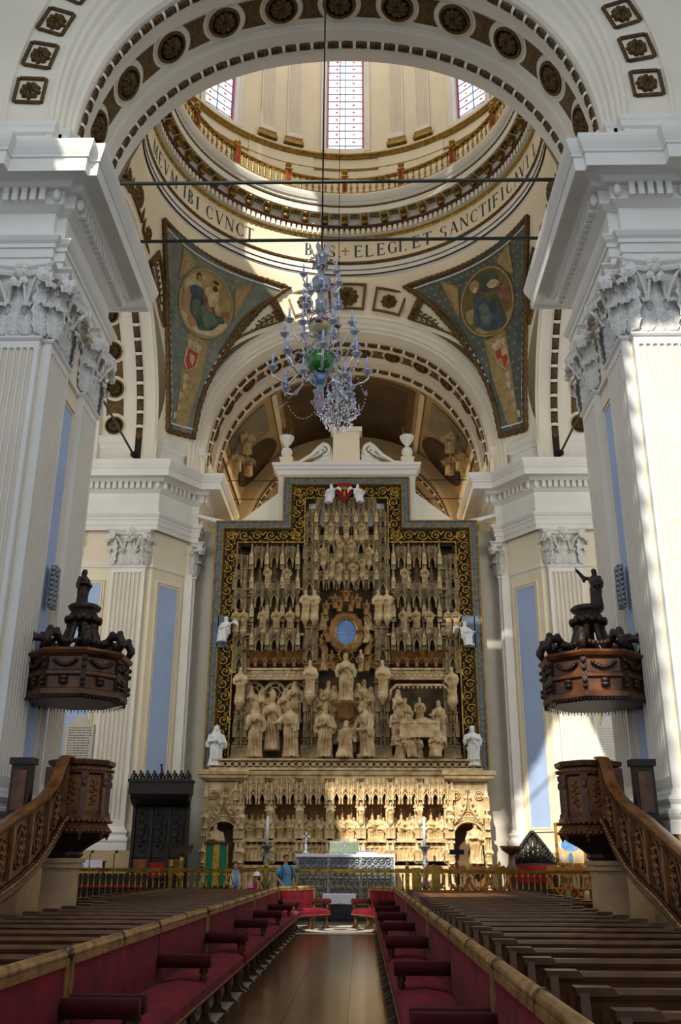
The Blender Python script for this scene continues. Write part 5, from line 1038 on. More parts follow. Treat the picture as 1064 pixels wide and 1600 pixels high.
for i, u in enumerate((396, 444, 490, 540, 587, 633, 680)):
    for d_ in (-14, 0, 14): can(u+d_, 1252, YP-.04, CAN_L, .75, pre); can(u+d_*.6, 1238, YP-.06, CAN_L, .6, pre)
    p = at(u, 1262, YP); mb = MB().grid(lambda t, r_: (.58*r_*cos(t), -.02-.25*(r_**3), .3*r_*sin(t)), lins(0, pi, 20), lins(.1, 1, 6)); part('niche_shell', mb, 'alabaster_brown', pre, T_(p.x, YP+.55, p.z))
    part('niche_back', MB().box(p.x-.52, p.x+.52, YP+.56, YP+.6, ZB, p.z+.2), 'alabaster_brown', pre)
    for j, (d_, dv) in enumerate(((-14, 2), (-5, -4), (5, 0), (13, -3), (-9, 8), (9, 8))):
        k = ('robed_pray', 'kneeling', 'robed_book', 'robed_reach_left', 'kneeling', 'seated', 'robed_reach')[(i*3 + j*2) % 7]; q = at(u+d_, 1309+dv*.2, YP); h_ = .95 if 'robed' in k else .85
        obj('relief_figure', SMALLW[(i+j) % 4] if j % 2 else FIGW[k] if k in globals().get('FIGW', {}) else SMALLW[(i*2+j) % 4], pre, T_(q.x, YP+.34-.12*(dv > 4), ZB+.04) @ Rz(-.5 if d_ > 0 else .5) @ S_(h_*1.05, h_*1.05, h_*(.66 if dv > 4 else .88)))
    for j in range(4):
        q = at(u-14+9*j, 1346, YP); obj('cherub', BUSTW if 'BUSTW' in globals() else BUST, pre, T_(q.x, YP+.22, q.z) @ Rz(.6-.4*j) @ S_(.85))
for s, lo, hi, uc in ((-1, 300, 368, 332), (1, 708, 782, 745)):
    c = at(uc, 1350, YP); X0, X1 = (-5.15, -3.72) if s < 0 else (3.72, 5.15); xc = (X0+X1)/2 - s*.02; R0 = .56
    mb = MB(); zc_ = 2.45
    arcp = [(xc + R0*cos(t), zc_ + R0*sin(t)) for t in lins(0, pi, 16)]
    # wall with an arched opening
    L = [(X0, .42), (xc-R0, .42)] ; 
    for (x0, x1) in ((X0, xc-R0), (xc+R0, X1)): mb.box(x0, x1, YP, YP+.3, .42, zc_)
    vs = []
    for i, (x, z) in enumerate(arcp): vs += [(x, YP, z), (x, YP, 4.45), (x, YP+.3, z)]
    mb.add(vs, [q for i in range(16) for q in ((3*i, 3*i+1, 3*i+4, 3*i+3), (3*i, 3*i+3, 3*i+5, 3*i+2))]); 
    for (x0, x1) in ((X0, xc-R0), (xc+R0, X1)): mb.box(x0, x1, YP, YP+.3, zc_, 4.45)
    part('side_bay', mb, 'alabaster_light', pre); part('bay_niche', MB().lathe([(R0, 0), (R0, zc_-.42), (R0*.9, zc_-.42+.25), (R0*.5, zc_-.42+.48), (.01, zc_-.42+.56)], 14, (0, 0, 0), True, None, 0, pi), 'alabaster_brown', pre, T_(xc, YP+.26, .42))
    mb = MB()
    for r_, w_ in ((R0+.03, .05), (R0+.12, .04), (R0+.2, .05)): mb.tube([(xc - r_, YP-.03, .9)] + [(xc + r_*cos(t), YP-.03, zc_ + r_*sin(t)) for t in lins(pi, 0, 20)] + [(xc + r_, YP-.03, .9)], w_, 5)
    mb.tube([(xc-.62, YP-.04, 2.9), (xc-.3, YP-.08, 3.15), (xc-.1, YP-.08, 3.5), (xc, YP-.08, 4.2), (xc+.1, YP-.08, 3.5), (xc+.3, YP-.08, 3.15), (xc+.62, YP-.04, 2.9)], .05, 5)
    for t in lins(0, 1, 7): mb.ball((xc-.5+.5*t, YP-.09, 3.0+1.1*t**1.6), .07, 6, 4); mb.ball((xc+.5-.5*t, YP-.09, 3.0+1.1*t**1.6), .07, 6, 4)
    for dx in (-.42, .42):
        for r_ in (.16, .09): mb.tube([(xc+dx + r_*cos(t), YP-.04, 3.95 + r_*sin(t)) for t in lins(0, 2*pi, 12)], .03, 4)
    for dx in (-.2, 0, .2): mb.tube([(xc+dx, YP-.03, 3.1), (xc+dx*.6, YP-.03, 3.5)], .025, 4)
    for r_ in (.12, .2): mb.tube([(xc + r_*cos(t), YP-.03, 3.2 + r_*sin(t)) for t in lins(0, 2*pi, 12)], .028, 4)
    part('ogee_arch', mb, 'alabaster_light', pre)
    for dx in (-.66, .66):
        for z in (.5, 1.5, 2.5, 3.4): obj('pinnacle', PIN_LL, pre, T_(xc+dx, YP-.08, z) @ S_(1.2, 1.2, .95))
        for z in (1.6, 2.75): obj('statuette', SMALLW[int(z)], pre, T_(xc+dx, YP-.16, z) @ S_(.8, .8, .65))
FIGN = figure('niche_statue', 'alabaster_light', BOOK, beard=True, seed=21, amp=.013)
for uc, me, lb, v0, v1 in ((333, FIGN, 'bearded stone saint in the arched niche left of the altar, behind the green stand', 1284, 1352), (745, figure('niche_statue', 'alabaster_light', BOOK, mitre=True, beard=True, seed=22, amp=.013, staff=[(.16, -.12, .05), (.16, -.1, .9)]), 'stone bishop with mitre and staff in the arched niche right of the altar', 1283, 1350)):
    p = at(uc, v1, YP+.1); q = at(uc, v0, YP+.1); stand('niche_statue', lb, me, p.x, YP+.12, p.z, q.z-p.z, 0, 'statue', None, 1.25)
# ------------------------------------------------------------------ pulpits
def oct_(r, z, cx=0, cy=0, n=8, ph=pi/8): return [(cx + r*cos(ph + 2*pi*i/n), cy + r*sin(ph + 2*pi*i/n), z) for i in range(n)]
def oct_stack(prof, cx=0, cy=0): return MB().loft([oct_(r, z, cx, cy) for r, z in prof], True, True, False)
def carved_oval(mb, M, a, b, seed=0):   # oval frame with a twisting acanthus spray inside, local x across, z up, y outwards (-)
    rq = random.Random(seed); mb.tube([(a*cos(t), -.015, b*sin(t)) for t in lins(0, 2*pi, 22)], a*.09, 5, M=M)
    mb.tube([(a*.25*sin(t*5), -.03, b*(.8-1.6*t)) for t in lins(0, 1, 14)], [a*.12]*15, 5, M=M)
    for i in range(9):
        z = b*(.75 - i*.185); s = 1 if i % 2 else -1
        mb.tube([(0, -.03, z), (s*a*.35, -.05, z + b*.08), (s*a*.6*sqrt(max(.1, 1-(z/b)**2)), -.03, z + b*rq.uniform(-.1, .12))], [a*.12, a*.18, a*.04], 4, M=M)
    return mb
pul = thing('pulpit', 'carved walnut pulpit with a stair parapet on a stone pillar, at the left pier', 'pulpit', (0, 0, 0))
PCX, PCY, PR = -5.12, 19.55, .60
part('stone_pillar', MB().box(-5.62, -5.06, 19.25, 19.85, 0, 1.55).box(-5.68, -5.0, 19.19, 19.91, 1.52, 1.58).box(-5.7, -4.98, 19.17, 19.93, 1.62, 1.7).box(-5.66, -5.02, 19.21, 19.89, 1.58, 1.62), 'stone_pink', pul, label='pale stone pillar')
part('bracket', MB().loft([oct_(.34, 1.7, -5.34, 19.55), oct_(.40, 1.76, -5.34, 19.55), oct_(.34, 1.82, -5.3, 19.55), oct_(.42, 1.92, -5.25, 19.55), oct_(.60, 2.1, PCX, PCY), oct_(.66, 2.16, PCX, PCY)], True, True, False), 'walnut_dark', pul)
part('body', oct_stack([(.62, 2.12), (.66, 2.16), (.68, 2.24), (.60, 2.34), (.66, 2.40), (.66, 2.46), (.56, 2.56), (.54, 3.26), (.60, 3.30), (.58, 3.42), (.66, 3.46), (.68, 3.54), (.6, 3.56)], PCX, PCY), 'walnut', pul)
for i in range(8):
    a = 2*pi*i/8; ap = .545*cos(pi/8); M = T_(PCX, PCY, 2.92) @ Rz(a + pi/2) @ T_(0, -ap, 0)
    mb = MB(); mb.box(-.17, .17, -.02, .0, -.33, .33); part('panel', mb, 'walnut_light', pul, M); part('panel_carving', carved_oval(MB(), M, .14, .30, i), 'walnut_light', pul)
    a2 = pi/8 + 2*pi*i/8; M2 = T_(PCX, PCY, 0) @ Rz(a2 + pi/2) @ T_(0, -.55, 0); mb = MB(); mb.box(-.055, .055, -.05, .03, 2.5, 3.3); mb.box(-.07, .07, -.07, .02, 3.2, 3.3); mb.box(-.07, .07, -.07, .02, 2.46, 2.56); mb.ball((0, -.05, 3.1), (.05, .04, .08), 6, 5); mb.lathe([(.0, -.20), (.05, -.1), (.07, -.02), (.04, .02)], 6, (0, -.06, 2.22)); part('corner_post', mb, 'walnut', pul, M2)
for z in (2.2, 2.38, 3.36):
    mb = MB(); [mb.ball((PCX + .67*cos(t)*(.93 if z > 3 else 1), PCY + .67*sin(t)*(.93 if z > 3 else 1), z), (.035, .035, .03), 5, 3) for t in lins(0, 2*pi, 40)[:-1]]; part('beading', mb, 'walnut_light', pul, stuff=True)
TOPS = [(19.1, 3.6), (18.75, 3.56), (18.55, 3.36), (18.36, 3.09), (18.05, 2.9), (17.74, 2.76), (17.13, 2.56), (16.33, 2.35), (15.66, 2.14), (14.5, 1.78), (13.0, 1.3)]
BOTS = [(19.1, 2.34), (18.7, 2.16), (18.04, 1.73), (17.42, 1.42), (16.68, 1.18), (15.87, .98), (14.5, .55), (13.0, .1)]
def along(T, y):
    for (y0, z0), (y1, z1) in zip(T, T[1:]):
        if y1 <= y <= y0: return z1 + (z0-z1)*(y-y1)/(y0-y1)
    return T[-1][1]
def ztop(y): return along(TOPS, y)
def zbot(y): return along(BOTS, y)
ys = lins(13.0, 19.1, 61)
mb = MB().grid(lambda y, k: ((-5.2 if k < 2 else -5.3), y, (zbot(y), ztop(y), ztop(y), zbot(y))[int(k)]), ys, [0, 1, 2, 3], False); part('stair_parapet', mb, 'walnut', pul)
for off, zo, th in ((-.0, 0, .1), (.02, -.1, .05)):
    part('handrail', MB().grid(lambda y, k: (-5.25 + (th+.02)*cos(k), y, ztop(y) + zo + .035*sin(k)), ys, lins(0, 2*pi, 8)), 'walnut_light', pul)
part('stair_string', MB().grid(lambda y, k: (-5.2 + .05*sin(k*1.5)*(k < 3) + .04, y, zbot(y) + .0 + .06*k), ys, [0, 1, 2, 3, 4]), 'walnut', pul)
mb = MB(); [mb.ball((-5.13, y, zbot(y)+.17), (.03, .05, .035), 5, 3) for y in lins(13.2, 19, 70)]; part('beading', mb, 'worn_gold', pul, stuff=True)
for i in range(7):
    y = 18.7 - i*.85; mb = MB(); mb.add([(x, y+dy, zbot(y+dy)+.3 if k == 0 else ztop(y+dy)-.12) for k in (0, 1) for x, dy in ((-5.13, -.06), (-5.13, .06))] + [(-5.2, y+dy, zbot(y)+.3 if k == 0 else ztop(y)-.12) for k in (0, 1) for dy in (-.06, .06)], [(0, 1, 3, 2), (0, 2, 6, 4), (1, 3, 7, 5)]); part('baluster_post', mb, 'walnut_light', pul)
    y2 = y - .425; zc = (zbot(y2) + ztop(y2))/2 + .08
    sh_ = Matrix(((1, 0, 0, 0), (0, 1, 0, 0), (0, .42, 1, 0), (0, 0, 0, 1)))
    if y2 > 13.3: part('panel_carving', carved_oval(MB(), T_(-5.19, y2, zc) @ sh_ @ Rz(pi/2), .2, .34, 20+i), 'walnut_light', pul)
for i in range(12): y = 18.9-i*.45; part('stair_tread', MB().box(-6.1, -5.3, y-.45, y, max(.05, zbot(y)-.12), max(.1, zbot(y)-.04)), 'walnut_dark', pul) if zbot(y) > .1 else None
part('back_post', MB().box(-5.82, -5.46, 17.5, 17.72, 2.3, 3.3).box(-5.86, -5.42, 17.46, 17.76, 3.3, 3.42).box(-5.86, -5.42, 17.46, 17.76, 2.2, 2.42), 'walnut_dark', pul, label='dark panelled door post'); part('door_post_panel', MB().box(-5.76, -5.52, 17.47, 17.5, 2.5, 3.2), 'walnut', pul)
part('seat_back', MB().box(-5.55, -5.35, 18.6, 18.66, 2.9, 3.36), 'walnut', pul)
copy_tree(pul, name='pulpit', scale=(-1, 1, 1), label='carved walnut pulpit with a stair parapet on a stone pillar, at the right pier')
# sounding boards
sb = thing('sounding_board', 'dark carved octagonal pulpit canopy hung on the left pier', 'pulpit canopy', (-5.42, 19.6, 4.74))
part('drum', oct_stack([(.98, 0), (1.08, .04), (1.08, .14), (1.0, .18), (1.0, .40), (1.06, .44), (1.06, .5), (1.0, .54), (1.0, .80), (1.1, .86), (1.14, .92), (1.08, .98), (.6, 1.05)]), 'walnut', sb)
part('soffit', oct_stack([(.9, -.02), (.97, .01)]), 'walnut_dark', sb)
mb = MB(); [mb.tube([(1.03*cos(t), 1.03*sin(t), .02), (1.03*cos(t), 1.03*sin(t), -.04 - .03*(i % 2))], [.016, .006], 4) for i, t in enumerate(lins(0, 2*pi, 88)[:-1])]; part('fringe', mb, 'walnut_dark', sb, stuff=True)
for i in range(8):
    a = 2*pi*i/8; ap = 1.0*cos(pi/8); M = Rz(a + pi/2) @ T_(0, -ap, 0); mb = MB()
    for t in lins(-1, 1, 8): mb.ball((.22*t, -.05, .72-.1*(1-t*t)), (.05, .05, .045), 6, 4, M=M)
    for z in (.28, .36): mb.ball((0, -.05, z), (.1, .06, .06), 7, 5, M=M)
    part('swag', mb, 'walnut_dark', sb, stuff=True)
    M2 = Rz(a + pi/8 + pi/2) @ T_(0, -1.0, 0); mb = MB(); mb.box(-.05, .05, -.06, .05, .16, .82, M=M2); [mb.ball((0, -.08, z), (.05, .05, .05), 6, 4, M=M2) for z in (.24, .34, .6, .74)]; part('corner_post', mb, 'walnut_dark', sb)
    ca, sa = cos(a+pi/8), sin(a+pi/8); P = [(1.0, 1.0), (1.08, 1.15), (1.0, 1.32), (.8, 1.32), (.62, 1.16), (.5, 1.1), (.36, 1.3), (.26, 1.62), (.22, 1.86)]
    mb = MB(); mb.tube([(r*ca, r*sa, z) for r, z in P], [.06, .09, .1, .09, .07, .07, .07, .06, .05], 7); [mb.ball((r*ca, r*sa, z+.06), .075, 6, 4) for r, z in P[1:6]]; [mb.ball((r*ca, r*sa, z), .085, 7, 5) for r, z in P[7:]]; part('scroll_rib', mb, 'walnut_dark', sb)
    mb = MB(); [mb.ball(((.82-.1*abs(t))*cos(a+t*.36), (.82-.1*abs(t))*sin(a+t*.36), 1.24-.1*(1-t*t)), .06, 6, 4) for t in lins(-1, 1, 7)]; part('garland', mb, 'walnut_dark', sb)
part('crown', MB().lathe([(.30, 1.72), (.34, 1.8), (.3, 1.88), (.22, 1.92), (.32, 1.98), (.36, 2.05), (.3, 2.1), (0, 2.12)], 16), 'walnut_dark', sb)
mb = MB(); [mb.ball((.34*cos(t), .34*sin(t), 1.76), .08, 6, 4) for t in lins(0, 2*pi, 12)[:-1]]; part('crown_beads', mb, 'walnut_dark', sb)
sb2 = copy_tree(sb, name='sounding_board', location=(5.40, 19.6, 4.7), scale=(-1, 1, 1), label='dark carved octagonal pulpit canopy hung on the right pier, partly in sun')
stand('wooden_statue', 'dark wooden statue of a standing saint with a book on the left pulpit canopy', figure('wooden_statue', 'walnut_dark', BOOK, seed=31, amp=.014), -5.5, 19.6, 6.8, .86, 1.1, 'statue', None, 1.15)
stand('wooden_statue', 'dark wooden statue raising a chalice on the right pulpit canopy', figure('wooden_statue', 'walnut_dark', ([(-.2, -.12, .78), (-.27, -.25, .97)], [(.17, -.02, .58), (.1, -.12, .52)]), seed=32, amp=.014, staff=[(-.27, -.26, .96), (-.27, -.26, 1.06)]), 5.62, 19.6, 6.8, .86, -.9, 'statue', None, 1.15)
for s, w_ in ((-1, 'left'), (1, 'right')):
    t = thing('line_loudspeaker', 'tall narrow silver loudspeaker on the %s pier above the pulpit canopy' % w_, 'loudspeaker', (s*6.25, 19.9, 6.85)); part('cabinet', MB().box(-.06, .06, -.16, .16, 0, .95), 'silver', t)
    g_ = MB().ball((0, -.16, 0), (.05, .04, .055), 7, 5).mesh('driver', 'silver')
    for i in range(8): obj('driver', g_, t, T_(0, 0, .08+.112*i)); obj('driver', g_, t, T_(-s*.06, .12, .08+.112*i))

# ------------------------------------------------------------------ velvet benches
def bench(L, nseat, name='velvet_bench'):
    b = thing(name, '', 'bench'); n = nseat; w_ = L/n      # runs along +y from 0, back at x=0, sitters look along +x
    rail = MB()
    for k in range(n*2):
        y0, y1 = k*L/(n*2), (k+1)*L/(n*2); part('gilt_rail', MB().tube([(0, y0+.03, 1.0), (0, y1-.03, 1.0)], .045, 10).box(-.05, .05, y0+.03, y1-.03, .93, .98), 'worn_gold', b); part('rail_band', MB().tube([(0, y0-.025, 1.0), (0, y0+.03, 1.0)], .055, 10), 'leg_wood', b)
    for k in range(n):
        y0, y1 = k*w_, (k+1)*w_
        part('back_panel', MB().grid(lambda y, z: (.035 + .025*sin(pi*(y-y0)/w_)**.5*sin(pi*(z-.44)/.5), y, z), lins(y0+.02, y1-.02, 12), lins(.44, .93, 6)), 'velvet', b)
        part('seat_cushion', MB().loft([[(x, y, z) for x, z in ((.04, .3), (.04, .45+d_), (.3, .49+d_), (.52, .47+d_), (.585, .42), (.59, .30))] for y, d_ in ((y0+.01, -.02), (y0+.08, .0), ((y0+y1)/2, .015), (y1-.08, 0), (y1-.01, -.02))], True, True, False), 'velvet', b)
        part('nail_trim', MB().box(.592, .60, y0, y1, .325, .34), 'worn_gold', b)
    part('back_board', MB().box(-.045, .03, 0, L, .30, .95), 'leg_wood', b); part('lower_rail', MB().box(.02, .06, 0, L, .36, .47), 'leg_wood', b)
    arm = MB().loft([[(x, -.07, .60), (x, .07, .60), (x, .08, .68), (x, .045, .725), (x, -.045, .725), (x, -.08, .68)] for x in (.03, .2, .5, .60)], True, True, True).mesh('armrest', 'velvet_dark')
    post = MB().lathe([(.03, .48), (.045, .5), (.03, .53), (.05, .56), (.035, .6), (.045, .63)], 10, (.53, 0, 0)).mesh('arm_post', 'leg_wood')
    for k in range(n+1):
        y = min(max(k*w_, .06), L-.06); obj('armrest', arm, b, T_(0, y, 0)); obj('arm_post', post, b, T_(0, y, 0))
    for y in (.02, L-.02): part('end_stile', MB().box(-.05, .05, y-.03, y+.03, .0, .98), 'worn_gold', b)
    leg = MB().lathe([(.05, .30), (.055, .26), (.03, .22), (.05, .17), (.035, .12), (.045, .09)], 8, (.5, 0, 0)).loft([[(.36, -.04, .0), (.64, -.04, 0), (.64, .04, 0), (.36, .04, 0)], [(.44, -.035, .05), (.56, -.035, .05), (.56, .035, .05), (.44, .035, .05)], [(.46, -.03, .1), (.54, -.03, .1), (.54, .03, .1), (.46, .03, .1)]], True, True, False).mesh('leg', 'leg_wood')
    m_ = max(2, int(L/.8))
    for k in range(m_+1): obj('leg', leg, b, T_(0, .08 + (L-.16)*k/m_, 0))
    return b
SP_L = [(1.1, 7.55), (7.65, 14.2), (14.35, 20.4), (20.5, 26.5)]; SP_R = [(.5, 7.0), (7.1, 13.6), (13.75, 19.9), (20.0, 26.4)]
names_ = ('nearest the camera', 'second from the camera', 'third from the camera', 'fourth from the camera')
B0 = bench(6.3, 2)
for s, SP, w_ in ((-1, SP_L, 'left'), (1, SP_R, 'right')):
    for k, (y0, y1) in enumerate(SP):
        o = B0 if (s < 0 and k == 0) else copy_tree(B0, name='velvet_bench')
        o.location = (-1.65 if s < 0 else 1.47, y0 if s < 0 else y1, 0); o.rotation_euler.z = 0 if s < 0 else pi; f_ = (y1-y0)/6.3; o.scale = (1, f_, 1)
        tag(o, 'red velvet bench with gilt back rail %s of the aisle, %s' % (w_, names_[k]), 'bench', 'red velvet benches')
B1 = bench(1.55, 1); B1.location = (-1.66, 26.6, 0); B1.rotation_euler.z = -.62; tag(B1, 'short red velvet bench slanting in at the far left end of the aisle', 'bench', 'red velvet benches')
B2 = copy_tree(B1, name='velvet_bench'); B2.location = (.80, 27.9, 0); B2.rotation_euler.z = pi + .50; tag(B2, 'short red velvet bench slanting in at the far right end of the aisle', 'bench', 'red velvet benches')

# ------------------------------------------------------------------ pews
def pew(x0, x1):
    p = thing('pew', '', 'pew'); w_ = x1 - x0
    part('top_rail', MB().loft([[(x, -.04, .86), (x, .05, .86), (x, .06, .89), (x, .04, .92), (x, -.03, .92), (x, -.05, .89)] for x in (x0+.02, x1-.02)], True, True, False), 'pew_wood', p)
    part('backrest', MB().box(x0, x1, -.015, .015, .35, .87).box(x0+.1, x1-.1, -.03, -.01, .45, .8), 'pew_wood', p); part('seat', MB().box(x0, x1, -.45, .0, .41, .45), 'pew_wood', p)
    part('kneeler', MB().box(x0, x1, .25, .42, .14, .18), 'pew_wood', p); part('book_shelf', MB().box(x0, x1, .02, .22, .66, .69), 'pew_wood', p)
    for x in (x0, x1):
        part('end_panel', MB().prism([(-.47, 0), (.12, 0), (.10, .8), (.07, .9), (-.06, .9), (-.12, .6), (-.47, .55)], -.03, .03, T_(x, 0, 0) @ Rz(pi/2) @ S_(1, 1, 1)), 'pew_wood', p)
        s_ = 1 if x == x0 else -1; part('end_cap', MB().loft([[(x-.05*s_, -.06, .88), (x+.22*s_, -.06, .88), (x+.22*s_, .08, .88), (x-.05*s_, .08, .88)], [(x-.05*s_, -.06, .93), (x+.18*s_, -.06, .93), (x+.18*s_, .08, .93), (x-.05*s_, .08, .93)]], True, True, False), 'pew_wood', p)
    return p
PW_A, PW_B = pew(0, 2.56), pew(0, 3.4); used_ = set()
def ordn(n): return ('front', 'second', 'third', 'fourth', 'fifth', 'sixth', 'seventh', 'eighth', 'ninth', 'tenth', 'eleventh', 'twelfth', 'thirteenth', 'fourteenth', 'fifteenth', 'sixteenth', 'seventeenth', 'eighteenth', 'nineteenth', 'twentieth', 'twenty-first', 'twenty-second', 'twenty-third', 'twenty-fourth', 'twenty-fifth', 'twenty-sixth')[n]
for s, w_, x0 in ((-1, 'left', -1.95), (1, 'right', 1.92)):
    for k in range(25):
        y = 28.9 - k*.972; src = PW_B if y > 19.9 else PW_A
        if src in used_: o = copy_tree(src, name='pew')
        else: o = src; used_.add(src)
        o.location = (x0, y, 0); o.scale = (s, 1, 1)
        tag(o, 'dark wooden pew %s of the aisle, %s row from the altar rail' % (w_, ordn(k)), 'pew', 'pews on the %s' % w_)

# ------------------------------------------------------------------ altar rail
ar = thing('altar_rail', 'brass balustrade across the front of the sanctuary', 'railing', (0, 31.55, .42))
part('hand_rail', MB().box(-8.9, 8.3, -.07, .07, .97, 1.03).box(-8.9, 8.3, -.04, .04, .92, .97), 'brass', ar); part('base_rail', MB().box(-8.9, 8.3, -.05, .05, 0, .06), 'brass', ar)
bl = MB().lathe([(.025, .06), (.035, .1), (.02, .16), (.017, .42), (.03, .46), (.03, .5), (.017, .55), (.02, .78), (.035, .84), (.025, .9)], 8).mesh('baluster', 'brass')
for i in range(92): obj('baluster', bl, ar, T_(-8.8 + i*.187, 0, 0))
ps = MB().box(-.06, .06, -.06, .06, 0, 1.06).lathe([(.05, 1.06), (.07, 1.1), (.03, 1.14), (.05, 1.2), (.02, 1.28), (0, 1.3)], 8).mesh('rail_post', 'brass')
for x in (-8.9, -8.45, -5.45, -2.45, 2.0, 4.9, 8.3): obj('rail_post', ps, ar, T_(x, 0, 0))
gp = MB().box(-.13, .13, -.09, .09, 0, 1.08).mesh('gate_post', 'brass')
for x in (-1.9, 2.28, 2.9): obj('gate_post', gp, ar, T_(x, 0, 0))

cb = thing('choir_bench', 'low dark choir bench with a red cushion behind the left part of the rail', 'bench', (-7.6, 32.3, .42))
part('seat_box', MB().box(-1.3, 1.3, -.2, .25, 0, .42), 'ebony', cb); part('backrest', MB().box(-1.3, 1.3, .2, .26, .4, .86), 'ebony', cb); part('cushion', MB().box(-1.25, 1.25, -.22, .2, .42, .5), 'red_cloth', cb)
for x in (-1.3, 1.3): part('end_panel', MB().box(x-.04, x+.04, -.24, .28, 0, .72), 'ebony', cb)
# ------------------------------------------------------------------ altar and sanctuary furniture
al = thing('altar', 'altar with an embossed silver front under a white cloth', 'altar', (0, 34.2, .42))
part('altar_base', MB().box(-1.62, 1.62, -.35, .5, 0, 1.45), 'silver', al); mb = MB(); rq = random.Random(4)
for i in range(15):
    for j in range(6):
        x, z = -1.48+i*.211, .15+j*.22; mb.tube([(x + .085*cos(t)*(1-t/16), -.37, z + .085*sin(t)*(1-t/16)) for t in lins(0, 9, 12)], .026, 4); mb.ball((x+.1, -.37, z+.1), .035, 5, 3)
part('embossed_scrolls', mb, 'silver', al, stuff=True)
for z in (.02, .72, 1.36): part('silver_band', MB().box(-1.63, 1.63, -.40, -.34, z, z+.06), 'silver', al)
for x in (-1.6, -.54, .54, 1.6): part('silver_pilaster', MB().box(x-.05, x+.05, -.41, -.34, 0, 1.42), 'silver', al)
part('altar_cloth', MB().box(-1.68, 1.68, -.42, .52, 1.45, 1.49).box(-1.66, 1.7, -.43, -.40, 1.40, 1.47).box(1.655, 1.69, -.41, .5, .4, 1.46), 'white_cloth', al)
part('altar_step', MB().box(-2.6, 2.6, -1.1, .8, -.02, .0).box(-2.2, 2.2, -.8, .8, 0, .02), 'walnut', al)
tb = thing('tabernacle', 'small green and silver tabernacle panel in the middle of the altar', 'tabernacle', (-.03, 34.45, 1.91)); part('case', MB().box(-.5, .5, -.05, .3, 0, .42), 'silver', tb)
for i in range(2): part('door', MB().box(-.48+.5*i, -.02+.5*i, -.08, -.05, .05, .37), mat('tabernacle_green', '#74836f', .4, .4, scale=20, bump=.5), tb)
bk = thing('open_book', 'open white missal lying on the right of the altar cloth', 'book', (.72, 34.05, 1.91), .2); part('left_page', MB().box(-.32, 0, -.18, .18, 0, .06), 'white_cloth', bk); part('right_page', MB().box(0, .32, -.18, .18, 0, .06), 'white_cloth', bk); part('bookstand', MB().box(-.36, .36, .1, .2, -.0, .12), 'silver', bk)
cr_ = thing('silver_cross', 'small silver ornament with a cross on the left of the altar', 'ornament', (-1.35, 34.3, 1.91)); part('stem', MB().lathe([(.16, 0), (.12, .08), (.04, .14), (.09, .26), (.03, .34), (.05, .4)], 10), 'silver', cr_); part('cross', MB().box(-.03, .03, -.02, .02, .38, .75).box(-.14, .14, -.02, .02, .55, .61), 'silver', cr_)
for s, w_, x in ((-1, 'left', -2.66), (1, 'right', 2.72)):
    c = thing('tall_candlestick', 'tall silver candlestick with a white candle on the %s of the altar' % w_, 'candlestick', (x, 33.9, .42), 0, 'altar candlesticks')
    part('base', MB().lathe([(.3, 0), (.26, .1), (.12, .18), (.16, .3), (.1, .4)], 12), 'silver', c); part('stem', MB().lathe([(.1, .4), (.17, .55), (.08, .7), (.14, .9), (.06, 1.05), (.12, 1.25), (.05, 1.4), (.08, 1.6), (.2, 1.72), (.22, 1.76), (.04, 1.78)], 12), 'silver', c); part('candle', MB().lathe([(.05, 1.78), (.05, 2.7), (.0, 2.72)], 10), 'white_cloth', c)
gs = thing('draped_lectern', 'lectern draped in green cloth with a gold stripe left of the altar', 'lectern', (-4.18, 32.7, .42))
part('drape', MB().grid(lambda x, z: (x, -.16 + .015*sin(x*30)*(1.8-z), z), lins(-.38, .38, 20), lins(.5, 1.78, 8)), 'green_cloth', gs); part('gold_stripe', MB().box(-.11, .11, -.185, -.17, .5, 1.78), 'gold_cloth', gs)
for x in (-.36, .36): part('gold_edge', MB().box(x-.02, x+.02, -.18, -.165, .5, 1.78), 'gold_cloth', gs); part('leg', MB().box(x-.03, x+.03, -.1, -.04, 0, 1.8), 'walnut_dark', gs)
part('desk_top', MB().box(-.42, .42, -.2, .15, 1.76, 1.83), 'walnut_dark', gs)
th_ = thing('carved_throne', 'tall black carved throne with a crested canopy left of the altar', 'throne', (-6.45, 34.0, .42))
part('back', MB().box(-.92, .92, .35, .5, 0, 3.45), 'ebony', th_)
for i in range(3):
    x = -.6+i*.6; part('carved_panel', MB().box(x-.24, x+.24, .31, .36, 1.35, 3.15), 'ebony', th_); part('panel_carving', carved_oval(MB(), T_(x, .3, 2.25), .2, .7, i), 'ebony', th_)
for x in (-.94, -.31, .31, .94): part('colonnette', MB().box(x-.05, x+.05, .26, .5, 0, 3.4), 'ebony', th_)
part('canopy', MB().prism([(-1.0, 3.2), (-.98, 3.42), (1.02, 3.42), (1.0, 3.2)], -.1, .5).box(-1.06, 1.06, -.35, .5, 3.42, 3.85).box(-1.1, 1.1, -.4, .52, 3.82, 3.92), 'ebony', th_); part('canopy_cove', MB().loft([[(-1.0, y, z), (1.0, y, z)] for y, z in ((-.33, 3.42), (-.25, 3.25), (0, 3.1), (.36, 3.0))], False, False), 'ebony', th_)
mb = MB()
for i in range(9):
    x = -.95+i*.2375; h_ = .5 if i == 4 else .28; mb.tube([(x, -.2, 3.9), (x+.03, -.2, 3.9+h_*.5), (x, -.2, 3.9+h_)], [.05, .06, .02], 5); mb.tube([(x-.1, -.2, 3.92), (x-.05, -.2, 4.1), (x+.08, -.2, 4.12), (x+.12, -.2, 3.95)], .03, 5); mb.ball((x, -.2, 3.9+h_), .05, 5, 4)
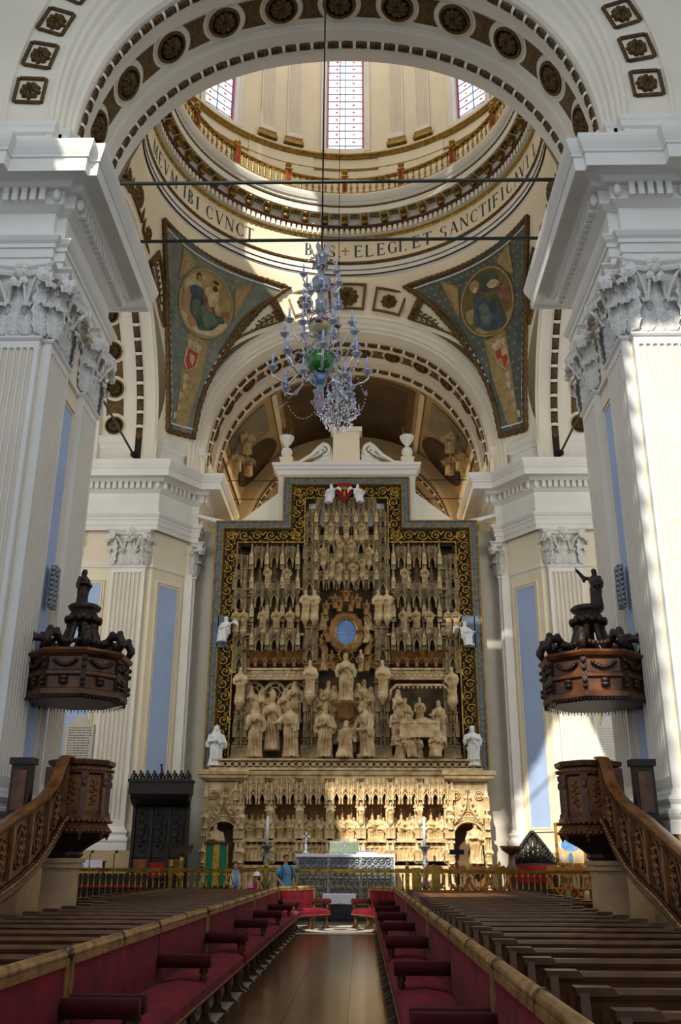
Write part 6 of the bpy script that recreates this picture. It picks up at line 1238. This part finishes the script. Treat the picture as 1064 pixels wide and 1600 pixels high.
part('cresting', mb, 'ebony', th_); part('seat', MB().box(-.85, .85, -.3, .4, .0, .55), 'ebony', th_); part('seat_backs', MB().box(-.85, -.35, .28, .34, .8, 1.3).box(.35, .85, .28, .34, .8, 1.3), 'walnut_light', th_); part('red_back', MB().box(-.3, .3, .27, .34, .55, 1.2), 'red_cloth', th_, label='red upholstered back')
for s in (-1, 1): part('arm', MB().prism([(-.3, .55), (.35, .55), (.35, 1.0), (.0, .92), (-.3, .8)], -.05, .05, T_(s*.9, 0, 0) @ Rz(pi/2)), 'ebony', th_)
rt = thing('carved_chair_back', 'dark carved presiding chair with a pierced pointed crest right of the altar', 'throne', (6.45, 34.0, .42))
part('back', MB().box(-.75, .75, .2, .3, 0, 1.25), 'walnut_dark', rt); part('seat', MB().box(-.75, .75, -.4, .3, 0, .55), 'walnut_dark', rt); mb = MB()
for i in range(26):
    t = i/25; x = -.72+1.44*t; hh = 1.25 + 1.0*max(0, 1-abs(x)/.72)**.8; mb.tube([(x, .25, 1.2), (x+.05*sin(i*2), .22, (1.2+hh)/2), (x, .25, hh)], [.06, .05, .05], 5); mb.ball((x, .22, hh), .075, 6, 4)
    if i % 2: mb.tube([(x + .1*cos(a)*(1-a/9), .18, 1.3 + .4*max(0, 1-abs(x)/.72) + .1*sin(a)*(1-a/9)) for a in lins(0, 7, 10)], .03, 4)
part('pierced_crest', mb, 'ebony', rt); part('red_panel', MB().box(-.6, .6, .17, .2, .6, 1.15), 'red_cloth', rt)
ic = thing('icon_painting', 'gold framed painting of a seated figure in blue, right of the altar', 'painting', (7.58, 33.5, 1.62), -.05)
mk('icon_ochre', '#d0a468', .5, col2='#e0bc88', scale=3); mk('icon_blue', '#3f74b4', .5, col2='#6c9ccc', scale=5); mk('icon_pale', '#e8dcc8', .5)
part('canvas', MB().box(-.43, .43, -.02, .03, 0, 1.28), 'icon_ochre', ic); fr_ = MB()
for s in (-1, 1): fr_.box(s*.46-.04, s*.46+.04, -.06, .05, -.04, 1.32); fr_.box(-.42, .42, -.06, .05, (-.04 if s < 0 else 1.24), (.04 if s < 0 else 1.32))
part('gold_frame', fr_, 'gilt', ic)
def disc2(cx, cz, rx, rz, y, n=20): return MB().add([(cx + rx*cos(t), y, cz + rz*sin(t)) for t in lins(0, 2*pi, n)[:-1]], [tuple(range(n))])
for nm, m_, a in (('painted_halo', 'gold_cloth', (0, .93, .2, .2, -.024)), ('painted_oval', 'icon_pale', (0, .62, .4, .2, -.0235)), ('painted_robe', 'icon_blue', (0, .60, .33, .19, -.026)), ('painted_robe', 'icon_blue', (0, .72, .19, .14, -.027)), ('painted_tunic', 'robe_rose', (0, .72, .06, .1, -.028)), ('painted_face', 'paint_skin', (0, .92, .085, .11, -.03)), ('painted_beard', 'paint_hair', (0, .85, .07, .05, -.032)), ('painted_hair', 'paint_hair', (0, 1.0, .1, .05, -.031)), ('painted_book', 'icon_pale', (.24, .64, .09, .12, -.03)), ('painted_saint', 'icon_blue', (-.02, .2, .08, .18, -.026)), ('painted_saint', 'icon_pale', (-.28, .2, .1, .14, -.026)), ('painted_saint', 'cloud_pale', (.26, .22, .14, .15, -.026))): part(nm, disc2(*a), m_, ic)
part('easel_leg', MB().box(-.3, -.25, .1, .15, -1.2, .6).box(.25, .3, .1, .15, -1.2, .6).box(-.03, .03, .3, .36, -1.2, .8), 'walnut', ic); part('gold_crest', MB().ball((0, -.02, 1.38), (.12, .05, .08)).ball((0, -.02, 1.48), .05), 'gilt', ic)
bz = thing('bronze_bowl_stand', 'dark bronze bowl on a carved pedestal right of the bishop niche', 'stand', (5.5, 32.9, .42)); part('bowl', MB().lathe([(.02, 1.45), (.12, 1.5), (.3, 1.62), (.38, 1.74), (.36, 1.76), (.2, 1.68), (0, 1.66)], 16), 'bronze', bz); part('pedestal', MB().lathe([(.32, 0), (.3, .1), (.16, .2), (.2, .5), (.14, .8), (.22, 1.0), (.12, 1.2), (.1, 1.46)], 12), 'walnut', bz)
for s, w_, x in ((-1, 'left', -8.7), (1, 'right', 8.45)):
    t = thing('side_table', 'small table under a white lace-edged cloth at the %s end of the altar rail' % w_, 'table', (x, 33.2, .42)); W2 = .68 if s < 0 else .36
    part('tabletop', MB().box(-W2, W2, -.3, .3, 1.2, 1.24), 'walnut', t); part('cloth_top', MB().box(-W2-.02, W2+.02, -.32, .32, 1.24, 1.265), 'white_cloth', t); poly = [(-W2-.02, 1.26)]
    k_ = int(W2*16); poly += [(-W2-.02 + (2*W2+.04)*i/k_, .98 + (.08 if i % 2 else 0)) for i in range(k_+1)] + [(W2+.02, 1.26)]; part('lace_drop', MB().prism(poly, -.335, -.32), 'white_cloth', t)
    for a in (-1, 1):
        for b in (-1, 1): part('leg', MB().box(a*W2*.9-.03, a*W2*.9+.03, b*.25-.03, b*.25+.03, 0, 1.2), 'walnut', t)
ml = thing('music_stand', 'thin black stand with a dark plate right of the altar', 'stand', (3.68, 32.6, .42)); part('pole', MB().tube([(0, 0, 0), (0, 0, 1.6)], .025, 6), 'iron', ml); part('plate', MB().box(-.24, .24, -.03, .0, 1.48, 1.64), 'iron', ml); part('foot', MB().tube([(-.25, -.1, .02), (0, 0, .1), (.25, -.1, .02)], .025, 5), 'iron', ml)
bl_ = thing('brass_lectern', 'brass lectern on a turned column in front of the black throne', 'lectern', (-5.38, 33.0, .42)); part('column', MB().lathe([(.24, 0), (.22, .08), (.08, .16), (.1, .4), (.06, .6), (.11, .8), (.05, 1.0), (.09, 1.2), (.05, 1.5)], 10), 'brass', bl_); part('desk', MB().loft([[(-.32, -.2, 1.48), (.32, -.2, 1.48), (.32, .2, 1.7), (-.32, .2, 1.7)], [(-.32, -.2, 1.53), (.32, -.2, 1.53), (.32, .2, 1.75), (-.32, .2, 1.75)]], True, True, False), 'walnut_dark', bl_)
for x, y, lb in ((-8.35, 32.6, 'microphone on a thin stand, left by the white side table'), (-7.55, 32.6, 'microphone on a thin stand between the side table and the black throne')):
    m_ = thing('microphone_stand', lb, 'microphone', (x, y, .42)); part('pole', MB().tube([(0, 0, 0), (0, 0, 1.45), (.08, -.1, 1.5)], .015, 5), 'iron', m_); part('microphone', MB().ball((.1, -.12, 1.52), (.05, .05, .05), 7, 5), 'iron', m_); part('foot', MB().lathe([(.16, 0), (.15, .03), (.02, .05)], 10), 'iron', m_)
for x, y, lb in ((-6.9, 33.2, 'low black stool in front of the black throne, left one'), (-6.05, 33.2, 'low black stool in front of the black throne, right one')):
    m_ = thing('stool', lb, 'stool', (x, y, .42)); part('seat', MB().loft([oct_(.3, .62), oct_(.32, .72), oct_(.2, .78)], True, True, False), 'ebony', m_)
    for a in range(4): part('leg', MB().tube([(.22*cos(a*pi/2+.8), .22*sin(a*pi/2+.8), .64), (-.22*cos(a*pi/2+.8), -.22*sin(a*pi/2+.8), 0)], .03, 5), 'ebony', m_)
mk('chair_wood', '#8a4f26', .4, col2='#b8743c', scale=5)
def xchair():
    c = thing('folding_chair', '', 'chair'); part('back', MB().prism([(-.3, .88), (-.3, 1.08), (-.2, 1.16), (-.1, 1.12), (0, 1.2), (.1, 1.12), (.2, 1.16), (.3, 1.08), (.3, .88)], .24, .28), 'chair_wood', c); part('seat', MB().box(-.28, .28, -.25, .25, .44, .5), 'chair_wood', c)
    for s in (-1, 1):
        part('curved_leg', MB().tube([(s*.3, -.25, 0), (s*.12, -.25, .2), (-s*.05, -.25, .35), (-s*.28, -.25, .6), (-s*.3, -.25, .78)], .035, 5), 'chair_wood', c); part('curved_leg', MB().tube([(s*.3, .25, 0), (s*.12, .25, .2), (-s*.05, .25, .35), (-s*.28, .25, .6), (-s*.3, .25, 1.0)], .035, 5), 'chair_wood', c); part('arm', MB().box(s*.3-.035, s*.3+.035, -.3, .28, .76, .8), 'chair_wood', c)
    return c
C0 = xchair()
for i, (x, w_) in enumerate(((2.95, 'first'), (3.75, 'second'), (4.4, 'third'), (5.05, 'fourth'), (6.9, 'fifth'), (7.55, 'sixth'), (8.15, 'seventh'))):
    c = C0 if i == 0 else copy_tree(C0, name='folding_chair'); c.location = (x, 32.9 if i < 4 else 32.6, .42); tag(c, 'curved cross-legged wooden chair behind the rail, %s one right of the altar' % w_, 'chair', 'chairs behind the rail')
ct = thing('cloth_table', 'narrow table under a white cloth at the end of the aisle', 'table', (-.11, 30.7, 0)); part('cloth_top', MB().box(-.5, .5, -.25, .25, .72, .75), 'white_cloth', ct); part('cloth_front', MB().prism([(-.5, .74), (-.52, .5), (-.3, .47), (0, .49), (.3, .47), (.52, .5), (.5, .74)], -.27, -.25), 'white_cloth', ct)
for a in (-1, 1):
    for b in (-1, 1): part('leg', MB().box(a*.44-.02, a*.44+.02, b*.2-.02, b*.2+.02, 0, .72), 'iron', ct)
for s, w_, X in ((-1, 'left', -9.73), (1, 'right', 9.6)):
    t = thing('inscription_tablet', 'pale stone tablet with an arched top on the wall behind the %s pulpit' % w_, 'plaque', (X, 34.76, 4.6)); W2 = .52
    part('slab', MB().prism([(-W2, 0), (W2, 0), (W2, 1.75)] + [(W2*.62*cos(t_), 1.75 + .32*sin(t_)) for t_ in lins(0, pi, 10)] + [(-W2, 1.75)], -.06, .03), 'white_plaster' if s > 0 else 'grey_wall', t)
    mb = MB(); rq = random.Random(8)
    for i in range(17):
        z = 1.6-i*.09; x = -.4
        while x < .36: l_ = rq.uniform(.03, .1); mb.add([(x, -.062, z), (x+l_, -.062, z), (x+l_, -.062, z+.035), (x, -.062, z+.035)], [(0, 1, 2, 3)]); x += l_ + .03
    part('inscription_lines', mb, 'grey_wall' if s > 0 else 'letter_blue', t, stuff=True)
# ------------------------------------------------------------------ glass chandeliers
CX, CY = .03, 10.8
chd = thing('glass_chandelier', 'large coloured glass chandelier with candle arms and a green bowl, hanging over the aisle', 'chandelier', (CX, CY, 7.15))
def zc(v): return at(498, v, CY).z - 7.15
part('cable', MB().tube([(0, 0, zc(400)), (0, 0, 16.83)], .012, 5), 'iron', chd)
part('stem', MB().lathe([(.03, zc(640)), (.05, zc(610)), (.035, zc(590)), (.05, zc(560)), (.03, zc(520)), (.05, zc(480)), (.03, zc(450)), (.05, zc(420)), (.02, zc(390))], 10), 'glass_grey', chd)
def bowl(v0, v1, r, m, nm, lip=None):
    z0, z1 = zc(v1), zc(v0); part(nm, MB().lathe([(.03, z0), (r*.55, z0+(z1-z0)*.12), (r*.9, z0+(z1-z0)*.5), (r, z1), (r*.92, z1-.005), (r*.5, z0+(z1-z0)*.3), (.03, z0+(z1-z0)*.25)], 20), m, chd)
    if lip: mb = MB(); [mb.ball((r*cos(t), r*sin(t), z1), .022, 5, 4) for t in lins(0, 2*pi, 24)[:-1]]; part('beaded_lip', mb, lip, chd)
bowl(438, 458, .13, 'glass_grey', 'dark_bowl'); bowl(399, 416, .09, 'glass_grey', 'dark_bowl'); bowl(470, 490, .08, 'glass_clear', 'clear_bowl'); bowl(506, 524, .16, 'glass_cream', 'cream_bowl', 'glass_pink'); bowl(558, 586, .21, 'glass_green', 'green_bowl', 'glass_clear'); bowl(588, 604, .10, mat('glass_blue', '#5c86b8', .15, col2='#8fb0d8', scale=9, coat=1), 'blue_bowl')
part('pink_drop', MB().lathe([(.0, zc(648)), (.025, zc(642)), (.06, zc(632)), (.07, zc(626)), (.035, zc(618)), (.045, zc(608)), (.02, zc(598))], 12), 'glass_pink', chd)
ARMC = {}
def arm_set(n, r, z0, ztip, ph, s=1., drop=.12):
    key = (r, z0, ztip)
    M0 = MB().tube([(.04, 0, z0), (.04 + r*.3, 0, z0 + .06*s), (.04 + r*.6, 0, z0 - drop), (r*.92, 0, ztip - .14*s), (r*1.02, 0, ztip - .08*s), (r, 0, ztip)], .012*s**.5, 6).mesh('arm', 'glass_clear')
    cup = MB().lathe([(.01, -.05), (.03, -.035), (.055, 0), (.066, .015), (.04, .01), (.02, .02), (.025, .05), (0, .05)], 12).mesh('drip_cup', 'glass_clear'); can_ = MB().lathe([(.016, .03), (.016, .17), (.008, .185), (.004, .215)], 7).mesh('candle', 'candle_blue')
    for i in range(n):
        a = ph + 2*pi*i/n; o = obj('arm', M0, chd, Rz(a)); obj('drip_cup', cup, o, T_(r, 0, ztip) @ S_(s)); obj('candle', can_, o, T_(r, 0, ztip) @ S_(s))
arm_set(6, .26, zc(455), zc(436), .4, .85, .02); arm_set(8, .24, zc(490), zc(470), .2, .85, .02); arm_set(6, .42, zc(530), zc(503), .1, 1., .06); arm_set(8, .50, zc(565), zc(533), .35, 1., .1); arm_set(8, .62, zc(585), zc(578), .1, 1.1, .16); arm_set(5, .45, zc(600), zc(605), .5, 1., .08)
mb = MB()
for k in range(6):
    a = k*pi/3+.2
    for (r0, v0, r1, v1) in ((.1, 405, .17, 388), (.1, 405, .2, 412), (.12, 540, .24, 528), (.1, 600, .22, 590)): mb.loft([[(r*cos(a) - w_*sin(a), r*sin(a) + w_*cos(a), z), (r*cos(a) + w_*sin(a), r*sin(a) - w_*cos(a), z)] for r, w_, z in ((r0, .01, zc(v0)), ((r0+r1)/2, .04, zc((v0+v1)/2)+.03), (r1, .005, zc(v1)))], False, False)
part('glass_leaves', mb, 'glass_clear', chd)
fl_ = MB(); [fl_.ball((.035*cos(t), .035*sin(t), 0), .025, 5, 4) for t in lins(0, 2*pi, 5)[:-1]]; fl_.ball((0, 0, .02), .03, 5, 4); fl_ = fl_.mesh('glass_flower', 'glass_pink')
for a, r, v in ((-1.7, .17, 511), (-.9, .36, 527), (-1.4, .08, 420), (3.5, .3, 560), (-2.2, .3, 500)): obj('glass_flower', fl_, chd, T_(r*cos(a), r*sin(a), zc(v)))
mb = MB()
for i in range(8):
    a0, a1 = .1 + i*pi/4, .1 + (i+1)*pi/4
    for t in lins(0, 1, 12): mb.ball(((.6)*cos(a0+(a1-a0)*t), .6*sin(a0+(a1-a0)*t), zc(608) - .16*sin(pi*t)), .013, 4, 3)
    for t in lins(0, 1, 8): mb.ball((.5*cos(a0+(a1-a0)*t), .5*sin(a0+(a1-a0)*t), zc(565) - .1*sin(pi*t)), .011, 4, 3)
part('glass_chain', mb, 'glass_clear', chd, stuff=True)
cc = thing('crystal_chandelier', 'smaller clear crystal chandelier hanging behind the coloured one', 'chandelier', (-.12, 26, 14.05))
part('cable', MB().tube([(0, 0, 1.8), (0, 0, 38)], .012, 5), 'iron', cc); part('stem', MB().lathe([(.02, 0), (.06, .1), (.03, .3), (.08, .5), (.04, .8), (.1, 1.1), (.04, 1.5), (.06, 1.8), (.01, 1.95)], 10), 'glass_clear', cc)
for n, r, z in ((14, .66, .62), (12, .52, .95), (8, .34, 1.3), (6, .2, 1.6)):
    a_ = MB().tube([(.03, 0, z-.05), (r*.4, 0, z-.14), (r*.8, 0, z-.12), (r, 0, z)], .02, 5).mesh('arm', 'glass_clear'); c_ = MB().lathe([(.015, -.02), (.06, .0), (.02, .02), (.02, .16), (.0, .2)], 7).mesh('candle', 'candle_blue')
    for i in range(n): o = obj('arm', a_, cc, Rz(2*pi*i/n + r)); obj('candle', c_, o, T_(r, 0, z))
mb = MB(); rq = random.Random(6)
for i in range(420):
    t = rq.random(); r = (.08 + .62*sin(pi*min(1, t*.75+.12)))*sqrt(rq.random()*.6+.4); z = .05 + 1.5*t; a = rq.uniform(0, 2*pi); r *= (1 if t < .55 else 1.35*(1-t)+.25); l_ = rq.uniform(.05, .1)
    x, y = r*cos(a), r*sin(a); mb.add([(x, y, z+l_*.5), (x+.02, y, z), (x, y+.02, z), (x-.02, y, z), (x, y-.02, z), (x, y, z-l_)], [(0, 1, 2), (0, 2, 3), (0, 3, 4), (0, 4, 1), (5, 2, 1), (5, 3, 2), (5, 4, 3), (5, 1, 4)])
part('crystal_drops', mb, 'glass_clear', cc, stuff=True)

# ------------------------------------------------------------------ visitors at the rail
mk('shirt_blue', '#4f93b8', .8, var=.05); mk('denim', '#28405f', .85, var=.1); mk('top_yellow', '#c9c27a', .8); mk('scarf_blue', '#5b8fc8', .8, var=.2, scale=9); mk('hat_white', '#dfe4ee', .8); mk('hat_pink', '#d46a94', .8); mk('top_magenta', '#8c2450', .8); mk('pack_dark', '#232a34', .7); mk('shoe', '#2b2622', .6); mk('strap_red', '#7a2a2a', .7)
def body(name, arms, H=1.7, child=False):
    """one continuous standing body of height 1, looking along -y"""
    mb = MB(); hs = .93 if not child else .90; hr = 1. if not child else 1.3
    mb.loft([[(rx*cos(t), ry*sin(t) + oy, z) for t in lins(0, 2*pi, 16)[:-1]] for z, rx, ry, oy in ((.46, .085, .065, 0), (.52, .095, .07, 0), (.60, .078, .058, 0), (.70, .092, .065, 0), (.78, .105, .06, 0), (.82, .07, .05, 0), (.845, .034, .034, 0), (.88, .032, .032, -.004))])
    for s in (-1, 1):
        mb.tube([(s*.048, 0, .50), (s*.052, -.004, .28), (s*.055, .006, .04)], [.056, .042, .026], 10); mb.ball((s*.056, -.03, .016), (.026, .06, .018), 8, 5)
        A = arms[0 if s < 0 else 1]; mb.tube([(s*.10, 0, .795)] + list(A), [.034, .027, .019], 8); h = Vector(A[-1]); d = (h - Vector(A[-2])).normalized()
        mb.ball(h + d*.02, (.02, .014, .024), 8, 6)
        for k in range(4): mb.tube([h + d*.03 + Vector((.009*(k-1.5), 0, 0)), h + d*(.065 + (.006 if k in (1, 2) else 0)) + Vector((.010*(k-1.5), -.006, -.003))], [.0062, .0045], 5)
        mb.tube([h + Vector((-s*.016, -.004, 0)) + d*.01, h + Vector((-s*.03, -.012, 0)) + d*.04], [.0065, .005], 5)
    mb.ball((0, -.004, hs), (.042*hr, .05*hr, .062*hr), 14, 10); mb.ball((0, -.036*hr, hs-.03), (.026, .022, .024), 8, 6); mb.tube([(0, -.05*hr, hs+.012), (0, -.062*hr, hs-.008)], [.006, .010], 6)
    for s in (-1, 1): mb.ball((s*.043*hr, .0, hs-.004), (.007, .013, .018), 6, 5)
    return voxel(mb, name, 'skin', .0065, 2)
def garment(rings, m, name, parent, n=18): return part(name, MB().loft([[(rx*cos(t) + ox, ry*sin(t) + oy, z) for t in lins(0, 2*pi, n)[:-1]] for z, rx, ry, ox, oy in rings], True, False), m, parent)
def sleeve(P, r, m, parent): return part('sleeve', MB().tube(P, r, 10), m, parent)
def face(p, hs, hr=1.):
    for s in (-1, 1): part('eye', MB().ball((s*.017*hr, -.052*hr, hs+.008), (.006, .004, .004), 6, 4), 'hair', p); part('eyebrow', MB().tube([(s*.008, -.054*hr, hs+.02), (s*.026, -.05*hr, hs+.021)], .0025, 4), 'hair', p)
    part('mouth', MB().ball((0, -.056*hr, hs-.034), (.012, .004, .003), 6, 4), 'robe_rose', p)
def person(label, X, Y, Z, H, rz, arms, child=False):
    p = thing('person', label, 'person', (X, Y, Z), rz, None, None, (H, H, H)); part('body', body('body', arms, H, child), 'skin', p); return p
def trousers(p, m, top=.52, rz=0):
    part('trousers', MB().loft([[(.102*cos(t), .075*sin(t), z) for t in lins(0, 2*pi, 16)[:-1]] for z in (.46, .56)], True, False).tube([(-.048, 0, .50), (-.053, -.002, .28), (-.056, .004, .05)], [.062, .05, .036], 10).tube([(.048, 0, .50), (.053, -.002, .28), (.056, .004, .05)], [.062, .05, .036], 10), m, p)
    for s in (-1, 1): part('shoe', MB().ball((s*.056, -.032, .018), (.032, .068, .022), 8, 5), 'shoe', p)
# man
M_ARM = ([(-.135, .02, .64), (-.11, -.09, .56)], [(.135, .02, .64), (.115, -.08, .55)])
pm_ = person('man in a light blue T-shirt with a dark backpack standing at the brass rail', -1.72, 30.2, 0, 1.86, .55, M_ARM); face(pm_, .93); trousers(pm_, 'denim')
garment([(.50, .112, .082, 0, 0), (.6, .1, .076, 0, 0), (.7, .108, .08, 0, 0), (.78, .118, .074, 0, 0), (.825, .08, .058, 0, 0), (.84, .045, .045, 0, 0)], 'shirt_blue', 'shirt', pm_)
for s in (-1, 1): sleeve([(s*.085, 0, .80), (s*.12, .01, .74), (s*.134, .018, .68)], [.05, .046, .044], 'shirt_blue', pm_)
part('shirt_print', MB().box(-.04, .04, -.089, -.08, .70, .735), 'hat_pink', pm_)
part('hair', MB().ball((0, .008, .955), (.047, .052, .05), 12, 8), 'hair', pm_)
part('backpack', MB().loft([[(rx*cos(t)*1.0, .12 + ry*sin(t), z) for t in lins(0, 2*pi, 14)[:-1]] for z, rx, ry in ((.50, .06, .04), (.53, .09, .06), (.66, .095, .065), (.76, .085, .055), (.80, .04, .03))]), 'pack_dark', pm_)
for s in (-1, 1): part('pack_strap', MB().tube([(s*.07, .09, .79), (s*.075, 0, .835), (s*.08, -.075, .78), (s*.09, -.07, .66), (s*.1, .03, .58)], .011, 5), 'pack_dark', pm_)
# woman
pw_ = person('dark haired woman in a yellow top with a long light blue scarf at the rail', -3.22, 30.1, 0, 1.64, .1, ([(-.165, .02, .66), (-.07, -.09, .60)], [(.14, .0, .65), (.08, -.09, .57)])); face(pw_, .93); trousers(pw_, 'denim')
garment([(.50, .108, .08, 0, 0), (.6, .092, .07, 0, 0), (.7, .102, .078, 0, 0), (.77, .10, .068, 0, 0), (.82, .07, .055, 0, 0)], 'top_yellow', 'top', pw_)
part('hair', MB().ball((0, .012, .95), (.052, .056, .058), 12, 8).ball((0, .06, .965), (.03, .03, .03), 8, 6), 'hair', pw_)
part('scarf', MB().tube([(.02, .045, .85), (-.045, .0, .845), (-.02, -.06, .81), (.03, -.085, .70), (.04, -.09, .52)], [.02, .026, .028, .03, .034], 8).tube([(.02, .045, .85), (.05, .0, .845), (.03, -.06, .81), (.0, -.088, .70), (.005, -.092, .56)], [.02, .026, .028, .03, .03], 8), 'scarf_blue', pw_)
part('camera_strap', MB().tube([(-.07, .03, .82), (-.08, -.05, .76), (-.03, -.1, .6)], .006, 4), 'pack_dark', pw_)
# girl
pg_ = person('girl in a white sun hat and magenta top at the brass rail', -2.58, 30.15, 0, 1.36, -1.0, ([(-.12, -.02, .66), (-.07, -.1, .6)], [(.12, -.02, .66), (.07, -.1, .6)]), True); face(pg_, .90, 1.3); trousers(pg_, 'top_magenta')
garment([(.44, .12, .09, 0, 0), (.6, .095, .072, 0, 0), (.7, .102, .076, 0, 0), (.78, .105, .068, 0, 0), (.825, .06, .05, 0, 0)], 'top_magenta', 'dress', pg_); part('sun_hat', MB().lathe([(.105, .925), (.085, .945), (.066, .95), (.066, .97), (.058, .995), (.03, 1.01), (0, 1.013)], 18), 'hat_white', pg_); part('hair', MB().ball((0, .03, .88), (.055, .04, .08), 10, 7), 'hair', pg_)
# small child
pc_ = person('small child in a pink hat beside the woman with the scarf', -2.72, 29.8, 0, 1.02, .3, ([(-.12, -.02, .66), (-.07, -.1, .62)], [(.12, -.02, .66), (.08, -.1, .6)]), True); face(pc_, .90, 1.3); trousers(pc_, 'denim')
garment([(.44, .12, .09, 0, 0), (.6, .1, .075, 0, 0), (.7, .105, .076, 0, 0), (.78, .105, .068, 0, 0), (.825, .06, .05, 0, 0)], 'robe_cream', 'shirt', pc_); part('pink_hat', MB().lathe([(.12, .91), (.088, .935), (.07, .94), (.068, .98), (.045, 1.005), (0, 1.012)], 18), 'hat_pink', pc_)
